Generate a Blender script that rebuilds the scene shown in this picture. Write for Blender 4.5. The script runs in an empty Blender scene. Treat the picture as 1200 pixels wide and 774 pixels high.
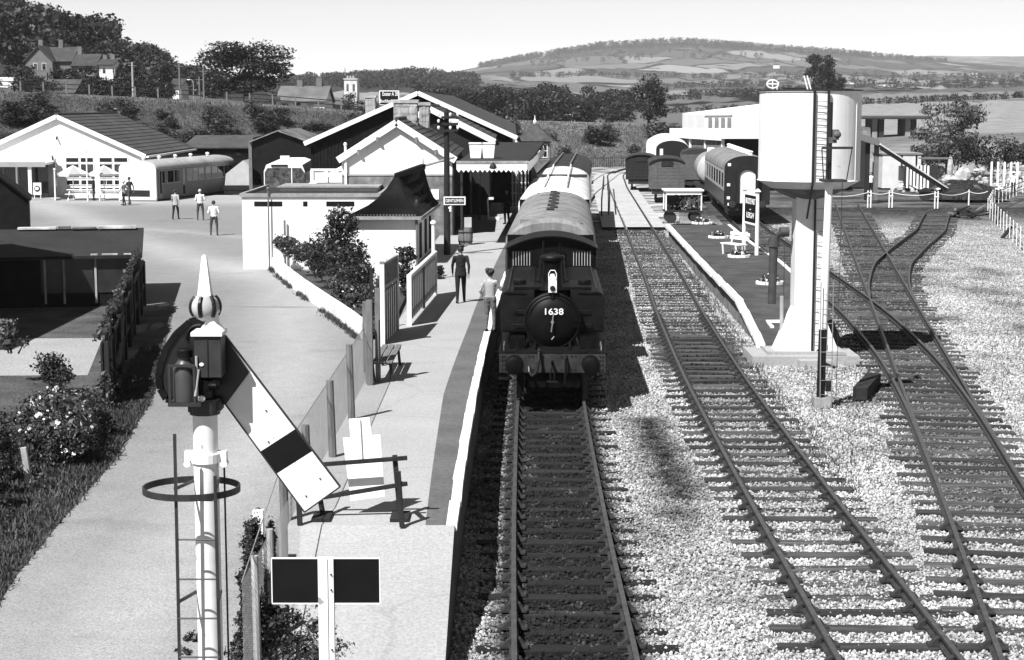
import bpy, bmesh, math, random
import numpy as np
from mathutils import Vector, Matrix
R = math.radians
rng = np.random.default_rng(7)
random.seed(7)
sc = bpy.context.scene
col = sc.collection

# ---------------------------------------------------------------- camera
F_PX, CX, CY, EYE = 2000.0, 600.0, 387.0, 6.75          # focal length in pixels of a 1200 px wide picture, eye height above rail
PITCH = math.atan(266 / F_PX)
cam = bpy.data.objects.new('camera', bpy.data.cameras.new('camera'))
col.objects.link(cam)
cam.location = (0, 0, EYE)
cam.rotation_euler = (math.pi / 2 - PITCH, 0, 0)
cam.data.sensor_width = 36.0
cam.data.lens = 36.0 * F_PX / 1200.0
cam.data.clip_end = 30000
sc.camera = cam

# ---------------------------------------------------------------- sky, sun, exposure
SUN = Vector((-0.48, -0.65, 1.0)).normalized()          # towards the sun: behind the camera and to the left
SUN_EL = math.asin(SUN.z)
SUN_AZ = math.atan2(SUN.x, SUN.y)
w = bpy.data.worlds.new('World'); sc.world = w; w.use_nodes = True
nt = w.node_tree
sky = nt.nodes.new('ShaderNodeTexSky'); sky.sky_type = 'NISHITA'; sky.sun_disc = False
sky.sun_elevation = SUN_EL; sky.sun_rotation = SUN_AZ % (2 * math.pi)
sky.air_density = 1.0; sky.dust_density = 0.0
bw = nt.nodes.new('ShaderNodeSeparateColor')              # black and white film behind a red filter
nt.links.new(sky.outputs[0], bw.inputs[0])
bg = nt.nodes['Background']; bg.inputs[1].default_value = 0.073
nt.links.new(bw.outputs[0], bg.inputs[0])
sun = bpy.data.objects.new('sun', bpy.data.lights.new('sun', 'SUN'))
col.objects.link(sun)
sun.rotation_euler = SUN.to_track_quat('Z', 'Y').to_euler()
sun.data.energy = 5.0; sun.data.angle = R(0.5); sun.data.color = (1, 1, 1)
sc.view_settings.view_transform = 'Standard'; sc.view_settings.look = 'None'
sc.view_settings.exposure = 0.9; sc.view_settings.gamma = 1.0; sc.view_settings.use_curve_mapping = False

# ---------------------------------------------------------------- measuring helpers (picture position -> place in the world)
def ray(x, y):
    u = (x - CX) / F_PX; v = (CY - y) / F_PX
    return u, math.cos(PITCH) + v * math.sin(PITCH), -math.sin(PITCH) + v * math.cos(PITCH)
def at(x, y, z=0.0):
    r = ray(x, y); t = (z - EYE) / r[2]
    return Vector((r[0] * t, r[1] * t, z))
def atd(x, y, D):
    r = ray(x, y); t = D / r[1]
    return Vector((r[0] * t, D, EYE + r[2] * t))

# ---------------------------------------------------------------- object helpers
def tag(o, label=None, cat=None, group=None, kind=None):
    if label: o['label'] = label
    if cat: o['category'] = cat
    if group: o['group'] = group
    if kind: o['kind'] = kind
    return o
def thing(name, label, cat, loc=(0, 0, 0), rz=0.0, group=None, scale=None):
    o = bpy.data.objects.new(name, None); col.objects.link(o)
    o.location = loc; o.rotation_euler = (0, 0, rz); o.empty_display_size = 0.3
    if scale: o.scale = scale
    return tag(o, label, cat, group)
def link(name, me, parent=None, loc=(0, 0, 0), rot=(0, 0, 0), scale=None):
    o = bpy.data.objects.new(name, me); col.objects.link(o)
    o.parent = parent; o.location = loc; o.rotation_euler = rot
    if scale: o.scale = scale
    return o
def copy_tree(o, parent=None):
    c = o.copy(); col.objects.link(c); c.parent = parent
    for ch in list(o.children): copy_tree(ch, c)
    return c

def orth(d):
    d = d.normalized()
    a = Vector((0, 0, 1)) if abs(d.z) < 0.95 else Vector((1, 0, 0))
    x = d.cross(a).normalized()
    return x, x.cross(d).normalized()

class MB:
    def __init__(s): s.v = []; s.f = []; s.mi = []; s.cur = 0
    def add(s, vs, fs):
        b = len(s.v); s.v += [tuple(q) for q in vs]
        for q in fs: s.f.append(tuple(i + b for i in q)); s.mi.append(s.cur)
        return s
    def box(s, x0, y0, z0, x1, y1, z1):
        vs = [(x0,y0,z0),(x1,y0,z0),(x1,y1,z0),(x0,y1,z0),(x0,y0,z1),(x1,y0,z1),(x1,y1,z1),(x0,y1,z1)]
        return s.add(vs, [(3,2,1,0),(4,5,6,7),(0,1,5,4),(1,2,6,5),(2,3,7,6),(3,0,4,7)])
    def bar(s, p0, p1, w, h, up=None):
        p0 = Vector(p0); p1 = Vector(p1); d = p1 - p0
        if up is None: a, b = orth(d)
        else:
            a = d.cross(Vector(up)).normalized(); b = a.cross(d).normalized()
        vs = []
        for p in (p0, p1):
            for i, j in ((-1,-1),(1,-1),(1,1),(-1,1)): vs.append(p + a * (i * w / 2) + b * (j * h / 2))
        return s.add(vs, [(3,2,1,0),(4,5,6,7),(0,1,5,4),(1,2,6,5),(2,3,7,6),(3,0,4,7)])
    def tube(s, p0, p1, r0, r1=None, n=8, caps=True):
        r1 = r0 if r1 is None else r1
        p0 = Vector(p0); p1 = Vector(p1); a, b = orth(p1 - p0); vs = []
        for p, r in ((p0, r0), (p1, r1)):
            for k in range(n):
                t = 2 * math.pi * k / n; vs.append(p + a * (r * math.cos(t)) + b * (r * math.sin(t)))
        fs = [(k, (k + 1) % n, n + (k + 1) % n, n + k) for k in range(n)]
        if caps: fs += [tuple(range(n - 1, -1, -1)), tuple(range(n, 2 * n))]
        return s.add(vs, fs)
    def path(s, pts, r, n=6):
        for a, b in zip(pts[:-1], pts[1:]): s.tube(a, b, r, r, n)
        return s
    def lathe(s, prof, n=16, o=(0, 0, 0), axis='z'):
        vs = []; fs = []
        for r, z in prof:
            for k in range(n):
                t = 2 * math.pi * k / n; c, d = r * math.cos(t), r * math.sin(t)
                if axis == 'z': vs.append((o[0] + c, o[1] + d, o[2] + z))
                else: vs.append((o[0] + c, o[1] + z, o[2] + d))
        m = len(prof)
        for i in range(m - 1):
            for k in range(n): fs.append((i*n+k, i*n+(k+1)%n, (i+1)*n+(k+1)%n, (i+1)*n+k))
        fs += [tuple(range(n - 1, -1, -1)), tuple(range((m - 1) * n, m * n))]
        return s.add(vs, fs)
    def prism(s, poly, a, b, axis='y'):
        """poly in (x,z) swept along y (or in (y,z) swept along x, or (x,y) swept along z)"""
        n = len(poly); vs = []
        for t in (a, b):
            for p, q in poly:
                vs.append((p, t, q) if axis == 'y' else ((t, p, q) if axis == 'x' else (p, q, t)))
        fs = [tuple(range(n)), tuple(range(2 * n - 1, n - 1, -1))] + [(k, n + k, n + (k + 1) % n, (k + 1) % n) for k in range(n)]
        return s.add(vs, fs)
    def quad(s, a, b, c, d): return s.add([a, b, c, d], [(0, 1, 2, 3)])
    def ellipsoid(s, c, r, n=10, m=7):
        vs = []; fs = []
        for i in range(m + 1):
            ph = math.pi * i / m
            for k in range(n):
                t = 2 * math.pi * k / n
                vs.append((c[0] + r[0]*math.sin(ph)*math.cos(t), c[1] + r[1]*math.sin(ph)*math.sin(t), c[2] + r[2]*math.cos(ph)))
        for i in range(m):
            for k in range(n): fs.append((i*n+k, (i+1)*n+k, (i+1)*n+(k+1)%n, i*n+(k+1)%n))
        return s.add(vs, fs)
    def mesh(s, name, mat, smooth=False, bevel=0.0):
        me = bpy.data.meshes.new(name); me.from_pydata(s.v, [], s.f)
        bm = bmesh.new(); bm.from_mesh(me)
        bmesh.ops.recalc_face_normals(bm, faces=bm.faces)
        if bevel:
            bmesh.ops.bevel(bm, geom=[e for e in bm.edges if e.is_manifold and e.calc_face_angle(0) > 0.6], offset=bevel, segments=2, affect='EDGES', profile=0.7)
        bm.to_mesh(me); bm.free()
        for m in (mat if isinstance(mat, (list, tuple)) else [mat]): me.materials.append(m)
        if len(set(s.mi)) > 1 and not bevel: me.polygons.foreach_set('material_index', s.mi)
        if smooth:
            me.polygons.foreach_set('use_smooth', [True] * len(me.polygons))
            try: me.set_sharp_from_angle(angle=R(38))
            except Exception: pass
        me.update(); return me
    def build(s, name, mat, parent=None, loc=(0, 0, 0), rot=(0, 0, 0), smooth=False, bevel=0.0):
        return link(name, s.mesh(name, mat, smooth, bevel), parent, loc, rot)
def B(*a): return MB().box(*a)
def bulk(name, V, Q, mat, parent=None, loc=(0, 0, 0), uvattr=None):
    """a large mesh straight from numpy arrays: V (n,3), Q (m,k)"""
    V = np.asarray(V, np.float32); Q = np.asarray(Q, np.int32); k = Q.shape[1]
    me = bpy.data.meshes.new(name)
    me.vertices.add(len(V)); me.vertices.foreach_set('co', V.ravel())
    me.loops.add(Q.size); me.loops.foreach_set('vertex_index', Q.ravel())
    me.polygons.add(len(Q)); me.polygons.foreach_set('loop_start', np.arange(0, Q.size, k, dtype=np.int32))
    me.update(calc_edges=True); me.materials.append(mat)
    return me if parent is False else link(name, me, parent, loc)

# ---------------------------------------------------------------- materials: greys only, the photograph is black and white
MATS = {}
def M(name, base, var=0.2, scale=6.0, rough=0.8, bump=0.0, bscale=40.0, spec=0.3, metal=0.0, big=0.0, bigscale=0.6, stretch=(1,1,1), island=0.0, coords='Object', streak=0.0, trans=0.0, chip=0.0, crack=0.0, objrand=0.0):
    if name in MATS: return MATS[name]
    base = base * .78 if base < .6 else base * .95              # the camera's exposure is set for the shade
    m = bpy.data.materials.new(name); m.use_nodes = True; MATS[name] = m
    n = m.node_tree.nodes; l = m.node_tree.links; b = n['Principled BSDF']
    b.inputs['Roughness'].default_value = rough; b.inputs['Metallic'].default_value = metal
    b.inputs['Specular IOR Level'].default_value = spec
    tc = n.new('ShaderNodeTexCoord'); mp = n.new('ShaderNodeMapping'); mp.inputs['Scale'].default_value = stretch
    if coords == 'World':
        gp = n.new('ShaderNodeNewGeometry'); l.new(gp.outputs['Position'], mp.inputs[0])
    else: l.new(tc.outputs[coords], mp.inputs[0])
    cur = None
    def mul(x):
        nonlocal cur
        if cur is None: cur = x; return
        q = n.new('ShaderNodeMath'); q.operation = 'MULTIPLY'; l.new(cur, q.inputs[0]); l.new(x, q.inputs[1]); cur = q.outputs[0]
    def noise(sc_, lo, hi, det=5, vec=None, fmin=0.3, fmax=0.7):
        t = n.new('ShaderNodeTexNoise'); t.inputs['Scale'].default_value = sc_; t.inputs['Detail'].default_value = det
        l.new(vec or mp.outputs[0], t.inputs['Vector'])
        r = n.new('ShaderNodeMapRange'); r.inputs[1].default_value = fmin; r.inputs[2].default_value = fmax
        r.inputs[3].default_value = lo; r.inputs[4].default_value = hi; l.new(t.outputs['Fac'], r.inputs[0]); return r.outputs[0]
    v = n.new('ShaderNodeValue'); v.outputs[0].default_value = base; mul(v.outputs[0])
    if var: mul(noise(scale, 1 - var, 1 + var))
    if big: mul(noise(bigscale, 1 - big, 1 + big * 0.6, 3))
    if streak:
        m2 = n.new('ShaderNodeMapping'); m2.inputs['Scale'].default_value = (9, 9, 0.5); l.new(tc.outputs['Object'], m2.inputs[0])
        mul(noise(1.0, 1 - streak, 1.0, 4, m2.outputs[0], 0.35, 0.6))
    if objrand:
        oi_ = n.new('ShaderNodeObjectInfo'); r = n.new('ShaderNodeMapRange'); r.inputs[3].default_value = 1 - objrand; r.inputs[4].default_value = 1 + objrand
        l.new(oi_.outputs['Random'], r.inputs[0]); mul(r.outputs[0])
    if chip:                                                       # flaked paint and rust spots
        mul(noise(7.0, 1.0, 1 - chip, 7, None, .66, .70)); mul(noise(23.0, 1.0, 1 - chip * .8, 5, None, .70, .73))
    if crack:
        vc = n.new('ShaderNodeTexVoronoi'); vc.feature = 'DISTANCE_TO_EDGE'; vc.inputs['Scale'].default_value = .22
        wn_ = n.new('ShaderNodeTexNoise'); wn_.inputs['Scale'].default_value = 2.2; wn_.inputs['Detail'].default_value = 5; l.new(mp.outputs[0], wn_.inputs['Vector'])
        ad_ = n.new('ShaderNodeVectorMath'); ad_.operation = 'MULTIPLY_ADD'; l.new(wn_.outputs['Color'], ad_.inputs[0]); ad_.inputs[1].default_value = (.5, .5, .5); l.new(mp.outputs[0], ad_.inputs[2])
        l.new(ad_.outputs[0], vc.inputs['Vector']); r = n.new('ShaderNodeMapRange'); r.inputs[1].default_value = .003; r.inputs[2].default_value = .012; r.inputs[3].default_value = 1 - crack; r.inputs[4].default_value = 1.0
        l.new(vc.outputs['Distance'], r.inputs[0]); mul(r.outputs[0])
    if island:
        g = n.new('ShaderNodeNewGeometry'); r = n.new('ShaderNodeMapRange')
        r.inputs[3].default_value = 1 - island; r.inputs[4].default_value = 1 + island
        l.new(g.outputs['Random Per Island'], r.inputs[0]); mul(r.outputs[0])
    l.new(cur, b.inputs['Base Color'])
    if bump:
        t = n.new('ShaderNodeTexNoise'); t.inputs['Scale'].default_value = bscale; t.inputs['Detail'].default_value = 4
        l.new(mp.outputs[0], t.inputs['Vector'])
        bp = n.new('ShaderNodeBump'); bp.inputs['Strength'].default_value = bump; bp.inputs['Distance'].default_value = 0.05
        l.new(t.outputs['Fac'], bp.inputs['Height']); l.new(bp.outputs[0], b.inputs['Normal'])
    if trans:
        tr = n.new('ShaderNodeBsdfTranslucent'); l.new(cur, tr.inputs[0]); mx = n.new('ShaderNodeMixShader'); mx.inputs[0].default_value = trans
        l.new(b.outputs[0], mx.inputs[1]); l.new(tr.outputs[0], mx.inputs[2]); l.new(mx.outputs[0], n['Material Output'].inputs[0])
    return m
WHITE = M('white_paint', .8, .04, 3, .55, streak=.05, big=.05)
WALLW = M('white_render', .8, .05, 2.5, .85, bump=.15, bscale=25, big=.1, bigscale=.5, streak=.05)
CREAM = M('cream_paint', .6, .08, 2, .5)
BLACK = M('black_paint', .012, .3, 5, .45, spec=.4)
BLACKB = M('black_board', .006, .3, 3, .8, spec=.15)
LOCO = M('sooty_black_paint', .005, .5, 4, .5, spec=.1, big=.3, bigscale=1.5)
LOCOT = M('dusty_black_paint', .009, .5, 5, .5, spec=.12, big=.3, bigscale=1.5)
BEAM = M('weathered_red_paint', .03, .5, 7, .6, big=.4, bigscale=2)
IRON = M('dark_iron', .03, .3, 8, .5, spec=.4)
STEEL = M('rail_rust', .04, .35, 10, .6)
STEELT = M('rail_worn_top', .09, .3, 6, .45, spec=.4, metal=.3)
CHAIR = M('rail_chair_iron', .035, .4, 12, .75)
SLEEP = M('weathered_sleeper_timber', .075, .45, 3, .9, bump=.5, bscale=30, big=.45, bigscale=1.3, stretch=(.4,4,4), coords='World', objrand=.55)
SLEEPD = M('oiled_sleeper_timber', .018, .4, 3, .85, bump=.4, bscale=30, big=.3, bigscale=1.3, stretch=(.4,4,4), coords='World', objrand=.4)
CONC = M('pale_concrete', .4, .16, 22, .9, bump=.3, bscale=60, big=.1, bigscale=.4, coords='World', crack=.10)
CONCG = M('grey_concrete', .32, .2, 7, .9, bump=.3, bscale=40, big=.2, bigscale=1.2)
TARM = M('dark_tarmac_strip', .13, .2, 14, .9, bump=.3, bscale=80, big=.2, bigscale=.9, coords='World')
BRICK = M('sooty_brick', .10, .3, 4, .9, bump=.3, big=.3)
STONE = M('grey_stone', .2, .4, 3, .9, bump=.5, bscale=12, big=.3)
STONEL = M('pale_stone', .5, .2, 3, .9, bump=.5, bscale=8, big=.2)
SLATE = M('roof_slate', .06, .35, 3, .7, big=.3, bigscale=.8)
TILE = M('roof_tile', .075, .3, 2, .8, big=.25, bigscale=.4, island=.15)
CORR = M('tarred_corrugated_iron', .010, .35, 3, .75, big=.3, spec=.12)
TIN = M('rusted_tin_roof', .18, .5, 1.5, .6, big=.5, bigscale=.6, spec=.4)
FELT = M('roof_felt', .026, .3, 6, .9, big=.3, bigscale=.8)
WOOD = M('grey_weathered_wood', .17, .3, 5, .85, bump=.3, bscale=30, stretch=(4,4,.5))
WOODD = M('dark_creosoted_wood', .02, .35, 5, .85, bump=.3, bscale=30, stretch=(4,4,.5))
WOODP = M('pale_post_wood', .42, .3, 5, .85, stretch=(4,4,.5), big=.2, bigscale=2)
GLASS = M('dark_window_glass', .012, .3, 1.0, .06, spec=.9)
ROOFG = M('grey_coach_roof', .27, .22, 3, .6, big=.3, bigscale=.8, streak=.25, spec=.35)
ROOFW = M('white_coach_roof', .62, .12, 2, .6, big=.18, bigscale=.7, spec=.3)
ROOFD = M('dark_coach_roof', .035, .3, 3, .6, big=.2)
MAROON = M('maroon_coach_paint', .05, .12, 3, .3, spec=.5)
TAN = M('tan_coach_paint', .45, .08, 3, .35, spec=.5)
BARK = M('bark', .06, .4, 6, .9, bump=.5)
LEAF = M('leaves_dark', .034, .25, .6, .5, spec=.35, island=.75, trans=.2)
LEAFM = M('leaves_mid', .065, .25, .6, .5, spec=.35, island=.75, trans=.2)
LEAFL = M('leaves_pale', .11, .2, .6, .55, spec=.35, island=.6, trans=.2)
LEAFF = M('leaves_far', .05, .2, .05, .7, spec=.1, island=.6)
PETAL = M('white_petals', .8, .05, 3, .6, trans=.2)
GRASS = M('grass_blades', .075, .3, .4, .6, spec=.3, island=.6, trans=.2, coords='World')
SKIN = M('skin', .36, .05, 8, .5); HAIR = M('dark_hair', .03, .3, 20, .6)

# ---------------------------------------------------------------- the setting
def node_mat(name):
    m = bpy.data.materials.new(name); m.use_nodes = True
    n = m.node_tree.nodes; l = m.node_tree.links
    return m, n, l, n['Principled BSDF']
def nmath(n, l, op, a, b=None, c=None, clamp=False):
    q = n.new('ShaderNodeMath'); q.operation = op; q.use_clamp = clamp
    for i, x in enumerate((a, b, c)):
        if x is None: continue
        if isinstance(x, (int, float)): q.inputs[i].default_value = x
        else: l.new(x, q.inputs[i])
    return q.outputs[0]
def nnoise(n, l, vec, scale, detail=5, rough=.5):
    t = n.new('ShaderNodeTexNoise'); t.inputs['Scale'].default_value = scale; t.inputs['Detail'].default_value = detail
    t.inputs['Roughness'].default_value = rough; l.new(vec, t.inputs['Vector']); return t.outputs['Fac']
def nrange(n, l, x, a, b, c, d):
    r = n.new('ShaderNodeMapRange')
    for i, q in enumerate((a, b, c, d)): r.inputs[i + 1].default_value = q
    l.new(x, r.inputs[0]); return r.outputs[0]

def curve(pts):
    P_ = sorted(pts, key=lambda q: q[1])
    ys = np.array([q[1] for q in P_]); xs = np.array([q[0] for q in P_])
    d = np.linspace(ys[0], ys[-1], 1200)
    x = np.interp(d, ys, xs)
    k = 61; ker = np.hanning(k); ker /= ker.sum()
    pad = np.concatenate([x[0] + (x[1]-x[0]) * np.arange(-(k//2), 0), x, x[-1] + (x[-1]-x[-2]) * np.arange(1, k//2 + 1)])
    for _ in range(2):
        x = np.convolve(pad, ker, 'valid'); pad = np.concatenate([x[0] + (x[1]-x[0]) * np.arange(-(k//2), 0), x, x[-1] + (x[-1]-x[-2]) * np.arange(1, k//2 + 1)])
    return lambda D: float(np.interp(D, d, x))
MAIN = curve([(.80,10),(.78,20),(.77,26),(.86,37.4),(1.12,50),(1.75,68),(2.7,90),(3.55,106),(5.6,130),(9.6,165),(15,190)])
LOOP = curve([(4.66,10),(4.76,20),(4.86,31),(5.04,42.2),(5.42,54),(5.95,66),(6.9,92),(8.55,138),(9.8,163),(12.1,177.5),(16,192)])
LB = lambda D: 6.75 + .1665 * (D - 20.1)                        # the straight siding with two turnouts
LA = curve([(5.1,10),(6.78,20.2),(8.23,29),(9.6,37.4),(10.62,45),(11.45,54),(11.85,61),(12.3,72),(13.0,90),(13.6,100),(14.6,118),(16.6,140),(20,165)])
LC = curve([(11.2,47),(13.05,58),(14.2,64),(15.35,69),(16.35,73),(18.9,81),(22.6,92),(25.3,102),(27,108)])
def tang(c, D):
    dx = (c(D + .5) - c(D - .5)); return -math.atan2(dx, 1.0)

# ground: one sheet under everything
m, n, l, b = node_mat('rough_grass_ground'); GROUNDM = m
g = n.new('ShaderNodeNewGeometry'); pos = g.outputs['Position']
a = nnoise(n, l, pos, .35, 6); c_ = nnoise(n, l, pos, 4.0, 5); e = nnoise(n, l, pos, .05, 3)
v = nmath(n, l, 'MULTIPLY', nrange(n, l, a, .35, .65, .045, .15), nrange(n, l, c_, .3, .7, .55, 1.4))
v = nmath(n, l, 'MULTIPLY', v, nrange(n, l, e, .35, .65, .7, 1.3))
l.new(v, b.inputs['Base Color']); b.inputs['Roughness'].default_value = .95; b.inputs['Specular IOR Level'].default_value = .1
bp = n.new('ShaderNodeBump'); bp.inputs['Strength'].default_value = .8; bp.inputs['Distance'].default_value = .2; l.new(c_, bp.inputs['Height']); l.new(bp.outputs[0], b.inputs['Normal'])
tag(MB().quad((-600,-60,-.42),(600,-60,-.42),(600,240,-.42),(-600,240,-.42)).build('ground', GROUNDM), kind='structure')

# station road and forecourt: pale dusty macadam with wheel tracks worn lighter
m, n, l, b = node_mat('dusty_macadam'); ROADM = m
g = n.new('ShaderNodeNewGeometry'); pos = g.outputs['Position']
fine = nnoise(n, l, pos, 34, 4, .8); mid = nnoise(n, l, pos, 1.6, 6); big = nnoise(n, l, pos, .12, 3)
v = nmath(n, l, 'MULTIPLY', nrange(n, l, fine, .3, .7, .5, 1.5), nrange(n, l, mid, .3, .7, .95, 1.05))
v = nmath(n, l, 'MULTIPLY', v, nrange(n, l, big, .35, .65, .93, 1.05))
v = nmath(n, l, 'MULTIPLY', v, nrange(n, l, nnoise(n, l, pos, .42, 6, .55), .60, .64, 1.0, .9))
v = nmath(n, l, 'MULTIPLY', v, nrange(n, l, nnoise(n, l, pos, 7.0, 3, .6), .70, .74, 1.0, .75))
at_ = n.new('ShaderNodeAttribute'); at_.attribute_name = 'wear'
wv = nmath(n, l, 'ADD', at_.outputs['Fac'], nmath(n, l, 'MULTIPLY', nmath(n, l, 'SUBTRACT', mid, .5), .1))
v = nmath(n, l, 'MULTIPLY', v, nrange(n, l, wv, 0, 1, .175, .30))
l.new(v, b.inputs['Base Color']); b.inputs['Roughness'].default_value = .92; b.inputs['Specular IOR Level'].default_value = .2
bp = n.new('ShaderNodeBump'); bp.inputs['Strength'].default_value = .35; bp.inputs['Distance'].default_value = .02; l.new(fine, bp.inputs['Height']); l.new(bp.outputs[0], b.inputs['Normal'])
def seg_d(X, Y, a, b):
    a = np.array(a); b = np.array(b); d = b - a
    t = np.clip(((X - a[0]) * d[0] + (Y - a[1]) * d[1]) / (d @ d), 0, 1)
    return np.hypot(X - a[0] - t * d[0], Y - a[1] - t * d[1])
def polyd(X, Y, pts): return np.min([seg_d(X, Y, p, q) for p, q in zip(pts[:-1], pts[1:])], axis=0)
VERGE = [at(*q) for q in ((-60,760),(0,672),(60,602),(118,540),(160,475),(178,420),(196,360),(176,330))]
def verge_x(D):
    ys = [p.y for p in VERGE]; xs = [p.x for p in VERGE]
    return float(np.interp(D, ys, xs))
def strip_sheet(name, mat, rows, xl, xr, nx, z, attr=None, kind='structure'):
    V = []; A = []
    for D in rows:
        a0, a1 = xl(D), xr(D)
        X = np.linspace(a0, a1, nx); V.append(np.stack([X, np.full(nx, D), np.full(nx, z)], 1))
    V = np.concatenate(V); k = np.arange((len(rows) - 1) * nx).reshape(-1, nx)[:, :-1].ravel()
    Q = np.stack([k, k + 1, k + nx + 1, k + nx], 1)
    me = bulk(name, V, Q, mat, False)
    if attr:
        an, fn = attr; A = me.attributes.new(an, 'FLOAT', 'POINT'); A.data.foreach_set('value', fn(V[:, 0], V[:, 1]).astype(np.float32))
    return tag(link(name, me), kind=kind)
tr1 = [at(*q) for q in ((30,232),(85,252),(150,278),(210,300),(255,310),(330,330),(345,420),(300,520),(200,650),(120,774))]
tr2 = [at(*q) for q in ((100,266),(200,270),(285,278))]
def wearf(X, Y):
    d1 = polyd(X, Y, [(p.x, p.y) for p in tr1]); d2 = polyd(X, Y, [(p.x, p.y) for p in tr2])
    ww = 1.1 + .004 * Y
    cafe = np.clip((Y - 112) / 6, 0, 1) * .9
    near = np.clip((40 - Y) / 20, 0, 1) * .45
    return np.clip(np.maximum(np.maximum(np.exp(-(d1/ww)**2) * .8, np.exp(-(d2/.8)**2) * .6), np.maximum(cafe, near)) + .06, 0, 1)
rows = np.concatenate([np.arange(10, 70, .5), np.arange(70, 127, .8)])
def road_l(D): return verge_x(D) if D < 57 else -80
strip_sheet('forecourt_road', ROADM, rows, road_l, lambda D: -2.4 if D < 75 else -6.0, 90, -.02, ('wear', wearf))

# ballast: pale limestone, oily black where engines stand
m, n, l, b = node_mat('ballast_bed'); BALM = m
g = n.new('ShaderNodeNewGeometry'); pos = g.outputs['Position']
vo = n.new('ShaderNodeTexVoronoi'); vo.inputs['Scale'].default_value = 13; l.new(pos, vo.inputs['Vector'])
sepc = n.new('ShaderNodeSeparateColor'); l.new(vo.outputs['Color'], sepc.inputs[0])
sp = nnoise(n, l, pos, 3.0, 6)
v = nmath(n, l, 'MULTIPLY', nrange(n, l, sepc.outputs[0], 0, 1, .2, .52), nrange(n, l, vo.outputs['Distance'], .2, .75, 1.1, .45))
v = nmath(n, l, 'MULTIPLY', v, nrange(n, l, sp, .3, .7, .75, 1.2))
v = nmath(n, l, 'MULTIPLY', v, nrange(n, l, nnoise(n, l, pos, .55, 5, .6), .36, .6, .7, 1.08))
at_ = n.new('ShaderNodeAttribute'); at_.attribute_name = 'dirt'
dv = nmath(n, l, 'ADD', at_.outputs['Fac'], nmath(n, l, 'MULTIPLY', nmath(n, l, 'SUBTRACT', sp, .5), .9))
v = nmath(n, l, 'MULTIPLY', v, nrange(n, l, dv, .1, .9, 1.0, .04))
l.new(v, b.inputs['Base Color']); b.inputs['Roughness'].default_value = .95; b.inputs['Specular IOR Level'].default_value = .15
bp = n.new('ShaderNodeBump'); bp.inputs['Strength'].default_value = 1.0; bp.inputs['Distance'].default_value = .05; l.new(vo.outputs['Distance'], bp.inputs['Height']); bp.invert = True; l.new(bp.outputs[0], b.inputs['Normal'])
def vec(fn, Y): return np.interp(Y, np.linspace(8, 200, 600), [fn(float(q)) for q in np.linspace(8, 200, 600)])
def smooth(a, b, x): t = np.clip((x - a) / (b - a), 0, 1); return t * t * (3 - 2 * t)
def dirtf(X, Y):
    m_ = X - vec(MAIN, Y); t_ = X - vec(LOOP, Y)
    d = .95 * (1 - smooth(.7, 1.35, np.abs(m_ - .0)))
    d = np.maximum(d, .55 * (1 - smooth(.5, 1.0, np.abs(m_ + 1.0))) * smooth(24, 30, Y))
    f4 = 1 - smooth(.55, .95, np.abs(t_))
    d = np.maximum(d, f4 * np.interp(Y, [0,24,27,31,41,42.5,50,52,60,75,90], [.0,.05,.2,.32,.42,.95,.95,.45,.25,.12,.1]))
    d = np.maximum(d, (1 - smooth(.9, 1.5, np.abs(t_))) * np.interp(Y, [0,43,46,50,52], [0,0,.85,.8,0]))
    pa_, pb2 = at(758, 492, -.2), at(800, 580, -.2); d = np.maximum(d, .8 * np.exp(-(seg_d(X, Y, (pa_.x, pa_.y), (pb2.x, pb2.y)) / .55) ** 2))
    pa_, pb2 = at(1090, 330, -.2), at(1180, 345, -.2); d = np.maximum(d, .4 * np.exp(-(seg_d(X, Y, (pa_.x, pa_.y), (pb2.x, pb2.y)) / 1.5) ** 2))
    p2 = at(1000, 470, -.2); d = np.maximum(d, .5 * np.exp(-(((X - p2.x) / 1.2) ** 2 + ((Y - p2.y) / .8) ** 2)))
    b_ = X - (6.75 + .1665 * (Y - 20.1)); a_ = X - vec(LA, Y)
    d = np.maximum(d, .6 * (1 - smooth(.6, 1.15, np.abs(b_))) * np.interp(Y, [0,26,29,90,110], [0,.25,1,1,.8]))
    d = np.maximum(d, .6 * (1 - smooth(.6, 1.15, np.abs(a_))) * np.interp(Y, [0,30,36,60,95,110], [0,.3,.9,.9,.9,.9]))
    c_ = X - vec(LC, Y); d = np.maximum(d, .6 * (1 - smooth(.6, 1.2, np.abs(c_))) * smooth(56, 62, Y) * (1 - smooth(104, 110, Y)))
    d = np.maximum(d, .8 * smooth(90, 112, Y) * smooth(9, 12, X))
    rs = np.random.default_rng(12)
    for _ in range(70):
        cx_, cy_, q = rs.uniform(1.8, 20), rs.uniform(18, 95), rs.uniform(.25, .8); d = np.maximum(d, rs.uniform(.25, .6) * np.exp(-(((X - cx_) / q) ** 2 + ((Y - cy_) / (q * rs.uniform(1.2, 3))) ** 2)))
    return np.clip(d, 0, 1)
PLW = lambda D: MAIN(D) - 1.56                                   # platform face
rows = np.concatenate([np.arange(11, 60, .3), np.arange(60, 116, .8)])
strip_sheet('ballast_bed', BALM, rows, lambda D: PLW(D) - .6, lambda D: 15 + .17 * D, 150, -.232, ('dirt', dirtf))

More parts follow.
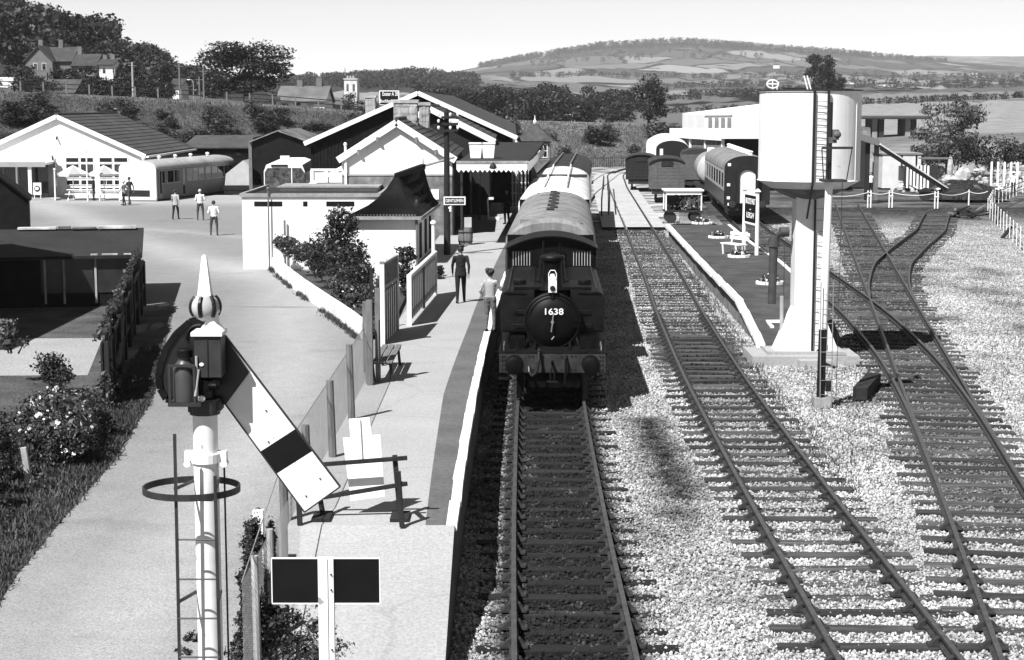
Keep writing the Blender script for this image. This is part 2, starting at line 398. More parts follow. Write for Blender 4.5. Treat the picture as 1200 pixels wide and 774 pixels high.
# station yard beyond: pale made ground by the crossing, darker grass towards the sheds
m, n, l, b = node_mat('pale_made_ground'); PALEM = m
g = n.new('ShaderNodeNewGeometry'); pos = g.outputs['Position']
a = nnoise(n, l, pos, .5, 6); c_ = nnoise(n, l, pos, 9, 4)
v = nmath(n, l, 'MULTIPLY', nrange(n, l, a, .42, .62, .1, .45), nrange(n, l, c_, .3, .7, .75, 1.2))
l.new(v, b.inputs['Base Color']); b.inputs['Roughness'].default_value = .95
strip_sheet('yard_ground', PALEM, np.arange(100, 200, 2.0), lambda D: -5, lambda D: 9.8 + (D - 100) * .1, 20, -.17)
cr = MB()
for k in range(36):
    D0, D1 = 94 + 2 * k, 96 + 2 * k
    cr.quad((LOOP(D0)-.66,D0,-.02),(LOOP(D0)+.66,D0,-.02),(LOOP(D1)+.66,D1,-.02),(LOOP(D1)-.66,D1,-.02))
    cr.quad((LOOP(D0)-2.0,D0,-.03),(LOOP(D0)-.8,D0,-.03),(LOOP(D1)-.8,D1,-.03),(LOOP(D1)-2.0,D1,-.03))
    cr.quad((LOOP(D0)+.8,D0,-.03),(LOOP(D0)+1.5,D0,-.03),(LOOP(D1)+1.5,D1,-.03),(LOOP(D1)+.8,D1,-.03))
tag(cr.build('crossing_paving', M('pale_crossing_concrete', .48, .12, 3, .9, big=.15, coords='World')), kind='structure')

# ---------------------------------------------------------------- railway tracks
def rail_profile():
    return [(-.035,0),(.035,0),(.035,-.045),(.01,-.06),(.01,-.115),(.06,-.135),(.06,-.15),(-.06,-.15),(-.06,-.135),(-.01,-.115),(-.01,-.06),(-.035,-.045)]
def rail_mesh(c, off, D0, D1, step=1.5):
    ds = np.linspace(D0, D1, max(2, int((D1 - D0) / step))); pr = rail_profile(); n_ = len(pr); mb = MB(); V = []; Fc = []
    for D in ds:
        D = float(D); t = -tang(c, D); X = c(D) + off * math.cos(t); Y = D - off * math.sin(t)
        for (u, z) in pr: V.append((X + u * math.cos(t), Y - u * math.sin(t), z))
    for i in range(len(ds) - 1):
        for k in range(n_): Fc.append((i*n_+k, i*n_+(k+1)%n_, (i+1)*n_+(k+1)%n_, (i+1)*n_+k))
    mb.add(V, Fc); mb.add(V[:n_], [tuple(range(n_))]); mb.add(V[-n_:], [tuple(range(n_))])
    mb.mi = [1 if (i < len(Fc) and i % n_ == 0) else 0 for i in range(len(mb.f))]
    return mb.mesh('rail', [STEEL, STEELT])
def sleeper_meshes(L, mat, k):
    out = []
    for i in range(k):
        mb = B(-L/2, -.125, -.13, L/2, .125, 0); me = mb.mesh('sleeper', mat, bevel=.012)
        out.append(me)
    return out
chb = MB(); chb.box(-.18,-.08,0,.18,.08,.035); chb.prism([(-.15,.03),(-.04,.03),(-.035,.12),(-.07,.11)], -.05, .05); chb.prism([(.15,.03),(.04,.03),(.035,.12),(.08,.12)], -.06, .06)
CHAIRME = chb.mesh('rail_chair', CHAIR)
SL = {(2.6,0): sleeper_meshes(2.6, SLEEP, 3), (2.6,1): sleeper_meshes(2.6, SLEEPD, 3)}
def track(name, label, c, D0, D1, sl_end, dark, chairs_to, skip=None, rails=((-.7525,), (.7525,)), sl0=None, rz0=0.0):
    t = thing(name, label, 'railway track', (0, 0, 0))
    for r in rails:
        off = r[0]; a = r[1] if len(r) > 1 else D0; b_ = r[2] if len(r) > 2 else D1
        link('rail', rail_mesh(c, off, a, b_), t, (0, 0, rz0))
    D = sl0 if sl0 else D0; i = 0
    while D < sl_end:
        if not (skip and skip(D)):
            z = -.175 - (.012 if dark else 0) + random.uniform(-.022, .012)
            link('sleeper', SL[(2.6, dark)][i % 3], t, (c(D) + random.uniform(-.06,.06), D, z), (random.uniform(-.02,.02), random.uniform(-.008,.008), tang(c, D) + random.uniform(-.012,.012)))
            if D < chairs_to:
                for s in (-1, 1): link('rail_chair', CHAIRME, t, (c(D) + s * .7525, D, -.17), (0, 0, tang(c, D)))
        D += .765 + random.uniform(-.03, .03); i += 1
    return t
track('platform_track', 'oil darkened railway track in front of the steam locomotive', MAIN, 12, 172, 64, 1, 45)
track('loop_track', 'railway track running between the ballast and the small grass platform', LOOP, 12, 190, 94, 0, 56)
track('siding_track', 'straight siding track crossed by turnout rails beyond the water tower', LB, 12, 116, 112, 0, 44, skip=lambda D: 27.5 < D < 50 or 55 < D < 70)
track('branch_siding_track', 'siding track curving behind the water tower towards the maroon coach', LA, 30.5, 160, 160, 0, 46, skip=lambda D: D < 50, rz0=-.006)
track('curved_siding_track', 'siding track curving sharply right at the far turnout', LC, 60, 107, 106, 0, 0, skip=lambda D: D < 70, rz0=-.012)
tt = thing('turnout_timbers', 'long timbers under the turnouts right of the water tower', 'track timbers')
D = 27.6
while D < 70:
    if D < 50: a0, a1 = min(LA(D), LB(D)) - 1.3, max(LA(D), LB(D)) + 1.3
    elif D < 55: D += .75; continue
    else: a0, a1 = LB(D) - 1.3, max(LC(D), LB(D)) + 1.3
    mb = B(-(a1-a0)/2, -.14, -.13, (a1-a0)/2, .14, 0)
    mb.build('timber', SLEEP, tt, ((a0+a1)/2 + random.uniform(-.15,.15), D, -.172 + random.uniform(-.015,.012)), (0, 0, -.16 + random.uniform(-.02,.02)), bevel=.012)
    D += .745

# loose ballast stones (nobody could count them): one object, instanced by geometry nodes
def stones_object(name, label, pts, smin, smax, attrs, mat):
    me = bpy.data.meshes.new(name); me.vertices.add(len(pts)); me.vertices.foreach_set('co', np.asarray(pts, np.float32).ravel())
    A = me.attributes.new('dirt', 'FLOAT', 'POINT'); A.data.foreach_set('value', attrs.astype(np.float32))
    o = link(name, me); tag(o, label, 'stones', kind='stuff')
    ng = bpy.data.node_groups.new(name, 'GeometryNodeTree')
    ng.interface.new_socket('Geometry', in_out='INPUT', socket_type='NodeSocketGeometry'); ng.interface.new_socket('Geometry', in_out='OUTPUT', socket_type='NodeSocketGeometry')
    N = ng.nodes; L = ng.links; gi = N.new('NodeGroupInput'); go = N.new('NodeGroupOutput')
    ico = N.new('GeometryNodeMeshIcoSphere'); ico.inputs['Radius'].default_value = 1.0; ico.inputs['Subdivisions'].default_value = 1
    sm = N.new('GeometryNodeSetMaterial'); sm.inputs['Material'].default_value = mat; L.new(ico.outputs[0], sm.inputs[0])
    ip = N.new('GeometryNodeInstanceOnPoints'); L.new(gi.outputs[0], ip.inputs['Points']); L.new(sm.outputs[0], ip.inputs['Instance'])
    rr = N.new('FunctionNodeRandomValue'); rr.data_type = 'FLOAT_VECTOR'; rr.inputs[1].default_value = (6.28, 6.28, 6.28)
    rs = N.new('FunctionNodeRandomValue'); rs.data_type = 'FLOAT_VECTOR'; rs.inputs[0].default_value = (smin, smin, smin * .7); rs.inputs[1].default_value = (smax, smax, smax * .8); rs.inputs['Seed'].default_value = 3
    L.new(rr.outputs[0], ip.inputs['Rotation']); L.new(rs.outputs[0], ip.inputs['Scale']); L.new(ip.outputs[0], go.inputs[0])
    md = o.modifiers.new('stones', 'NODES'); md.node_group = ng
    return o
m, n, l, b = node_mat('limestone_chips'); STONEM = m
oi = n.new('ShaderNodeObjectInfo'); at_ = n.new('ShaderNodeAttribute'); at_.attribute_type = 'INSTANCER'; at_.attribute_name = 'dirt'
g = n.new('ShaderNodeNewGeometry'); sp = nnoise(n, l, g.outputs['Position'], 3.0, 6)
dv = nmath(n, l, 'ADD', at_.outputs['Fac'], nmath(n, l, 'MULTIPLY', nmath(n, l, 'SUBTRACT', sp, .5), .9))
rv = nmath(n, l, 'POWER', oi.outputs['Random'], .6)
v = nmath(n, l, 'MULTIPLY', nrange(n, l, rv, 0, 1, .08, .56), nrange(n, l, dv, .1, .9, 1.0, .04))
v = nmath(n, l, 'MULTIPLY', v, nrange(n, l, nnoise(n, l, g.outputs['Position'], .55, 5, .6), .36, .6, .7, 1.08))
l.new(v, b.inputs['Base Color']); b.inputs['Roughness'].default_value = .9; b.inputs['Specular IOR Level'].default_value = .2
def scatter(Dlo, Dhi, xl, xr, n_):
    D = rng.uniform(Dlo, Dhi, n_); a0 = np.interp(D, np.linspace(8, 120, 200), [xl(q) for q in np.linspace(8, 120, 200)]); a1 = np.interp(D, np.linspace(8, 120, 200), [xr(q) for q in np.linspace(8, 120, 200)])
    return a0 + (a1 - a0) * rng.random(n_), D
XS, YS, SZ = [], [], []
X, Y = scatter(14, 33, lambda D: PLW(D) + .0, lambda D: 5 + .32 * D, 120000); XS.append(X); YS.append(Y)
X, Y = scatter(33, 68, lambda D: PLW(D) + .0, lambda D: 5 + .32 * D, 150000); XS.append(X); YS.append(Y)
X, Y = scatter(68, 100, lambda D: PLW(D) + 2.5, lambda D: 5 + .32 * D, 60000); XS.append(X); YS.append(Y)
X = np.concatenate(XS); Y = np.concatenate(YS)
# fewer stones on sleeper tops: only keep those that fall off the pitch of the sleepers now and then
Z = np.full(len(X), -.226) + rng.uniform(-.012, .03, len(X))
dd = dirtf(X, Y)
keep = rng.random(len(X)) < np.interp(dd, [0, .5, .9, 1], [1, .8, .5, .45])
stones_object('ballast_stones', 'loose pale limestone ballast chips spread around the tracks', np.stack([X, Y, Z], 1)[keep], .010, .037, dd[keep], STONEM)

# ---------------------------------------------------------------- main platform
PL_Z = .9
def pl_left(D): return float(np.interp(D, [19, 23.4, 31, 36, 45, 52, 58, 72, 95, 120], [-2.55,-3.15,-3.12,-3.1,-3.1,-2.95,-3.5,-3.3,-2.9,-2.2]))
def pl_z(D): return float(np.interp(D, [19.2, 23.3], [0.0, PL_Z])) if D < 23.3 else PL_Z
pt = thing('station_platform', 'long pale concrete railway platform with white painted edge', 'platform'); pt['kind'] = 'structure'
ds = [19.2, 20.5, 21.8, 23.3] + list(np.arange(24.3, 122, 1.4))
def sheet(xl, xr, dz, dss):
    mb = MB(); V = []
    for D in dss: V += [(xl(D), D, pl_z(D) + dz), (xr(D), D, pl_z(D) + dz)]
    return mb.add(V, [(2*i, 2*i+1, 2*i+3, 2*i+2) for i in range(len(dss) - 1)])
sheet(pl_left, lambda D: PLW(D) - .02, 0, ds).build('paving', CONC, pt)
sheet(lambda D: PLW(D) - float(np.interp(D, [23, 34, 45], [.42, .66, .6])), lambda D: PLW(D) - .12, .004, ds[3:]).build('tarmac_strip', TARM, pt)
mb = MB()
for D0, D1 in zip(ds[:-1], ds[1:]):
    V = []
    for D in (D0, D1): V += [(PLW(D), D, -.5), (PLW(D) - .05, D, pl_z(D) - .09)]
    mb.add(V, [(0, 2, 3, 1)])
    mb.quad((pl_left(D0), D0, -.5), (pl_left(D1), D1, -.5), (pl_left(D1), D1, pl_z(D1)), (pl_left(D0), D0, pl_z(D0)))
mb.build('side_wall', BRICK, pt)
EDGEW = M('worn_white_edge_paint', .74, .12, 4, .7, big=.12, bigscale=1.5, coords='World')
dd_ = list(np.arange(23.3, 60, 1.45))
for D0, D1 in zip(dd_[:-1], dd_[1:]):                              # coping slabs, painted white
    D1 -= .012; w0, w1 = .14 + random.uniform(-.012,.012), .14 + random.uniform(-.012,.012)
    V = []
    for D, ww in ((D0, w0), (D1, w1)):
        e = PLW(D) + random.uniform(-.012,.012)
        V += [(e - ww, D, PL_Z + .012), (e + .02, D, PL_Z + .012), (e + .02, D, PL_Z - .09), (e - ww, D, PL_Z - .09)]
    MB().add(V, [(0,1,5,4),(1,2,6,5),(2,3,7,6),(3,0,4,7),(0,3,2,1),(4,5,6,7)]).build('coping_slab', EDGEW, pt)
mb = MB()
for k in range(3): mb.box(-2.3 + .03 * k, 19.0 + .35 * k - .35, -.3, PLW(19.4) - .03, 19.36 + .35 * k - .35, .02 + .055 * k)
mb.build('ramp_foot', CONC, pt)

# ---------------------------------------------------------------- small island platform with grass top
IZ = .6
iz = lambda D: float(np.interp(D, [46.8, 53.2], [.08, IZ]))
il = lambda D: float(np.interp(D, [46.8, 53.2, 70, 87], [at(890,405,.08).x, at(857,346,IZ).x, (at(857,346,IZ).x + at(780,263,IZ).x)/2 - .05, at(780,263,IZ).x]))
ir = lambda D: float(np.interp(D, [46.8, 52, 67, 75, 88], [9.2, 9.7, at(905,300,IZ).x - .05, at(880,285,IZ).x, at(845,258,IZ).x]))
m, n, l, b = node_mat('mown_grass'); LAWN = m
g = n.new('ShaderNodeNewGeometry'); pos = g.outputs['Position']
a = nnoise(n, l, pos, 1.2, 5); c_ = nnoise(n, l, pos, 30, 4, .7)
v = nmath(n, l, 'MULTIPLY', nrange(n, l, a, .3, .7, .045, .09), nrange(n, l, c_, .3, .7, .5, 1.5))
l.new(v, b.inputs['Base Color']); b.inputs['Roughness'].default_value = .95; b.inputs['Specular IOR Level'].default_value = .1
bp = n.new('ShaderNodeBump'); bp.inputs['Strength'].default_value = .7; bp.inputs['Distance'].default_value = .05; l.new(c_, bp.inputs['Height']); l.new(bp.outputs[0], b.inputs['Normal'])
it = thing('island_platform', 'small island platform with dark mown grass top and white edge', 'platform'); it['kind'] = 'structure'
dsi = list(np.arange(46.8, 88, 1.6)); mb = MB(); V = []
for D in dsi: V += [(il(D) + .05, D, iz(D)), (ir(D), D, iz(D))]
mb.add(V, [(2*i, 2*i+1, 2*i+3, 2*i+2) for i in range(len(dsi) - 1)]).build('grass_top', LAWN, it)
wl = MB()
for D0, D1 in zip(dsi[:-1], dsi[1:]):
    wl.quad((il(D0) + .12, D0, -.4), (il(D1) + .12, D1, -.4), (il(D1) + .12, D1, iz(D1) - .06), (il(D0) + .12, D0, iz(D0) - .06))
    wl.quad((ir(D0), D0, -.4), (ir(D1), D1, -.4), (ir(D1), D1, iz(D1) - .02), (ir(D0), D0, iz(D0) - .02))
wl.quad((il(46.8), 46.8, -.4), (ir(46.8), 46.8, -.4), (ir(46.8), 46.8, .07), (il(46.8), 46.8, .07))
wl.build('side_wall', STONE, it)
for D0, D1 in zip(dsi[:-1], dsi[1:]):
    V = []
    for D in (D0, D1 - .015):
        e = il(D) + random.uniform(-.02,.02)
        V += [(e - .08, D, iz(D) + .05), (e + .16, D, iz(D) + .05), (e + .16, D, iz(D) - .06), (e - .08, D, iz(D) - .06)]
    MB().add(V, [(0,1,5,4),(1,2,6,5),(2,3,7,6),(3,0,4,7),(0,3,2,1),(4,5,6,7)]).build('coping_slab', EDGEW, it)
    if D0 > 58:
        V = []
        for D in (D0, D1 - .02): V += [(ir(D) - .09, D, IZ + .03), (ir(D) + .06, D, IZ + .03), (ir(D) + .06, D, IZ - .1), (ir(D) - .09, D, IZ - .1)]
        MB().add(V, [(0,1,5,4),(1,2,6,5),(2,3,7,6),(3,0,4,7),(0,3,2,1),(4,5,6,7)]).build('edge_stone', EDGEW, it)
p = at(898, 378, IZ)
p = at(898, 378, .33); p.z = iz(p.y)
mb = B(p.x, p.y - .12, p.z - .1, p.x + 1.0, p.y + .12, p.z + .05); mb.box(p.x, p.y - .85, p.z - .1, p.x + .1, p.y - .125, p.z - .005); mb.build('white_kerb', EDGEW, it)

# ---------------------------------------------------------------- embankment, hills
EXc = [-900,-200,0,150,300,430,500,590,700,800,890,960,1010,1100,1200,1500,2100]
Ety = [90,98,107,114,122,132,136,142,145,148,150,151,150,152,150,148,146]
EtD = [170,172,175,178,182,188,194,202,210,218,224,230,236,240,240,240,240]
EbD = [132,140,146,150,154,160,166,178,186,192,198,202,206,208,200,190,180]
def emb_top(x):
    D = float(np.interp(x, EXc, EtD)); y = float(np.interp(x, EXc, Ety)); return atd(x, y, D)
m, n, l, b = node_mat('rough_bank_grass'); BANKM = m
g = n.new('ShaderNodeNewGeometry'); pos = g.outputs['Position']
a = nnoise(n, l, pos, .16, 6, .6); c_ = nnoise(n, l, pos, 1.6, 6, .7); at_ = n.new('ShaderNodeAttribute'); at_.attribute_name = 'dry'
v = nmath(n, l, 'MULTIPLY', nrange(n, l, a, .35, .65, .7, 1.3), nrange(n, l, c_, .3, .7, .4, 1.6))
v = nmath(n, l, 'MULTIPLY', v, nrange(n, l, at_.outputs['Fac'], 0, 1, .06, .19))
l.new(v, b.inputs['Base Color']); b.inputs['Roughness'].default_value = .95; b.inputs['Specular IOR Level'].default_value = .1
bp = n.new('ShaderNodeBump'); bp.inputs['Strength'].default_value = 1; bp.inputs['Distance'].default_value = .6; l.new(c_, bp.inputs['Height']); l.new(bp.outputs[0], b.inputs['Normal'])
xs = np.arange(-900, 1021, 12); V = []; A = []; nr = 12
for x in xs:
    T = emb_top(x); Db = float(np.interp(x, EXc, EbD)); Xb = (x - CX) / F_PX * Db
    dry = float(np.interp(x, [0, 430, 560, 700, 1200], [.12, .25, .75, .7, .8]))
    for k in range(nr):
        t = k / (nr - 3) if k < nr - 2 else 1
        if k < nr - 2:
            s_ = t * t * (3 - 2 * t) * .35 + t * .65
            V.append((Xb + (T.x - Xb) * t, Db + (T.y - Db) * t, -.45 + (T.z + .45) * s_)); A.append(dry + (.5 if t > .97 else 0))
        elif k == nr - 2: V.append((T.x * 1.03, T.y * 1.04, T.z + .05)); A.append(dry + .4)
        else: V.append((T.x * 1.12, T.y * 1.12, T.z - .3)); A.append(dry)
k = (np.arange(len(xs) - 1)[:, None] * nr + np.arange(nr - 1)[None]).ravel()
me = bulk('embankment', np.array(V), np.stack([k, k + nr, k + nr + 1, k + 1], 1), BANKM, False)
at_ = me.attributes.new('dry', 'FLOAT', 'POINT'); at_.data.foreach_set('value', np.clip(np.array(A, np.float32), 0, 1))
me.polygons.foreach_set('use_smooth', [True] * len(me.polygons)); tag(link('embankment', me), kind='structure')

HX = [-900,-300,0,100,200,300,400,500,600,700,800,900,1000,1100,1200,1500,2100]
HR = {165: [209]*17,
      190: [112,112,113,118,124,150,198,198,198,198,198,198,198,190,188,186,186],
      212: [95,101,108,113,119,126,135,145,160,170,172,174,172,166,164,162,160],
      300: [60,66,80,92,107,119,127,137,144,147,146,148,146,140,136,134,134],
      420: [20,24,40,64,92,110,120,130,137,139,132,130,128,124,119,116,116],
      700: [-20,-4,20,50,88,106,113,120,126,128,118,113,112,110,108,106,106],
      1300: [60,55,66,84,98,101,97,91,102,112,107,104,103,103,102,100,100],
      2200: [84,84,88,92,97,97,94,92,93,94,96,96,95,94,94,93,92],
      3400: [92,92,92,92,94,93,90,90,82,76,74,76,80,83,86,86,86],
      4400: [96,96,96,96,96,95,92,91,71,54,48.5,56,63,72,80,80,80],
      6000: [100,100,100,98,96,94,89,87,84,74,66,64,68,74,78,78,78],
      9000: [100,100,100,99,97,94,91,92,88,80,70,66,66,65.5,66,64,64]}
HD = sorted(HR)
def hill_y(x, D):
    ys = [np.interp(x, HX, HR[d]) for d in HD]
    return np.interp(D, HD, ys)
def hill_pt(x, D): return atd(x, float(hill_y(x, D)), D)
m, n, l, b = node_mat('fields_and_hedges'); FIELDM = m
g = n.new('ShaderNodeNewGeometry'); pos = g.outputs['Position']
mp = n.new('ShaderNodeMapping'); mp.inputs['Scale'].default_value = (.0062, .0025, 0); l.new(pos, mp.inputs[0])
wn = n.new('ShaderNodeTexNoise'); wn.inputs['Scale'].default_value = 2.0; wn.inputs['Detail'].default_value = 3; l.new(mp.outputs[0], wn.inputs['Vector'])
mx = n.new('ShaderNodeVectorMath'); mx.operation = 'MULTIPLY_ADD'; l.new(wn.outputs['Color'], mx.inputs[0]); mx.inputs[1].default_value = (.35,.35,0); l.new(mp.outputs[0], mx.inputs[2])
vo = n.new('ShaderNodeTexVoronoi'); vo.inputs['Scale'].default_value = 1.0; l.new(mx.outputs[0], vo.inputs['Vector'])
ve = n.new('ShaderNodeTexVoronoi'); ve.feature = 'DISTANCE_TO_EDGE'; ve.inputs['Scale'].default_value = 1.0; l.new(mx.outputs[0], ve.inputs['Vector'])
sepc = n.new('ShaderNodeSeparateColor'); l.new(vo.outputs['Color'], sepc.inputs[0])
cellv = nmath(n, l, 'POWER', sepc.outputs[0], 1.3)
v = nrange(n, l, cellv, 0, 1, .06, .24)
wood = nnoise(n, l, mp.outputs[0], 1.15, 5, .6)
v2 = nmath(n, l, 'MULTIPLY', v, nrange(n, l, ve.outputs['Distance'], .025, .05, .2, 1.0))
at_ = n.new('ShaderNodeAttribute'); at_.attribute_name = 'wood'
wf = nrange(n, l, nmath(n, l, 'ADD', wood, at_.outputs['Fac']), .60, .64, 0, 1)
fn_ = nnoise(n, l, pos, .06, 6, .75)
wcol = nrange(n, l, fn_, .3, .7, .025, .07)
ap = n.new('ShaderNodeAttribute'); ap.attribute_name = 'pale'; v2 = nmath(n, l, 'ADD', v2, nmath(n, l, 'MULTIPLY', ap.outputs['Fac'], nrange(n, l, nnoise(n, l, pos, .35, 6, .7), .3, .7, .05, .2)))
mixn = n.new('ShaderNodeMix'); mixn.data_type = 'FLOAT'; l.new(wf, mixn.inputs[0]); l.new(v2, mixn.inputs[2]); l.new(wcol, mixn.inputs[3])
l.new(mixn.outputs[0], b.inputs['Base Color']); b.inputs['Roughness'].default_value = 1; b.inputs['Specular IOR Level'].default_value = 0
bp = n.new('ShaderNodeBump'); bp.inputs['Strength'].default_value = .7; bp.inputs['Distance'].default_value = 8; l.new(nmath(n, l, 'MULTIPLY', fn_, wf), bp.inputs['Height']); l.new(bp.outputs[0], b.inputs['Normal'])
xs = np.arange(-900, 2101, 14.0); dsr = np.concatenate([[165,175],np.arange(185, 212, 9),np.arange(212, 700, 18), np.arange(700, 2200, 60), np.arange(2200, 9001, 160)])
def woodf(x, D):
    w_ = 0.0
    if x < 330: w_ += .30 * smooth(240, 300, D)
    if 900 < D < 1900: w_ += .35 * smooth(300, 340, x) * (1 - smooth(520, 570, x))
    if D > 3900: w_ += .16 * smooth(4000, 4300, D) * (1 - smooth(4700, 5200, D)) + .10
    if D > 6500: w_ -= .5
    if x > 1000 and 1000 < D < 3000: w_ += .06
    if 500 < x < 760 and 1700 < D < 2700: w_ -= .4
    return w_
V = []; A = []; PA = []
rr_ = np.random.default_rng(3)
for D in dsr:
    for x in xs:
        p = hill_pt(x, float(D)); jit = 0 if D < 260 else rr_.normal() * min(3.0, D * .0012) * .5
        V.append((p.x, p.y, p.z + jit)); A.append(float(woodf(x, D))); PA.append(float(smooth(930, 1010, x) * (1 - smooth(600, 900, D)) * .8))
nx = len(xs); k = (np.arange(len(dsr) - 1)[:, None] * nx + np.arange(nx - 1)[None]).ravel()
me = bulk('hills', np.array(V), np.stack([k, k + 1, k + nx + 1, k + nx], 1), FIELDM, False)
at_ = me.attributes.new('wood', 'FLOAT', 'POINT'); at_.data.foreach_set('value', np.array(A, np.float32))
ap_ = me.attributes.new('pale', 'FLOAT', 'POINT'); ap_.data.foreach_set('value', np.array(PA, np.float32))
me.polygons.foreach_set('use_smooth', [True] * len(me.polygons)); tag(link('hills', me), kind='structure')

# ---------------------------------------------------------------- foliage
def leaf_cloud(n_, C, Rr, size, seed=0, shell=.55, out=1.0, flat=0.0, aspect=.6):
    """n_ small leaf-shaped quads spread through the outer part of the ellipsoids C (k,3) with radii Rr (k,3)"""
    r_ = np.random.default_rng(seed); C = np.asarray(C, float); Rr = np.asarray(Rr, float)
    wgt = (Rr[:, 0] * Rr[:, 1] + Rr[:, 1] * Rr[:, 2]); k = r_.choice(len(C), n_, p=wgt / wgt.sum())
    d = r_.normal(size=(n_, 3)); d /= np.linalg.norm(d, axis=1)[:, None]
    rad = shell + (1.06 - shell) * r_.random(n_) ** .6
    ph = r_.uniform(0, 6.28, (len(C), 3))[k]
    rad = rad * (1 + .2 * np.sin(5.1 * d[:, 0] + ph[:, 0]) * np.sin(4.3 * d[:, 1] + ph[:, 1]) + .16 * np.sin(7.7 * d[:, 2] + ph[:, 2]))
    rad = np.where(r_.random(n_) < .14, rad * r_.uniform(1.0, 1.38, n_), rad)
    P_ = C[k] + d * Rr[k] * rad[:, None]
    nn = d * out + r_.normal(size=(n_, 3)) * .75; nn[:, 2] += flat; nn /= np.linalg.norm(nn, axis=1)[:, None]
    t = np.cross(nn, r_.normal(size=(n_, 3))); t /= np.linalg.norm(t, axis=1)[:, None]; bt = np.cross(nn, t)
    s = size * r_.uniform(.4, 1.0, n_)[:, None] * r_.choice([.8, 1.2, 1.9], n_, p=[.5, .35, .15])[:, None]
    V = np.stack([P_ - t * s, P_ - bt * s * aspect, P_ + t * s, P_ + bt * s * aspect], 1).reshape(-1, 3)
    return V, np.arange(n_ * 4).reshape(-1, 4)
def crown_blobs(kind, seed):
    r_ = np.random.default_rng(seed); C = []; Rr = []
    if kind == 'oak':
        for i in range(34):
            a = r_.uniform(0, 6.28); u = r_.uniform(0, 1) ** .5; z = r_.uniform(.14, .9)
            rad = .44 * math.sqrt(max(.05, 1 - ((z - .5) / .5) ** 2)) * u
            C.append((rad * math.cos(a), rad * math.sin(a), z)); q = r_.uniform(.09, .17); Rr.append((q * 1.15, q * 1.15, q * .75))
    elif kind == 'round':
        for i in range(20):
            a = r_.uniform(0, 6.28); z = r_.uniform(.18, .88)
            rad = .38 * math.sqrt(max(.05, 1 - ((z - .5) / .5) ** 2)) * r_.uniform(.2, 1)
            C.append((rad * math.cos(a), rad * math.sin(a), z)); q = r_.uniform(.12, .2); Rr.append((q, q, q * .85))
    elif kind == 'tall':
        for i in range(20):
            z = r_.uniform(.12, .93); a = r_.uniform(0, 6.28); rad = .34 * (1 - z) ** .6 * r_.uniform(.2, 1)
            C.append((rad * math.cos(a), rad * math.sin(a), z)); q = r_.uniform(.09, .17) * (1.15 - z * .6); Rr.append((q * 1.3, q * 1.3, q * .8))
    elif kind == 'bush':
        for i in range(14):
            a = r_.uniform(0, 6.28); rad = .36 * r_.random() ** .5; z = r_.uniform(.12, .68) * (1 - rad * .8)
            C.append((rad * math.cos(a), rad * math.sin(a), z)); q = r_.uniform(.13, .24); Rr.append((q, q, q))
    return C, Rr
CROWN = {}
def crown_mesh(kind, seed, n_, size, mat):
    k = (kind, seed, n_, mat.name)
    if k not in CROWN:
        C, Rr = crown_blobs(kind, seed); V, Q = leaf_cloud(n_, C, Rr, size, seed, .5)
        CROWN[k] = bulk('crown', V, Q, mat, False)
    return CROWN[k]
TRUNK = {}
def trunk_mesh(kind, seed):
    k = (kind, seed)
    if k not in TRUNK:
        C, Rr = crown_blobs(kind, seed); mb = MB(); top = Vector((0, 0, .42 if kind != 'tall' else .8)); r0 = .035
        mb.tube((0, 0, -.05), top, r0, r0 * .55, 7)
        for c_ in C[:9]:
            base = Vector((0, 0, min(top.z, max(.15, c_[2] * .55)))); mb.tube(base, Vector(c_), r0 * .4, r0 * .12, 5)
        TRUNK[k] = mb.mesh('trunk', BARK)
    return TRUNK[k]
def tree(name, label, loc, w_, h_, kind='oak', seed=0, n_=2600, size=.03, mat=None, group=None, cat='tree', rz=0.0, trunk=True):
    t = thing(name, label, cat, loc, rz, group, (w_, w_, h_))
    link('crown', crown_mesh(kind, seed, n_, size, mat or LEAF), t)
    if trunk: link('trunk' if cat == 'tree' else 'stems', trunk_mesh(kind, seed), t)
    return t
def tree_px(name, label, x0, x1, ytop, ybase, D, **k):
    b_ = atd((x0 + x1) / 2, ybase, D); h_ = atd((x0 + x1) / 2, ytop, D).z - b_.z; w_ = (x1 - x0) / F_PX * D
    return tree(name, label, b_, w_, h_, **k)

# ---------------------------------------------------------------- lettering
def text_part(body, size, parent, loc, rot, mat, name='lettering', width=None, depth=.004):
    cu = bpy.data.curves.new(name, 'FONT'); cu.body = body; cu.size = size; cu.align_x = 'CENTER'; cu.align_y = 'CENTER'; cu.extrude = depth
    cu.offset = size * .012
    o = bpy.data.objects.new(name, cu); col.objects.link(o)
    me = bpy.data.meshes.new_from_object(o.evaluated_get(bpy.context.evaluated_depsgraph_get()))
    bpy.data.objects.remove(o); bpy.data.curves.remove(cu); me.materials.clear(); me.materials.append(mat)
    q = link(name, me, parent, loc, rot)
    if width:
        xs_ = [v.co.x for v in me.vertices]; k = width / (max(xs_) - min(xs_)); q.scale = (k, 1, 1)
    return q
FACE = (math.pi / 2, 0, 0)                                         # text facing -y (towards the camera)

# ---------------------------------------------------------------- steam locomotive
LD = 38.1
lo = thing('steam_locomotive', 'black pannier tank steam locomotive numbered 1638 heading the train', 'locomotive', (MAIN(LD) + .03, LD, 0), tang(MAIN, 41))
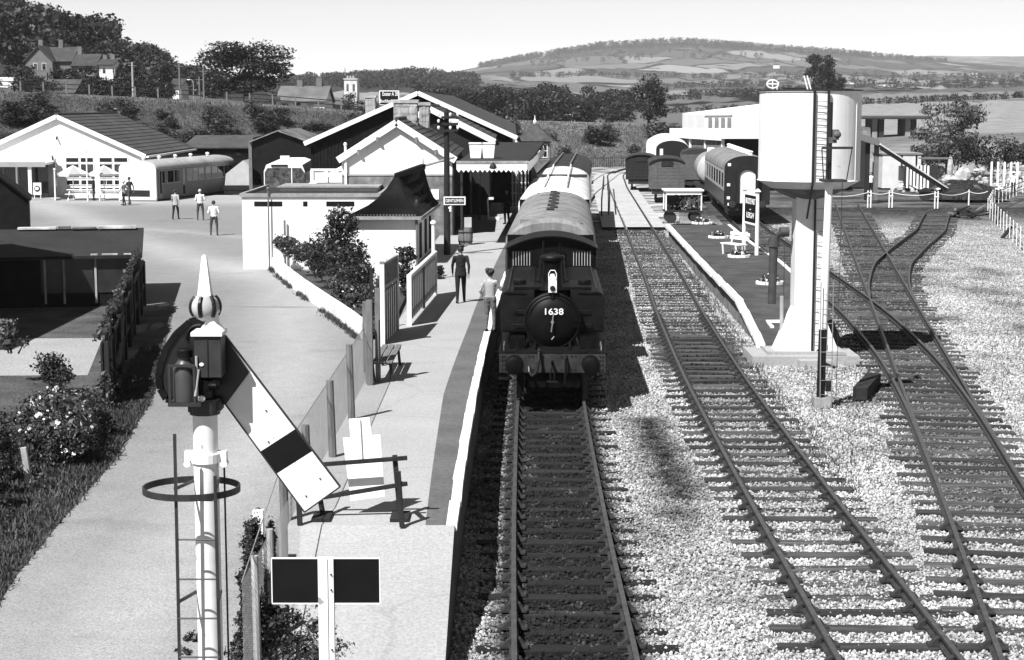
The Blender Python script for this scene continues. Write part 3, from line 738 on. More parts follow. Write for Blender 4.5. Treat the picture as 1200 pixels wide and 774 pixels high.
# frames, footplate, buffer beam
B(-.62, .1, .35, .62, 7.6, 1.12).build('frame', LOCO, lo)
fp = MB(); fp.box(-1.2, -.06, 1.16, 1.2, 8.6, 1.2)
for s in (-1, 1): fp.box(s*1.2-.02, .05, 1.08, s*1.2+.02, 8.6, 1.16)
fp.build('running_plate', LOCOT, lo)
bb = B(-1.2, -.05, .72, 1.2, .02, 1.155).build('buffer_beam', BEAM, lo)
rv = MB()
for x in (-1.13,-1.07,-.52,-.44,-.33,-.2,.2,.33,.44,.52,1.07,1.13):
    for z in (.79,.9,1.0,1.09):
        if abs(x) > 1.0 or z in (.79, 1.09): rv.tube((x,-.05,z),(x,-.075,z),.018,.014,6)
rv.build('rivets', LOCOT, bb)
for s in (-1, 1):
    bf = MB().lathe([(.20,0),(.20,-.03),(.12,-.05),(.105,-.28),(.09,-.3),(.06,-.42)], 18, (s*.86, -.05, .93), 'y').build('buffer', LOCO, lo, smooth=True)
    MB().lathe([(.05,-.42),(.185,-.43),(.19,-.45),(.17,-.46),(.1,-.47),(.01,-.475)], 22, (s*.86, -.05, .93), 'y').build('buffer_head', LOCO, bf, smooth=True)
hk = MB(); hk.path([(0,-.05,.93),(0,-.28,.93),(0,-.34,.98),(0,-.36,1.04)], .03); hk.path([(0,-.3,.93),(-.05,-.33,.75),(-.04,-.33,.55)], .022); hk.path([(0,-.3,.93),(.05,-.33,.75),(.04,-.33,.55)], .022); hk.tube((-.12,-.33,.55),(.12,-.33,.55),.03)
hk.build('coupling', LOCOT, lo)
hs = MB(); hs.path([(-.30,-.08,1.25),(-.30,-.14,1.2),(-.31,-.2,1.0),(-.36,-.22,.75),(-.45,-.2,.66),(-.52,-.12,.74),(-.53,-.06,.85)], .035, 8); hs.build('vacuum_hose', BLACK, lo, smooth=True)
hs = MB(); hs.path([(.30,-.08,1.1),(.30,-.16,1.02),(.30,-.18,.7),(.28,-.14,.45)], .03, 8); hs.build('steam_hose', LOCOT, lo, smooth=True)
gi = MB()
for s in (-1, 1): gi.bar((s*.75,.0,.72),(s*.75,.02,.12),.05,.12); gi.path([(s*1.15,-.03,1.16),(s*1.15,-.04,1.5),(s*1.12,-.02,1.52)], .014)
gi.build('guard_irons', LOCO, lo)
for s in (-1, 1):
    st = MB(); st.box(s*1.08-.16, .55, .45, s*1.08+.16, .85, .47); st.box(s*1.0-.02, .56, .45, s*1.0+.02, .84, 1.16); st.build('step', LOCOT, lo)
# smokebox and boiler
SBZ = 1.79
MB().lathe([(.66,.85),(.66,.88),(.62,.87),(.60,1.9),(.60,6.4)], 36, (0,0,SBZ), 'y').build('boiler', LOCO, lo, smooth=True)
sd = MB().lathe([(.62,.86),(.66,.80),(.66,.74),(.62,.72),(.60,.74),(.56,.72),(.50,.66),(.35,.61),(.18,.585),(.01,.58)], 40, (0,0,SBZ), 'y').build('smokebox_door', LOCO, lo, smooth=True)
hd = MB(); hd.tube((0,.585,SBZ),(0,.5,SBZ),.035); hd.bar((0,.52,SBZ+.02),(.02,.52,SBZ+.2),.03,.025); hd.bar((0,.5,SBZ-.02),(-.03,.5,SBZ-.22),.03,.025); hd.path([(.04,.55,SBZ-.33),(-.02,.53,SBZ-.4)], .014); hd.build('door_handle', M('bright_steel', .5, .1, 5, .3, metal=.7), sd)
hr = MB(); pts = [(.56*math.cos(a), .68, SBZ+.56*math.sin(a)) for a in np.linspace(R(20), R(160), 14)]; hr.path(pts, .014); hr.build('hand_rail', LOCOT, sd)
hg = MB(); hg.bar((.12,.60,SBZ+.03),(.60,.68,SBZ+.03),.02,.05); hg.bar((.12,.60,SBZ-.1),(.60,.68,SBZ-.1),.02,.05); hg.build('hinge', LOCO, sd)
text_part('1638', .2, sd, (.02, .55, SBZ + .235), FACE, WHITE, 'number', .42)
sa = MB().prism([(-.62,1.2),(.62,1.2),(.5,SBZ-.35),(-.5,SBZ-.35)], .8, 1.9).build('smokebox_saddle', LOCO, lo)
# pannier tanks: rounded top corner, bottom above the footplate
for s in (-1, 1):
    x0, x1 = .50, 1.2
    pr = [(s*x0,1.5),(s*(x1-.04),1.5),(s*x1,1.54),(s*x1,2.28)] + [(s*(x1-.16+.16*math.cos(a)), 2.28+.16*math.sin(a)) for a in np.linspace(.2, math.pi/2, 6)] + [(s*.42,2.46),(s*.42,2.2)]
    tk = MB().prism(pr, 1.0, 7.05).build('pannier_tank', LOCOT, lo)
    bd = MB(); bd.bar((s*.55,.985,1.55),(s*1.15,.985,1.55),.02,.03); bd.bar((s*.6,.985,2.40),(s*1.1,.985,2.40),.02,.02); bd.build('tank_bead', LOCO, tk)
    lk = MB(); lk.path([(s*.62,.99,2.0),(s*.62,.93,2.0),(s*.86,.93,2.0),(s*.86,.99,2.0)], .014); lk.path([(s*.62,.99,1.68),(s*.62,.93,1.68),(s*.9,.93,1.68),(s*.9,.99,1.68)], .014); lk.build('tank_grab_rail', LOCO, tk)
    fl = MB().lathe([(.16,0),(.16,.08),(.13,.11),(.04,.12)], 14, (s*.78,2.6,2.46)).build('filler_cap', LOCOT, tk, smooth=True)
    MB().path([(s*1.02,1.1,2.5),(s*1.02,6.6,2.5)], .016).build('tank_hand_rail', IRON, tk)
    for k in (1.6, 3.2, 4.8): B(s*1.2-.012 if s>0 else -1.212, k, 1.52, s*1.2+.012 if s>0 else -1.188, k+.03, 2.3).build('tank_seam', LOCO, tk)
MB().box(-.42, 1.6, 2.2, .42, 6.9, 2.42).build('boiler_top', LOCOT, lo)
MB().box(-.9, 1.25, 2.46, .9, 1.55, 2.52).build('tank_cross_pipe', LOCO, lo)
for s in (-1, 1):
    rvt = MB()
    for z in np.arange(1.56, 2.3, .09): rvt.tube((s*1.14,1.0,z),(s*1.14,.985,z),.012,.008,5)
    for x in np.arange(.56, 1.12, .08): rvt.tube((s*x,1.0,1.62),(s*x,.985,1.62),.012,.008,5)
    rvt.build('tank_rivets', LOCOT, lo)
    lir = MB(); lir.bar((s*.8,-.03,1.2),(s*.8,-.03,1.42),.05,.015,(0,1,0)); lir.bar((s*.8,-.03,1.4),(s*.8,.06,1.4),.05,.015,(0,0,1)); lir.build('lamp_iron', LOCOT, lo)
    pp = MB(); pp.path([(s*.5,.95,1.22),(s*.56,.9,1.5),(s*.62,.95,1.9)],.02,6); pp.path([(s*.4,.2,1.24),(s*.4,.75,1.3),(s*.45,.85,1.5)],.025,6); pp.build('steam_pipe', LOCOT, lo)
    MB().path([(s*1.1,.02,1.22),(s*1.1,.04,1.3),(s*1.1,.7,1.32),(s*1.1,.72,1.22)],.012,5).build('foot_rail', M('bright_steel', .5), lo)
    tb = MB(); tb.box(s*.8-.17,.35,1.2,s*.8+.17,.75,1.46); tb.build('tool_box', LOCO, lo)
    gl = MB(); gl.tube((s*.3,.9,1.26),(s*.3,.75,1.26),.06,.05,8); gl.build('cylinder_cock', LOCOT, lo)
ch = MB().lathe([(.34,0),(.29,.05),(.245,.12),(.225,.22),(.21,.62),(.225,.66),(.28,.70),(.295,.75),(.27,.79),(.2,.80),(.19,.6)], 26, (0,1.35,2.46)).build('chimney', LOCO, lo, smooth=True)
MB().lathe([(.215,.655),(.28,.695),(.298,.75),(.275,.785),(.22,.79)], 26, (0,1.35,2.463)).build('chimney_cap', LOCOT, ch, smooth=True)
MB().lathe([(.42,0),(.34,.06),(.32,.12),(.32,.42),(.29,.55),(.2,.64),(.08,.68),(.01,.69)], 24, (0,3.5,2.44)).build('dome', LOCO, lo, smooth=True)
MB().lathe([(.24,0),(.2,.05),(.13,.12),(.11,.4),(.13,.45),(.1,.47)], 18, (0,5.1,2.44)).build('safety_valve', M('dull_brass', .2, .2, 4, .4, metal=.6), lo, smooth=True)
wsl = MB(); wsl.tube((-.22,6.7,2.5),(-.22,6.7,3.15),.03); wsl.tube((.22,6.7,2.5),(.22,6.7,3.1),.025); wsl.build('whistles', LOCOT, lo)
# head lamp on the bracket at the chimney foot
lp = MB(); lp.box(-.095,.63,2.46,.095,.83,2.74); lp.lathe([(.08,0),(.1,.02),(.06,.09),(.05,.13),(.02,.14)], 12, (0,.73,2.74)); hl = lp.build('head_lamp', WHITE, lo)
MB().lathe([(.062,.0),(.062,-.03),(.045,-.035),(.01,-.036)], 16, (0,.632,2.56), 'y').build('lens', BLACK, hl, smooth=True)
MB().path([(-.085,.73,2.72),(-.09,.73,2.88),(-.05,.73,2.96),(.05,.73,2.96),(.09,.73,2.88),(.085,.73,2.72)], .011).build('lamp_handle', WHITE, hl)
B(-.03,.64,2.3,.03,.8,2.46).build('lamp_iron', LOCO, lo)
# cab
CF = 6.9
def arch(W, z0, rise, n_=14): return [(W/2 - W*k/n_, z0 + rise*(1-((k/n_-.5)*2)**2)) for k in range(n_+1)]
cab = MB()
cab.prism([(-1.17,1.2),(-.42,1.2),(-.42,3.2),(-1.17,3.02)], CF, CF+.04) if False else None
W2 = 1.17; wz0, wz1 = 2.48, 2.86
def cabz(x): return 2.96 + .30 * (1 - (x / W2) ** 2)
xsw = [-W2, -1.05, -.55, 0, .55, 1.05, W2]
for a, b_ in zip(xsw[:-1], xsw[1:]):
    if abs(a + b_) / 2 > .6 and abs(a + b_) / 2 < 1.05:
        cab.prism([(a,1.2),(b_,1.2),(b_,wz0),(a,wz0)], CF, CF+.04); cab.prism([(a,wz1),(b_,wz1),(b_,cabz(b_)),(a,cabz(a))], CF, CF+.04)
    else: cab.prism([(a,1.2),(b_,1.2),(b_,cabz(b_)),(a,cabz(a))], CF, CF+.04)
cab.box(-W2, CF+.04, 1.2, -W2+.03, CF+1.6, 2.88); cab.box(W2-.03, CF+.04, 1.2, W2, CF+1.6, 2.88); cab.box(-W2, CF+1.6, 1.2, W2, CF+1.63, 2.1)
cb = cab.build('cab', LOCO, lo)
for s in (-1, 1):
    wn_ = MB(); wn_.box(s*.8-.27, CF-.012, wz0-.03, s*.8+.27, CF-.002, wz0); wn_.box(s*.8-.27, CF-.012, wz1, s*.8+.27, CF-.002, wz1+.03)
    wn_.box(s*.8-.275, CF-.012, wz0, s*.8-.25, CF-.002, wz1); wn_.box(s*.8+.25, CF-.012, wz0, s*.8+.275, CF-.002, wz1)
    wo = wn_.build('window_frame', LOCOT, cb)
    for k in range(7): B(s*.8-.22+.073*k-.008, CF+.012, wz0, s*.8-.22+.073*k+.008, CF+.028, wz1).build('window_bar', M('bright_bar', .6, .1, 4, .35, metal=.4), wo)
rf = MB(); a0 = arch(2.42, 2.96, .33); rf.prism(a0 + [(x, z-.035) for x, z in a0[::-1]], CF-.18, CF+1.75)
rf.build('cab_roof', LOCOT, lo, smooth=True)
gu = MB()
for s in (-1, 1): gu.path([(s*1.2, CF-.18, 2.97),(s*1.2, CF+1.75, 2.97)], .02)
gu.build('roof_gutter', IRON, lo)
B(-1.15, CF+1.63, 1.2, 1.15, CF+2.2, 2.3).build('bunker', LOCO, lo)
WHEELME = MB().lathe([(.60,-.07),(.62,-.065),(.62,.065),(.60,.07),(.5,.05),(.48,.02),(.12,.02),(.12,.1),(.01,.1)], 26, (0,0,0), 'y').mesh('wheel', IRON, True)
for y in (1.6, 3.6, 5.9):
    for s in (-1, 1): link('wheel', WHEELME, lo, (s*.73, y, .62), (0, 0, s*math.pi/2))

# ---------------------------------------------------------------- coaches
BOGIEW = MB().lathe([(.45,-.06),(.46,.06),(.4,.05),(.36,.02),(.1,.02),(.01,.05)], 18, (0,0,0), 'y').mesh('wheel', IRON, True)
def arch_roof(W, z0, rise, L, th=.04, n_=18, dome=0.0):
    pr = [(W/2*math.cos(t), z0 + rise*math.sin(t)**.8) for t in np.linspace(0, math.pi, n_)]
    mb = MB()
    ring = [(0, .82), (.12, .95), (.5, 1), (L - .5, 1), (L - .12, .95), (L, .82)] if dome else [(0, 1), (L, 1)]
    V = []
    for y, k in ring: V += [(x*(.5+.5*k), y, z0 + (z - z0) * k) for x, z in pr]
    n2 = len(pr); Fc = [(i*n2+k, i*n2+k+1, (i+1)*n2+k+1, (i+1)*n2+k) for i in range(len(ring)-1) for k in range(n2-1)]
    mb.add(V, Fc); mb.add(V[:n2], [tuple(range(n2))]); mb.add(V[-n2:], [tuple(range(n2))]); return mb
def coach(name, label, c, D0, L, W=2.66, z0=.95, z1=2.95, rise=.78, roofm=None, lower=None, upper=None, band=1.75, end=None, vents=0, wins=8, dome=1, group=None, vent_mat=None, bands=()):
    t = thing(name, label, 'railway coach', (c(D0), D0, 0), tang(c, D0 + L/2), group)
    lower = lower or MAROON; upper = upper or TAN; end = end or LOCO
    B(-W/2, 0.02, z0, W/2, L-.02, band).build('lower_body', lower, t)
    B(-W/2, 0.02, band, W/2, L-.02, z1).build('upper_body', upper, t)
    rf_ = arch_roof(W+.06, z1-.02, rise, L, dome=dome).build('roof', roofm, t, smooth=True)
    for y in np.arange(2.2, L - 1, 2.4):                            # roof seams
        V = [(W/2*1.012*math.cos(q), 0, z1-.02 + (rise+.012)*math.sin(q)**.8) for q in np.linspace(.12, math.pi-.12, 14)]
        sm = MB()
        for a, b_ in zip(V[:-1], V[1:]): sm.bar((a[0],y,a[2]),(b_[0],y,b_[2]),.05,.02)
        sm.build('roof_seam', roofm, rf_)
    for y0 in (0.0, L-.02): B(-W/2+.05, y0-.02, z0, W/2-.05, y0+.03, z1+.3).build('end_panel', end, t)
    for s in (-1, 1):
        for k in range(wins):
            y = L*(k+.5)/wins; ww = L/wins*.62
            fr = B(s*W/2-.012 if s>0 else -W/2-.012, y-ww/2-.04, band+.16, s*W/2+.012 if s>0 else -W/2+.012, y+ww/2+.04, z1-.2).build('window', upper, t)
            B(s*W/2-.018 if s>0 else -W/2-.018, y-ww/2, band+.2, s*W/2+.018 if s>0 else -W/2+.018, y+ww/2, z1-.24).build('pane', GLASS, fr)
    for k in range(vents):
        y = L*(k+.5)/vents
        for s in ((-1, 1) if vents < 9 else (0,)):
            MB().lathe([(.13,0),(.14,.1),(.1,.2),(.16,.24),(.12,.3),(.02,.32)], 10, (s*.45+(.25 if s==0 else 0), y, z1+rise-.1)).build('ventilator', vent_mat or roofm, rf_, smooth=True)
    B(-W/2+.2, .1, .62, W/2-.2, L-.1, z0).build('underframe', IRON, t)
    for yb in (2.4, L-2.4):
        bo = B(-1.0, yb-1.6, .3, 1.0, yb+1.6, .7).build('bogie', IRON, t)
        for yw in (-1.1, 1.1):
            for s in (-1, 1): link('wheel', BOGIEW, bo, (s*.73, yb+yw, .46), (0,0,math.pi/2))
    for y0, sg in ((0, -1), (L, 1)):
        for s in (-1, 1): MB().lathe([(.1,0),(.08,.3*sg),(.2,.32*sg),(.2,.36*sg),(.02,.37*sg)], 12, (s*.86, y0, 1.0), 'y').build('buffer', IRON, t, smooth=True)
    return t, rf_
c1, r1 = coach('railway_coach', 'grey roofed first coach coupled behind the black locomotive', MAIN, 47.4, 14.8, roofm=ROOFG, W=2.5, z1=2.82, rise=.8, upper=MAROON, group='coaches of the platform train')
for k in range(11): B(-.12 + (.06 if k%2 else -.04), 3.2 + k*1.0, 3.58, .1 + (.06 if k%2 else -.04), 4.05 + k*1.0, 3.635).build('roof_patch', BLACK, r1)
B(-.85, .25, 3.3, .85, .4, 3.52).build('end_step', ROOFG, r1)
c2, r2 = coach('railway_coach', 'white roofed second coach of the platform train', MAIN, 62.6, 21.6, roofm=ROOFW, z1=2.95, rise=.76, upper=CREAM, group='coaches of the platform train')
for s in (-1, 1):
    ra = MB(); ra.path([(s*.42,.4,3.78),(s*.42,20.5,3.78)], .035)
    for y in np.arange(.6, 20.5, 2.2): ra.tube((s*.42,y,3.6),(s*.42,y,3.78),.02)
    ra.build('roof_board', WHITE, r2)
B(-1.2, 9.9, 3.62, 1.2, 10.05, 3.755).build('roof_joint', ROOFD, r2)
gb = MB()
for k in range(5): gb.box(-.62, -.5+.1*k, 1.1, .62, -.44+.1*k, 3.5)
gb.build('gangway_bellows', BLACK, c2)
c3, r3 = coach('railway_coach', 'dark roofed third coach at the tail of the platform train', MAIN, 85.2, 20.5, roofm=ROOFD, z1=2.95, rise=.76, upper=CREAM, group='coaches of the platform train')
gb = MB()
for s in (-1, 1): gb.path([(s*.4,.3,3.74),(s*.4,20,3.74)], .04)
gb.build('roof_board', ROOFG, r3)

# maroon and tan coach standing in the siding, gangway end towards us
cm, rm = coach('railway_coach', 'maroon and cream coach with bright arched gangway door, parked in the siding', lambda D: LA(D) + .0, 98.2, 19.8, W=2.62, z1=3.0, rise=.8, roofm=ROOFG, lower=MAROON, upper=TAN, end=LOCO, vents=10, wins=8, vent_mat=WHITE)
e_ = MB(); pr = [(1.31*math.cos(t), 2.98 + .78*math.sin(t)**.8) for t in np.linspace(0, math.pi, 18)]; e_.prism(pr + [(-1.31,.95),(1.31,.95)], -.06, .0); e_.build('end_panel', M('dark_coach_end', .018, .3, 2, .4), cm)
ga = MB(); pr = [(.62*math.cos(t), 2.75 + .5*math.sin(t)) for t in np.linspace(0, math.pi, 14)]; pi_ = [(.46*math.cos(t), 2.62 + .36*math.sin(t)) for t in np.linspace(math.pi, 0, 14)]
ga.prism(pr + [(-.62,1.05)] + [(-.46,1.05)] + pi_ + [(.46,1.05),(.62,1.05)], -.4, -.06); gg = ga.build('gangway', BLACK, cm)
pr = [(.45*math.cos(t), 2.6 + .35*math.sin(t)) for t in np.linspace(0, math.pi, 12)]; MB().prism(pr + [(-.45,1.06),(.45,1.06)], -.3, -.25).build('gangway_door', WHITE, gg)
for x, z in ((-1.02,3.25),(-1.05,2.1),(-1.05,1.35),(-1.0,.98)): B(x-.1, -.075, z-.08, x+.08, -.062, z+.08).build('lamp_bracket', WHITE, cm)

# other stock on the far sidings
S2 = lambda D: LA(D) + .0
cf, rf2 = coach('railway_coach', 'dark ended coach with cream windows standing beyond the vans', lambda D: 12.9 + (D-138) * .085, 138, 17, W=2.62, z1=3.0, rise=.8, roofm=ROOFW, lower=MAROON, upper=CREAM, vents=0, wins=8)
pr = [(1.31*math.cos(t), 2.98 + .78*math.sin(t)**.8) for t in np.linspace(0, math.pi, 18)]; MB().prism(pr + [(-1.31,.95),(1.31,.95)], -.06, 0).build('end_panel', BLACK, cf)
B(-1.0,-.09,1.5,-.75,-.065,3.1).build('end_window', WHITE, cf)
cw, rw_ = coach('railway_coach', 'pale coach furthest back beside the embankment curve', lambda D: 13.6 + (D-157) * .12, 157, 14, W=2.6, z1=3.0, rise=.8, roofm=ROOFW, lower=CREAM, upper=WHITE, end=WHITE, wins=5)
def box_van(name, label, loc, rz, L, W, H_, m_, roof, group=None):
    t = thing(name, label, 'railway wagon', loc, rz, group)
    B(-W/2, 0, .95, W/2, L, H_-.4).build('body', m_, t)
    pr = [(W/2*math.cos(q), H_-.42 + .42*math.sin(q)) for q in np.linspace(0, math.pi, 13)]; MB().prism(pr, .0, .03).build('end_top', m_, t)
    MB().prism([(x*1.05, z+.03) for x, z in pr] + [(x*1.0, z-.02) for x, z in pr[::-1]], -.12, L+.1).build('roof', roof, t, smooth=True)
    for k in range(7): B(-W/2+.01, -.025, .98+.235*k, W/2-.01, 0, 1.2+.235*k).build('plank', m_, t)
    for s in (-1, 1): B(s*W*.3-.06, -.05, .95, s*W*.3+.06, -.025, H_-.5).build('end_post', m_, t)
    B(-.4, -.07, H_-.55, .4, -.03, H_-.2).build('end_hatch', WOODD, t)
    B(-W/2+.2, .1, .6, W/2-.2, L-.1, .95).build('underframe', IRON, t)
    for y in (1.1, L-1.1):
        for s in (-1, 1): link('wheel', BOGIEW, t, (s*.73, y, .46), (0,0,math.pi/2))
    return t
GREYV = M('grey_van_boards', .11, .2, 3, .8, big=.2, stretch=(1,1,4))
box_van('goods_van', 'grey planked goods van with arched dark roof and end hatch', (at(782,236).x, 119, -.15), -.07, 6.5, 2.45, 3.1, GREYV, ROOFD)
box_van('goods_van', 'small dark goods van behind the grey planked van', (10.1, 134, -.15), -.08, 5.5, 2.4, 2.9, WOODD, ROOFD)
tw = thing('tank_wagon', 'pale cylindrical tank wagon between maroon coach and vans', 'railway wagon', (14.2, 121, 0), -.07)
MB().lathe([(.5,0),(.95,.12),(1.1,.3),(1.12,.35),(1.12,6),(1.1,6.05),(.9,6.25),(.4,6.35)], 26, (0,0,2.1), 'y').build('tank', M('pale_tank_paint', .5, .15, 2, .5, big=.2), tw, smooth=True)
for y in (.6, 2.4, 4.2, 5.8): MB().lathe([(1.15,y),(1.15,y+.1)], 26, (0,0,2.1), 'y').build('tank_band', GREYV, tw)
B(-1.1, .0, .75, 1.1, 6.4, 1.0).build('underframe', IRON, tw); MB().lathe([(.3,0),(.3,.35),(.25,.4)], 14, (0,3.2,3.15)).build('dome', WHITE, tw)
for y in (1.2, 5.2):
    for s in (-1, 1): link('wheel', BOGIEW, tw, (s*.73, y, .46), (0,0,math.pi/2))
ow = thing('open_wagon', 'grey open wagon half hidden between the coach and the tank wagon', 'railway wagon', (14.0, 129.5, 0), -.08)
B(-1.2, 0, 1.0, 1.2, 5.5, 2.9).build('body', GREYV, ow); B(-1.0,.1,.6,1.0,5.4,1.0).build('underframe', IRON, ow)
pr = [(1.2*math.cos(q), 2.9 + .4*math.sin(q)) for q in np.linspace(0, math.pi, 11)]; MB().prism(pr, 0, 5.5).build('sheet_cover', ROOFD, ow)
# flower trolley with white canopy at the head of the island
p = at(801, 262, 0); ft = thing('flower_wagon', 'platform truck with white canopy on posts carrying white flowers', 'trolley', (p.x, p.y, 0), 0)
B(-1.05, 0, .62, 1.05, 1.6, .72).build('deck', WOODD, ft); MB().prism([(-1.12,1.82),(1.12,1.82),(1.12,1.9),(-1.12,1.9)], -.1, 1.7).build('canopy', WHITE, ft)
for x in (-1.0, 1.0):
    for y in (.06, 1.5): B(x-.035, y-.03, .72, x+.035, y+.03, 1.82).build('post', WHITE, ft)
B(-1.0, -.01, 1.62, 1.0, .03, 1.82).build('fascia', WHITE, ft)
B(-.95, 1.5, .72, .95, 1.55, 1.5).build('back_board', BLACK, ft)
for x in (-.7, .7):
    for y in (.15, 1.45): link('wheel', MB().lathe([(.3,-.04),(.32,0),(.3,.04),(.1,.05),(.02,.05)], 16, (0,0,0), 'y').mesh('wheel', IRON, True), ft, (x, y, .32), (0,0,math.pi/2 if False else 0))
V, Q = leaf_cloud(260, [(.2,.6,1.05),(.55,.7,1.1),(-.1,.7,.95)], [(.4,.4,.42),(.35,.4,.4),(.3,.3,.3)], .09, 5, .3); bulk('flowers', V, Q, PETAL, ft)
V, Q = leaf_cloud(400, [(-.5,.7,.95),(.4,.9,.9),(0,.8,.9)], [(.5,.5,.3),(.5,.5,.35),(.5,.4,.3)], .09, 6, .3); bulk('greenery', V, Q, LEAF, ft)

# ---------------------------------------------------------------- station buildings
def roof_slab(p0, p1, p2, p3, th, mat, name, parent, up=None):
    a, b_, c_, d = map(Vector, (p0, p1, p2, p3)); nrm = (b_ - a).cross(d - a).normalized()
    if nrm.z < 0: nrm = -nrm
    vs = [a, b_, c_, d, a - nrm*th, b_ - nrm*th, c_ - nrm*th, d - nrm*th]
    return MB().add(vs, [(0,1,2,3),(7,6,5,4),(0,4,5,1),(1,5,6,2),(2,6,7,3),(3,7,4,0)]).build(name, mat, parent)
def courses(p_ridge0, p_ridge1, p_eave0, p_eave1, n_, mat, parent, name='roof_course', lap=.05):
    """tile courses laid from eave to ridge, each a little proud of the next"""
    r0, r1, e0, e1 = map(Vector, (p_ridge0, p_ridge1, p_eave0, p_eave1)); nrm = (r1 - r0).cross(e0 - r0).normalized()
    if nrm.z < 0: nrm = -nrm
    for k in range(n_):
        t0, t1 = k / n_, (k + 1) / n_ + .02
        a0, a1 = e0.lerp(r0, t0), e1.lerp(r1, t0); b0, b1 = e0.lerp(r0, min(1, t1)), e1.lerp(r1, min(1, t1))
        vs = [a0 + nrm*lap, a1 + nrm*lap, b1 + nrm*.01, b0 + nrm*.01, a0, a1]
        MB().add(vs, [(0,1,2,3),(4,5,1,0)]).build(name, mat, parent)
def gable_house(t, W, L, eave, ridge, wall, roofm, trim=None, overhang=.25, ncourse=0, th=.12, xr=0.0):
    """front gable in the plane y=0 facing -y, ridge along +y"""
    MB().prism([(-W/2,-.4),(W/2,-.4),(W/2,eave),(xr,ridge),(-W/2,eave)], 0, L).build('wall', wall, t)
    k = (ridge - eave) / (W/2); ov = overhang
    for s in (-1, 1):
        e = (s*(W/2+ov), eave - k*ov + .06); rr = (xr, ridge + .06)
        sl = roof_slab((rr[0],-ov,rr[1]), (rr[0],L+ov,rr[1]), (e[0],L+ov,e[1]), (e[0],-ov,e[1]), th, roofm, 'roof', t)
        if ncourse: courses((rr[0],-ov,rr[1]+.01), (rr[0],L+ov,rr[1]+.01), (e[0],-ov,e[1]+.01), (e[0],L+ov,e[1]+.01), ncourse, roofm, sl)
        if trim: MB().bar((rr[0],-ov-.04,rr[1]-.12),(e[0],-ov-.04,e[1]-.12),.07,.3,(0,0,1)).build('barge_board', trim, t)
    MB().tube((xr,-ov,ridge+.1),(xr,L+ov,ridge+.1),.09,.09,8).build('ridge_tiles', roofm, t)
def window(t, x0, x1, z0, z1, y=-.0, frame=WHITE, nx=1, nz=1, fw=.05, depth=.05):
    f = MB(); f.box(x0-fw,y-depth,z0-fw,x1+fw,y,z0); f.box(x0-fw,y-depth,z1,x1+fw,y,z1+fw); f.box(x0-fw,y-depth,z0,x0,y,z1); f.box(x1,y-depth,z0,x1+fw,y,z1)
    for i in range(1, nx): q = x0+(x1-x0)*i/nx; f.box(q-fw/3,y-depth,z0,q+fw/3,y,z1)
    for i in range(1, nz): q = z0+(z1-z0)*i/nz; f.box(x0,y-depth+.002,q-fw/3,x1,y-.002,q+fw/3)
    o = f.build('window', frame, t); B(x0,y-.02,z0,x1,y-.008,z1).build('pane', GLASS, o); return o
def side_window(t, x, y0, y1, z0, z1, s=1, frame=WHITE):
    o = B(x-.03 if s>0 else x, y0-.06, z0-.06, x+.0 if s<0 else x+.03, y1+.06, z1+.06).build('window', frame, t); B(x+.025*s-.01, y0, z0, x+.025*s+.016*s, y1, z1).build('pane', GLASS, o); return o

# cafe with long white gable
cf_ = at(70, 232); ca = thing('cafe_building', 'large white gabled cafe with low tiled roof beside the forecourt', 'building', (cf_.x, 122.9, 0))
gable_house(ca, 12.2, 18.5, 3.1, 5.85, WALLW, TILE, WHITE, .18, 13, .14)
B(6.1, -.2, 2.86, 6.5, 18.7, 3.0).build('gutter', WHITE, ca)
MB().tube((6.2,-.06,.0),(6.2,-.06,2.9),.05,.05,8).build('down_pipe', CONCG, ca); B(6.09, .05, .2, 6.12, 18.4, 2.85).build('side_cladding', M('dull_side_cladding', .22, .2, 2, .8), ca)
wins = ((7.7,11.5),(11.9,15.6)) if False else None
for x0, x1 in (((79,95)),((96,112)),((118,134)),((135,152))):
    a0 = (x0-70)/2000*123; a1 = (x1-70)/2000*123
    window(ca, a0, a1-.1, 2.55, 2.85, 0); window(ca, a0, a1-.1, 1.45, 2.4, 0, nx=1 if x0 in (79,118) else 2)
    window(ca, a0, a1-.1, .95, 1.25, 0, nx=2); window(ca, a0, a1-.1, .5, .72, 0, nx=2)
lh = MB(); lh.path([(-.05,-.01,4.35),(-.02,-.3,4.2)], .07); lh.build('wall_lamp', BLACK, ca); MB().path([(-.45,-.01,3.0),(-.35,-.25,2.7)], .06).build('wall_lamp', BLACK, ca)
# glazed porch with awning on the left part of the gable
po = thing('glazed_porch', 'dark glazed cafe porch under a flat white awning', 'porch', (cf_.x, 122.9, 0))
PX = lambda x: (x-70)/2000*122
B(PX(-60), -2.6, 2.45, PX(67), -.02, 2.62).build('awning', WHITE, po); B(PX(-60), -2.64, 2.3, PX(66), -2.6, 2.66).build('fascia', M('grey_fascia', .35, .1, 3, .6), po)
B(PX(-60), -1.6, .12, PX(64), -1.55, 2.44).build('glazing', GLASS, po)
for x in (-40,-20,-2,13,28,30,43): B(PX(x)-.06, -1.68, .12, PX(x)+.06, -1.6, 2.44).build('mullion', WHITE if x in (43,28) else WOOD, po)
B(PX(47)-.12,-2.5,.1,PX(47)+.12,-2.4,2.44).build('post', WHITE, po)
for x in (55, 62): MB().bar((PX(67),-.1,2.5),(PX(76),-2.2,.6),.06,.9,(0,0,1)).build('side_screen', M('patterned_screen', .3, .5, 4, .6), po)
B(PX(-2)-1, -1.64, .12, PX(-2)+.8, -1.605, 1.3).build('panel', WOOD, po)
B(PX(-80), -3.2, -.02, PX(80), -.01, .1).build('step', CONC, po)
p = at(55, 222, .0)
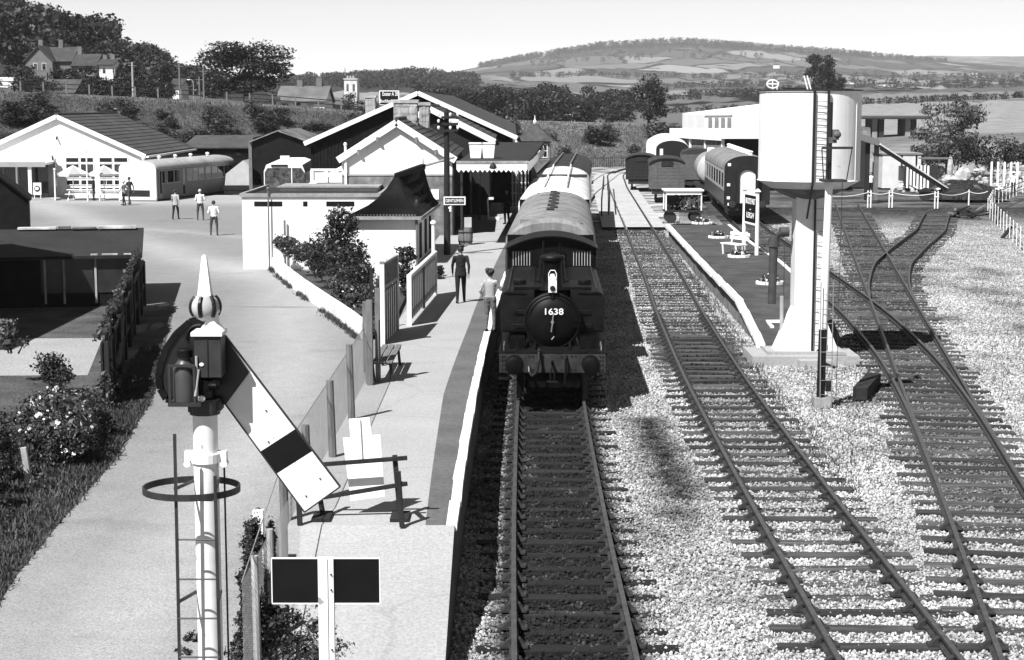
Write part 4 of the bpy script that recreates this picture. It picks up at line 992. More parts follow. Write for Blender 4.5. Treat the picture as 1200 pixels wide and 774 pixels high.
ad = thing('advert_board', 'white upright advertising board leaning by the cafe porch', 'sign', (PX(56)+cf_.x, 120.2, .1)); B(-.28,0,.25,.28,.05,1.1).build('board', WHITE, ad); MB().lathe([(.22,0),(.22,-.012)], 18, (0,0,.68), 'y').build('emblem', BLACK, ad); B(-.15,-.016,.6,.1,-.013,.8).build('mark', WHITE, ad)
for s in (-1,1): B(s*.22-.02,.02,0,s*.22+.02,.05,.3).build('leg', WHITE, ad)
# picnic parasols and tables
def parasol(label, x, D):
    t = thing('parasol', label, 'parasol', (x, D, .0), 0, 'parasols outside the cafe')
    MB().tube((0,0,0),(0,0,2.4),.03,.025,8).build('pole', WHITE, t)
    for k in range(8):
        a, b_ = 2*math.pi*k/8, 2*math.pi*(k+1)/8
        MB().add([(0,0,2.42),(1.15*math.cos(a),1.15*math.sin(a),1.82),(1.15*math.cos(b_),1.15*math.sin(b_),1.82),(1.12*math.cos(b_),1.12*math.sin(b_),1.66),(1.12*math.cos(a),1.12*math.sin(a),1.66)], [(0,1,2),(1,4,3,2)]).build('panel', WHITE if k % 2 else M('grey_canvas', .4, .1, 3, .8), t)
    return t
parasol('striped parasol standing in front of the left cafe windows', at(87,234).x, 120.6); parasol('striped parasol standing nearer the white ended railbus', at(123,234).x, 120.6)
def cafe_table(label, x, D):
    t = thing('picnic_table', label, 'table', (x, D, 0), 0, 'white tables outside the cafe')
    B(-.9,-.4,.7,.9,.4,.75).build('top', WHITE, t)
    for s in (-1,1):
        B(-.9,s*.75-.14,.42,.9,s*.75+.14,.46).build('bench_seat', WHITE, t)
        for r_ in (-1,1): MB().bar((s*.7,r_*.85,0),(s*.7,r_*.2,.72),.06,.05).build('leg', WHITE, t)
    return t
cafe_table('white picnic table under the left parasol', at(88,236).x, 120.2); cafe_table('white picnic table close beside the railbus end', at(126,236).x, 120.0)
for x, y0, lb in ((21,228,'white pole with ball top left of the porch doors'),(65,233,'white pole standing at the right end of the porch'),(103,234,'tall white flagpole in front of the cafe windows')):
    p = at(x, y0+2); t = thing('forecourt_pole', lb, 'pole', (p.x, p.y, 0), 0, 'white poles on the forecourt')
    h_ = {21:2.1,65:2.1,103:3.4}[x]; MB().tube((0,0,0),(0,0,h_),.06,.05,8).build('shaft', WHITE, t); MB().ellipsoid((0,0,h_+.05),(.09,.09,.09)).build('finial', WHITE, t)
pc = at(12,224); ch_ = thing('chair_set', 'white garden table and chairs half hidden behind the dark hut', 'furniture', (pc.x+.2, 119.5, 0)); B(-.5,-.5,.68,.5,.5,.72).build('table_top', WHITE, ch_); B(-.05,-.05,0,.05,.05,.68).build('leg', WHITE, ch_); B(.55,-.2,.4,.9,.2,.45).build('seat', WHITE, ch_); B(.86,-.2,.45,.9,.2,.9).build('backrest', WHITE, ch_)

# low dark shed behind the cafe, joined by a slack cable
ds_ = thing('dark_shed', 'long low dark shed behind the cafe', 'shed', (atd(215,170,143).x, 143, 0)); L_ = 7.8
B(0,0,-.4,L_,8,3.1).build('wall', CORR, ds_); roof_slab((-.2,-.3,3.1),(L_+.2,-.3,3.1),(L_-1.0,8,3.95),(-.4,8,3.95),.1,TILE,'roof',ds_)
for x in (4.3, 5.1): B(x,-.03,2.35,x+.45,-.005,2.65).build('window', GLASS, ds_)
# white ended railbus on its sunken siding
ra = Vector((-24.63, 118.6)); rb_dir = Vector((3.2, 14.2)).normalized(); rzz = -math.atan2(rb_dir.x, rb_dir.y)
rb = thing('railbus', 'old railbus with white end and curved roof parked by the cafe', 'railbus', (ra.x - 1.38*rb_dir.y, ra.y + 1.38*rb_dir.x, -.75), rzz)
RBM = M('railbus_side_paint', .17, .12, 2, .5, spec=.5); RBW = M('railbus_white_end', .76, .05, 2, .5)
B(-1.38, .05, .85, 1.38, 14.6, 2.95).build('body', RBM, rb)
pr = lambda k=1.0: [(1.38*k*math.cos(q), 2.9 + .62*math.sin(q)**.75) for q in np.linspace(0, math.pi, 16)]
MB().prism(pr() + [(-1.38,.75),(1.38,.75)], -.1, .05).build('front_end', RBW, rb); B(-1.2,-.13,1.05,.9,-.1,1.5).build('bumper_panel', BLACK, rb); B(-1.4,-.2,.85,1.4,-.1,.98).build('bumper', WHITE, rb)
rr_ = arch_roof(2.8, 2.9, .64, 14.6, dome=1).build('roof', M('railbus_roof_paint', .42, .15, 2, .6, big=.2), rb, smooth=True)
for y in (1.2,3.8,6.6,9.4,12.6): MB().lathe([(.1,0),(.1,.12),(.16,.16),(.12,.26),(.02,.28)], 10, (-.1,y,3.5)).build('ventilator', WHITE, rr_)
for k, (y0, y1) in enumerate(((.5,.75),(.9,1.3),(1.8,2.8),(3.0,4.0),(4.4,4.8),(5.2,6.1),(6.25,7.1),(7.3,8.2),(8.6,9.5),(9.8,10.8),(11.0,12.1),(12.2,13.0),(13.1,13.9))):
    side_window(rb, 1.375, y0, y1, 1.95 if k not in (0,4) else 1.0, 2.78, 1, M('railbus_window_frame', .42, .1, 3, .5))
B(-1.2,.3,.3,1.2,14.3,.85).build('underframe', IRON, rb)
for y in (2.5,12):
    for s in (-1,1): link('wheel', BOGIEW, rb, (s*.73,y,.46), (0,0,math.pi/2))
# marquee tent beyond, dark barn, motor coach
mt = thing('white_tent', 'small pale ridge tent behind the railbus', 'tent', (atd(285,205,128).x, 128, 0)); MB().prism([(-1.4,.6),(1.4,.6),(1.3,1.5),(0,2.5),(-1.3,1.5)], 0, 3).build('canvas', M('tent_canvas', .5, .1, 2, .8), mt); B(-1.5,-.05,.3,1.5,0,.65).build('table_front', BLACK, mt); B(-1.45,.0,-.02,1.45,2.8,.3).build('base', BLACK, mt)
bn = thing('dark_barn', 'dark tarred barn with streaked tin roof behind the motor coach', 'barn', (atd(295,160,128).x, 128, 0)); wx = atd(372,160,128).x - atd(295,160,128).x
B(0,0,-.4,wx,12,3.6).build('wall', CORR, bn); MB().prism([(0,3.6),(wx,3.6),(wx*.45,4.7),(0.1,4.2)], 0, .2).build('gable', CORR, bn)
roof_slab((wx*.4,-.3,4.75),(wx*.4,12,4.75),(wx+.3,12,3.6),(wx+.3,-.3,3.6),.08,TIN,'roof',bn); roof_slab((wx*.4,-.3,4.75),(wx*.4,12,4.75),(-.2,12,3.9),(-.2,-.3,3.9),.08,TIN,'roof',bn)
B(-.25,-.1,-.4,0,.2,3.9).build('corner_post', WOOD, bn)
mc = thing('motor_coach', 'motor coach with wide reflecting windscreen and white roof', 'bus', (-13.9, 104.5, 0), .06)
prf = [(-1.25,.35),(1.25,.35),(1.25,2.6),(1.1,3.0),(.7,3.15),(-.7,3.15),(-1.1,3.0),(-1.25,2.6)]
MB().prism(prf, .15, 10).build('body', WHITE, mc, bevel=.05)
MB().prism([(-1.2,1.35),(1.2,1.35),(1.2,2.55),(1.02,2.82),(-1.02,2.82),(-1.2,2.55)], .07, .149).build('windscreen', M('reflecting_glass', .09, .8, 5, .05, spec=1.0), mc, bevel=.02)
for x in (.45,): B(x-.03,.03,1.36,x+.03,.07,2.8).build('windscreen_post', WHITE, mc)
B(-.25,.3,3.15,.3,.7,3.55).build('roof_sign', WHITE, mc); B(-.8,.1,2.9,.2,.149,3.02).build('destination_slot', BLACK, mc)
for k in range(6): B(1.245,.6+1.5*k,1.5,1.262,1.95+1.5*k,2.5).build('side_window', GLASS, mc)
for s in (-1,1):
    MB().lathe([(.12,0),(.11,-.05),(.01,-.06)], 14, (s*.85,.14,.85), 'y').build('headlight', GLASS, mc)
    for y in (2,8): link('wheel', BOGIEW, mc, (s*1.1,y,.46), (0,0,math.pi/2))

# goods shed: wide tarred gable
gs = thing('goods_shed', 'wide dark corrugated goods shed with white barge boards', 'shed', (-5.5, 101, 0))
kL, kR = -6.35, 5.45; zp, zl, zr = 7.35, 4.55, 4.9
MB().prism([(kL,2.9),(kR,2.9),(kR,zr),(0,zp),(kL,zl)], 0, .15).build('gable_cladding', CORR, gs)
ribs = MB()
for x in np.arange(kL+.1, kR, .21):
    zt = zl + (zp-zl)*(x-kL)/(-kL) if x < 0 else zp + (zr-zp)*x/kR
    ribs.prism([(x-.05,2.9),(x+.05,2.9),(x+.05,zt-.05),(x-.05,zt-.05)], -.035, 0)
ribs.build('corrugation', CORR, gs)
B(kL,.0,-.4,kL+3.2,.16,2.9).build('front_wall', WALLW, gs); B(kL,.17,-.4,kR,60,2.9).build('wall', WOODD, gs); B(kL-.02,-.06,2.78,kR,.0,2.92).build('sill_board', WHITE, gs)
for x in (kL+.05, kL+.9): B(x-.1,-.08,-.4,x+.1,-.005,2.78).build('pilaster', WHITE, gs)
for a, b_ in (((0,zp),(kL-.35,zl-.15)),((0,zp),(kR+.35,zr-.16))):
    roof_slab((a[0],-.3,a[1]+.08),(a[0],60,a[1]+.08),(b_[0],60,b_[1]+.08),(b_[0],-.3,b_[1]+.08),.1,SLATE,'roof',gs)
    MB().bar((a[0],-.36,a[1]-.02),(b_[0],-.36,b_[1]-.02),.08,.26,(0,0,1)).build('barge_board', WHITE, gs)
B(kR-.02,.2,2.5,kR+.1,59,4.7).build('side_wall', WOODD, gs)
MB().path([(kR+.3,-.3,4.8),(kR+.3,-.35,4.4),(kR+.1,-.2,4.0)], .06).build('down_pipe', WHITE, gs)
# station house behind: second gable
s2 = thing('station_house', 'second station house with white gable boards behind the chimneys', 'building', (atd(504,125,90).x, 90, 0))
gable_house(s2, 6.2, 10, 4.95, 6.5, WOODD, SLATE, WHITE, .3, 10)
# near station house with the bright white gable
sh = thing('station_house', 'near station house with bright white gable and stone lower wall', 'building', (-5.1, 76, 0))
gable_house(sh, 4.9, 12.5, 4.4, 5.95, WALLW, SLATE, WHITE, .16, 10)
B(-2.44,-.05,-.4,2.44,-.004,3.55).build('stone_base', STONE, sh); B(-2.46,-.08,3.55,2.46,-.004,3.62).build('string_course', M('grey_fascia'.strip(), .35), sh)
for s in (-1,1):
    for q in (.35,.7): MB().bar((s*q*2.45,-.02,5.95-1.55*q-.35),(s*q*2.45,-.35,5.95-1.55*q-.1),.1,.1).build('bracket', WHITE, sh)
B(1.5,-.09,2.5,1.85,-.05,2.95).build('notice', WHITE, sh); B(2.455,.0,-.4,2.52,12.4,4.15).build('dark_side_sheet', WOODD, sh)  # dark sheet added over the white side wall to blacken its shade
B(-2.32,-.16,2.0,-2.22,-.06,4.85).build('corner_post', WHITE, sh); MB().ellipsoid((-2.27,-.11,4.93),(.08,.08,.1)).build('finial', WHITE, sh)
# stone chimney stacks
def chimney(label, x0, x1, yt, yb, D, dep, mat, pots=0):
    a = atd(x0,yt,D); b_ = atd(x1,yb,D); t = thing('chimney_stack', label, 'chimney', ((a.x+b_.x)/2, D, b_.z), 0); w_ = b_.x-a.x; h_ = a.z-b_.z
    nr_ = max(3, int(h_/.28))
    for k in range(nr_):
        for j in range(3):
            u0 = -w_/2 + w_*(j+(.15 if k%2 else 0))/3.15; u1 = u0 + w_/3.15 - .015
            B(u0,-.03+random.uniform(-.02,.01),h_*k/nr_,u1,dep,h_*(k+1)/nr_-.015).build('stone', mat, t)
    B(-w_/2,0,0,w_/2,dep-.02,h_-.01).build('core', mat, t); B(-w_/2-.07,-.08,h_-.16,w_/2+.07,dep+.07,h_).build('cap', mat, t)
    for k in range(pots): MB().lathe([(.13,0),(.11,.4),(.13,.45)],10,(-w_/4+w_/2*k,dep/2,h_)).build('pot', mat, t)
    return t
chimney('broad pale stone chimney stack above the near house roof', 461, 489, 117, 150, 82, .8, M('chimney_stone', .4, .45, 2.5, .9, bump=.5, bscale=8, big=.3))
chimney('narrow brick chimney stack right of the broad stone stack', 491, 503, 120, 150, 85, .8, M('chimney_stone', .26))
chimney('pale capped chimney left of the road sign', 428, 440, 112, 136, 112, .9, M('chimney_pale', .42, .2, 2, .9))
# side porch of the near house
sp_ = thing('house_porch', 'small lean to porch with white rafters left of the near house', 'porch', (atd(388,190,77).x, 77, 0))
B(-.9,.0,-.3,.9,2,2.6).build('wall', WALLW, sp_); roof_slab((.7,-.4,4.05),(.7,2.2,4.05),(-1.3,2.2,3.0),(-1.3,-.4,3.0),.1,SLATE,'roof',sp_); MB().bar((.75,-.45,4.0),(-1.35,-.45,2.9),.08,.16,(0,0,1)).build('barge_board', WHITE, sp_)
B(-.85,-.03,2.72,.8,.0,3.2).build('opening', BLACK, sp_); B(-.95,-.06,2.6,.85,.0,2.72).build('rail', WHITE, sp_); B(.72,-.3,1.2,.84,-.2,3.9).build('post', WHITE, sp_)
# white flat roofed block
fb = thing('toilet_block', 'white flat roofed block with slit windows facing the road', 'building', (-11.05, 69.9, 0)); fw, fd = 5.6, 7.4
B(0,0,-.3,fw,fd,2.95).build('wall', WALLW, fb)
B(-.08,-.08,2.95,fw+.08,.06,3.09).build('parapet', CONCG, fb); B(-.08,.06,2.95,.06,fd,3.09).build('parapet', CONCG, fb); B(fw-.06,.06,2.95,fw+.08,fd,3.09).build('parapet', CONCG, fb); B(.06,.06,2.9,fw-.06,fd,2.97).build('roof_deck', FELT, fb)
B(1.0,4.2,2.97,fw-.4,6.9,3.12).build('roof_light', WALLW, fb); B(.9,4.1,3.12,fw-.3,7.0,3.18).build('roof_light_cap', CONCG, fb)
for x0, x1 in ((.5,1.65),(2.5,2.68),(3.45,4.6)): B(x0,-.012,2.56,x1,.03,2.76).build('window', GLASS, fb); 
MB().tube((1.1,-.15,0),(1.1,-.15,3.25),.035,.03,8).build('vent_pipe', WOOD, fb); MB().tube((1.75,-.15,0),(1.75,-.15,2.0),.045,.045,8).build('drain_pipe', WOOD, fb); MB().ellipsoid((1.1,-.15,3.3),(.07,.07,.07)).build('pipe_cap', WOOD, fb)
# gentlemen's lavatory with a swept pagoda roof
ge = thing('lavatory_building', 'white walled lavatory with swept black pagoda roof', 'building', (-4.68, 62, 0), tang(MAIN, 66)); GW, GL = 2.36, 8.0
B(-GW/2,0,-.4,GW/2,GL,2.72).build('wall', WALLW, ge)
EV = [(-GW/2-.2,-.2,2.66),(GW/2+.2,-.2,2.66),(GW/2+.2,GL+.2,2.66),(-GW/2-.2,GL+.2,2.66)]; RD = [(.22,2.3,4.02),(.34,2.3,4.02),(.95,6.3,4.2),(.83,6.3,4.2)]
LV = [(0,0),(.36,.17),(.62,.40),(.83,.68),(1,1)]
def sweep(e, r_): return [tuple(e[i]+(r_[i]-e[i])*(h if i < 2 else z) for i in range(3)) for h, z in LV]
SW = [sweep(e, r_) for e, r_ in zip(EV, RD)]
V = [SW[k][i] for i in range(5) for k in range(4)]
Fc = [(i*4+k, i*4+(k+1)%4, (i+1)*4+(k+1)%4, (i+1)*4+k) for i in range(4) for k in range(4)] + [(0,3,2,1),(16,17,18,19)]
gr = MB().add(V, Fc).build('roof', CORR, ge)
rb2 = MB()
def ring_at(u, side):                                              # corrugation ribs follow the sweep of the roof
    A_, B_ = (SW[0], SW[1]) if side == 0 else (SW[1], SW[2])
    return [tuple(p[i]+(q[i]-p[i])*u for i in range(3)) for p, q in zip(A_, B_)]
for u in np.linspace(.03,.97,22):
    q = ring_at(u,0)
    for a, b_ in zip(q[:-1], q[1:]): rb2.bar((a[0],a[1]-.01,a[2]+.02),(b_[0],b_[1]-.01,b_[2]+.02),.035,.03)
for u in np.linspace(.03,.97,46):
    q = ring_at(u,1)
    for a, b_ in zip(q[:-1], q[1:]): rb2.bar((a[0]+.01,a[1],a[2]+.02),(b_[0]+.01,b_[1],b_[2]+.02),.035,.03)
rb2.build('corrugation', CORR, gr)
MB().bar((.28,2.2,4.04),(.9,6.4,4.24),.2,.2,(0,0,1)).build('ridge', CORR, ge); MB().tube((.9,6.4,4.2),(.9,6.4,4.62),.03,.01).build('finial', IRON, ge)
B(-GW/2-.22,-.26,2.56,GW/2+.22,-.18,2.68).build('gutter', CONCG, ge); B(GW/2+.18,-.2,2.56,GW/2+.26,GL+.2,2.68).build('gutter', CONCG, ge)
MB().tube((GW/2+.05,-.1,0),(GW/2+.05,-.1,2.56),.05,.05).build('down_pipe', WOOD, ge); MB().ellipsoid((GW/2-.12,1.7,3.0),(.08,.08,.2)).build('roof_vent', IRON, ge)
for y in (1.4,3.6,5.6): B(GW/2-.02,y,1.0,GW/2+.03,y+.8,2.3).build('door', WOODD, ge)
B(GW/2,-.02,.2,GW/2+.04,.1,2.6).build('corner_board', WHITE, ge)

# platform canopy with scalloped valance
cn = thing('platform_canopy', 'platform canopy with white scalloped valance', 'canopy', (0, 0, 0)); CZ = 4.0
cx0, cx1 = atd(535,195,70).x, atd(618,195,70).x
def cxl(D): return cx0 + (D-70)*.03
def cxr(D): return cx1 + (D-70)*.03
roof_slab((cxl(70),70,CZ+.35),(cxr(70),70,CZ+.35),(cxr(95)+.4,95,CZ+.6),(cxl(95),95,CZ+.6),.12,FELT,'roof',cn)
def valance(pts, n_):
    a, b_ = Vector(pts[0]), Vector(pts[1]); d = (b_-a)/n_; nrm = Vector((d.y,-d.x,0)).normalized()*.02
    for k in range(n_):
        p, q = a+d*k, a+d*(k+1); mdl = (p+q)/2
        vs = [p+Vector((0,0,.32)),q+Vector((0,0,.32)),q+Vector((0,0,.06)),mdl+Vector((0,0,-.06)),p+Vector((0,0,.06))]
        MB().add(vs+[v_+nrm for v_ in vs], [(0,1,2,3,4),(9,8,7,6,5),(0,5,6,1),(1,6,7,2),(2,7,8,3),(3,8,9,4),(4,9,5,0)]).build('valance_board', WHITE, cn)
valance(((cx0,69.95,CZ),(cx1,69.95,CZ)), 15); valance(((cx1+.02,70,CZ),(cxr(95)+.4,95,CZ)), 60)
MB().bar((cx0,69.93,CZ+.36),(cx1+.05,69.93,CZ+.36),.06,.1).build('fascia', CONCG, cn)
for D in (71,78,86,94):
    for x in (cxl(D)+.15, cxr(D)-.35): MB().tube((x,D,PL_Z),(x,D,CZ+.3),.06,.05,8).build('post', IRON, cn)
MB().tube((cx0-.1,70.2,CZ+.55),(cx0-1.3,70.5,CZ+.2),.05,.05).build('gutter_pipe', CONCG, cn)
MB().lathe([(.02,.25),(.14,.1),(.16,0),(.05,-.04)],14,((cx0+cx1)/2+.05,69.6,CZ+.12)).build('lamp', BLACK, cn)
bw_ = B(cx0-.5,77,-.4,cx0-.32,97,4.0); tag(bw_.build('station_wall', WOODD), 'dark timber station wall under the platform canopy', 'wall')
for k, (x, lb) in enumerate(((557.5,'left white water tub standing on the canopy roof'),(572.5,'right white water tub standing on the canopy roof'))):
    q = atd(x,179,74); t = thing('water_tub', lb, 'tub', (q.x, 74, CZ+.4), 0, 'white tubs on the canopy roof'); MB().prism([(-.22,0),(.22,0),(.28,.6),(-.28,.6)], -.25, .25).build('body', WHITE, t); MB().box(-.3,-.28,.6,.3,.28,.66).build('rim', WHITE, t)
    for r_ in range(3): B(-.02+.12*(r_-1),-.265,.05,.02+.12*(r_-1),-.25,.58).build('rib', WHITE, t)
# telegraph pole with crossarms
tp = thing('telegraph_pole', 'dark wooden telegraph pole in front of the white gable', 'pole', (-2.52, 66.2, 0)); MB().tube((0,0,-.3),(0,0,6.4),.14,.1,12).build('shaft', WOODD, tp); MB().lathe([(.12,0),(.04,.16),(.01,.18)],10,(0,0,6.38)).build('cap', WOODD, tp)
for z in (6.2,5.95,5.7):
    ar = MB().bar((-.2,-.16,z),(.45,-.16,z),.08,.1,(0,0,1)).build('crossarm', WOODD, tp)
    for x in (-.3,.15,.44): MB().lathe([(.03,0),(.05,.05),(.05,.1),(.02,.13)],8,(x,-.16,z+.05)).build('insulator', WHITE, ar)
# GENTLEMEN sign
sg = thing('gentlemen_sign', 'dark hanging GENTLEMEN sign with white border on the platform', 'sign', (atd(533,235,66).x, 65.7, atd(533,235,66).z)); B(-.42,-.02,-.16,.42,.02,.16).build('border', WHITE, sg); B(-.37,-.03,-.115,.37,-.02,.115).build('board', BLACK, sg); text_part('GENTLEMEN', .17, sg, (0,-.035,0), FACE, WHITE, 'lettering', .68)
B(-.4,.021,-.02,-.3,.1,.02).build('bracket', IRON, sg); ar = B(-.42,-.02,-.45,-.14,.02,-.2).build('arrow_panel', BLACK, sg); MB().prism([(-.2,-.42),(-.13,-.42),(-.13,-.2),(-.24,-.24),(-.24,-.3),(-.2,-.3)], -.03, -.021).build('arrow', WHITE, ar)
# barrels, benches, scales on the shaded platform
def barrel(label, x, y, r_=.24, h_=.7):
    p = at(x, y, PL_Z); t = thing('barrel_planter', label, 'barrel', p, 0, 'barrels by the platform wall'); MB().lathe([(r_*.8,0),(r_*1.0,h_*.35),(r_*1.02,h_*.6),(r_*.85,h_),(r_*.7,h_),(r_*.7,h_-.08)],16).build('staves', WOOD, t, smooth=True)
    for z in (.12,.5): MB().lathe([(r_*(.93 if z<.3 else 1.01)+.012,z),(r_*(.95 if z<.3 else .99)+.012,z+.05)],16).build('hoop', IRON, t)
    return t
barrel('small wooden barrel left of the larger barrel', 541.5, 287, .16, .6); b2 = barrel('larger wooden barrel carrying a white box', 548.5, 287, .2, .72)
tag(B(-.15,-.14,0,.15,.14,.4).build('white_box', M('pale_card', .5, .1, 3, .8), None, at(548.5,287,PL_Z)+Vector((0,0,.73))), 'white box standing on the larger barrel', 'box')
def bench(label, p, rz, L=1.8, m_=None, back=True, group=None, legm=None):
    t = thing('platform_bench', label, 'bench', p, rz, group); m_ = m_ or WOOD
    for k in range(3): B(-.22+.15*k,0,.42,-.1+.15*k,L,.46).build('seat_slat', m_, t)
    if back:
        for k in range(2): B(-.3-.02*k,0,.6+.16*k,-.26-.02*k,L,.72+.16*k).build('back_slat', m_, t)
    for y in (.2,L-.2):
        q = MB(); q.bar((.18,y,0),(.14,y,.42),.05,.06); q.bar((-.2,y,0),(-.24,y,.42 if not back else .95),.05,.06); q.bar((-.22,y,.4),(.2,y,.4),.05,.05); q.build('leg', legm or IRON, t)
    return t
bench('dark bench in the canopy shade beside the barrels', at(552,268,PL_Z)+Vector((-.3,0,0)), -.03, 2.4, WOOD); bench('second dark bench deeper under the canopy', at(572,252,PL_Z)+Vector((-.9,2,0)), -.03, 2.2, WOOD)
wt = thing('platform_scales', 'white framed weighing machine under the canopy', 'weighing machine', at(577,258,PL_Z)); B(-.25,0,0,.35,.6,.12).build('base', WHITE, wt); MB().path([(-.2,.5,.1),(-.25,.5,1.0),(-.1,.5,1.05)], .05).build('column', WHITE, wt); B(-.22,.4,1.0,.06,.5,1.12).build('beam', WHITE, wt)
# white trellis kiosk and small van beyond the canopy
kt = thing('white_kiosk', 'white lattice kiosk beyond the end of the canopy', 'kiosk', (atd(613,205,100).x-.3, 98, PL_Z))
for k in range(5): B(-.35+.2*k,0,0,-.28+.2*k,.06,1.9).build('upright', WHITE, kt)
for z in (.1,.7,1.3,1.85): B(-.4,-.02,z,.6,.0,z+.06).build('rail', WHITE, kt)
B(-.4,.1,0,.6,1.2,1.9).build('body', M('kiosk_panel', .3, .1, 2, .7), kt)
sb = thing('signal_box', 'small brick signal box with hipped roof and white windows', 'building', (1.62, 125, 0), -.05); B(-1.1,0,-.3,1.1,3.6,2.6).build('brick_base', STONE, sb); B(-1.12,-.02,2.6,1.12,3.62,4.0).build('cabin', M('cabin_boards', .22, .2, 3, .8), sb)
MB().add([(-1.4,-.3,4.0),(1.4,-.3,4.0),(1.4,3.9,4.0),(-1.4,3.9,4.0),(0,1.2,5.3),(0,2.4,5.3)], [(0,1,4),(1,2,5,4),(2,3,5),(3,0,4,5),(0,3,2,1)]).build('roof', SLATE, sb); MB().lathe([(.1,0),(.14,.15),(.05,.3),(.02,.6)],8,(0,1.2,5.25)).build('finial', WHITE, sb)
for x in (-.25,.4): window(sb, x, x+.52, 2.85, 3.75, -.02, nx=2, nz=2)
side_window(sb, 1.12, .4, 1.6, 2.85, 3.75, 1)

# ---------------------------------------------------------------- semaphore signal in the foreground
SD = 12.8; SX = atd(243, 600, SD).x
def S(x, y): q = atd(x, y, SD); return (q.x - SX, q.z)
sg = thing('semaphore_signal', 'tall white semaphore signal post with lowered striped arm in the foreground', 'railway signal', (SX, SD, -.02))
k_ = 1/153.
POSTW = M('signal_post_paint', .8, .05, 4, .5, big=.1, bigscale=2, chip=.6, streak=.1)
MB().tube((0,0,0),(0,0,S(243,478)[1]),.098,.094,24).build('post', POSTW, sg, smooth=True)
z = S(0,533)[1]; cl = MB().tube((0,0,z-.035),(0,0,z+.035),.115,.115,20); cl.box(-.16,-.03,z-.02,.16,.03,z+.05)
for s in (-1,1): cl.tube((s*.14,-.04,z-.045),(s*.14,.04,z-.045),.028,.028,8)
cl.build('collar', POSTW, sg)
z0, z1 = S(0,482)[1], S(0,436)[1]
MB().tube((0,0,z0),(0,0,z0+.12),.115,.115,18).box(-.12,-.05,z0+.02,.12,.16,z0+.1).build('bracket', IRON, sg)
MB().tube((0,.02,z0+.1),(0,.02,S(0,398)[1]),.06,.06,12).build('mast', IRON, sg)
bz0, bz1 = S(0,436)[1], S(0,388)[1]; bx0, bx1 = S(222,0)[0], S(254,0)[0]
mbx = B(bx0,-.16,bz0,bx1,.05,bz1).build('mechanism_box', IRON, sg, bevel=.008); B((bx0+bx1)/2-.004,-.166,bz0+.01,(bx0+bx1)/2+.004,-.161,bz1-.01).build('box_seam', BLACK, mbx); MB().ellipsoid((bx0+.055,-.165,bz0+.1),(.018,.006,.015)).build('bright_spot', WHITE, mbx)
cp = S(238,0)[0]; zc = bz1
fin = MB(); fin.box(bx0-.02,-.18,zc+.002,bx1+.012,.07,zc+.03); fin.lathe([(.10,.03),(.085,.05),(.055,.09),(.05,.16),(.06,.17),(.06,.19)], 20, (cp+.02,-.05,zc))
fin.build('finial_base', WHITE, sg, smooth=True)
bc = S(242,356); fx = bc[0]
ball = MB().lathe([(.03,-.105)]+[(.107*math.sin(a), -.107*math.cos(a)) for a in np.linspace(.35, math.pi-.35, 12)]+[(.03,.105)], 24, (fx,-.05,bc[1])).build('finial_ball', M('weathered_white_paint', .45, .25, 5, .6, big=.25, bigscale=3), sg, smooth=True)
for a in np.arange(0, 6.2, 6.28/6):
    pts = [(fx+.109*math.sin(q)*math.cos(a+.3), -.05+.109*math.sin(q)*math.sin(a+.3), bc[1]+.109*math.cos(q)) for q in np.linspace(.75, 2.2, 7)]
    sl = MB()
    for p_, q_ in zip(pts[:-1], pts[1:]): sl.tube(p_, q_, .017, .017, 6)
    sl.build('slot', BLACK, ball)
zt = S(0,297)[1]
sk = MB(); V = []
for zz, w_ in ((bc[1]+.09,.05),(bc[1]+.11,.048),(zt,.017),(zt+.012,.008)): V += [(fx-w_,-.05-w_,zz),(fx+w_,-.05-w_,zz),(fx+w_,-.05+w_,zz),(fx-w_,-.05+w_,zz)]
sk.add(V, [(i*4+j, i*4+(j+1)%4, (i+1)*4+(j+1)%4, (i+1)*4+j) for i in range(3) for j in range(4)] + [(12,13,14,15)]); sk.build('finial_spike', WHITE, sg)
# arm (seen from behind): white, black band, white; hangs down to the right
AY = .10
def arm_piece(quad, mat, name, parent=None, dy=0.0, th=.012):
    P_ = [S(*q) for q in quad]; return MB().prism(P_, AY+dy, AY+dy+th).build(name, mat, parent or sg)
ARMW = M('arm_white_enamel', .78, .04, 4, .4, spec=.5, big=.08, bigscale=4, chip=.7)
POSTW = M('signal_post_paint', .8, .05, 4, .5, big=.1, bigscale=2, chip=.6, streak=.1)
A0, A1, B0, B1 = (254,383),(397,571),(259,470),(355,601)
def along(t, top): a, b_ = (A0, A1) if top else (B0, B1); return (a[0]+(b_[0]-a[0])*t, a[1]+(b_[1]-a[1])*t)
armp = arm_piece([along(.27,1), along(.635,1), along(.455,0), along(.0,0)], ARMW, 'arm_blade')
arm_piece([along(.635,1), along(.775,1), along(.655,0), along(.455,0)], BLACKB, 'arm_band', armp, -.0)
arm_piece([along(.775,1), along(1,1), along(1,0), along(.655,0)], ARMW, 'arm_tip', armp)
ed = MB()
def s3(q, dy=0): x, z_ = S(*q); return (x, AY+.006+dy, z_)
for a, b_ in ((along(.05,1),along(1,1)),(along(1,1),along(1,0)),(along(1,0),along(0,0))): ed.bar(s3(a), s3(b_), .03, .011)
ed.build('arm_edge', IRON, armp)
rv = MB()
for t_, u_ in ((.42,.3),(.9,.25),(.92,.75),(.5,.7)):
    a, b_ = along(t_,1), along(t_,0); q = (a[0]+(b_[0]-a[0])*u_, a[1]+(b_[1]-a[1])*u_); x, _, z_ = s3(q); rv.tube((x,AY-.008,z_),(x,AY,z_),.008,.006,6)
rv.build('arm_bolts', IRON, armp)
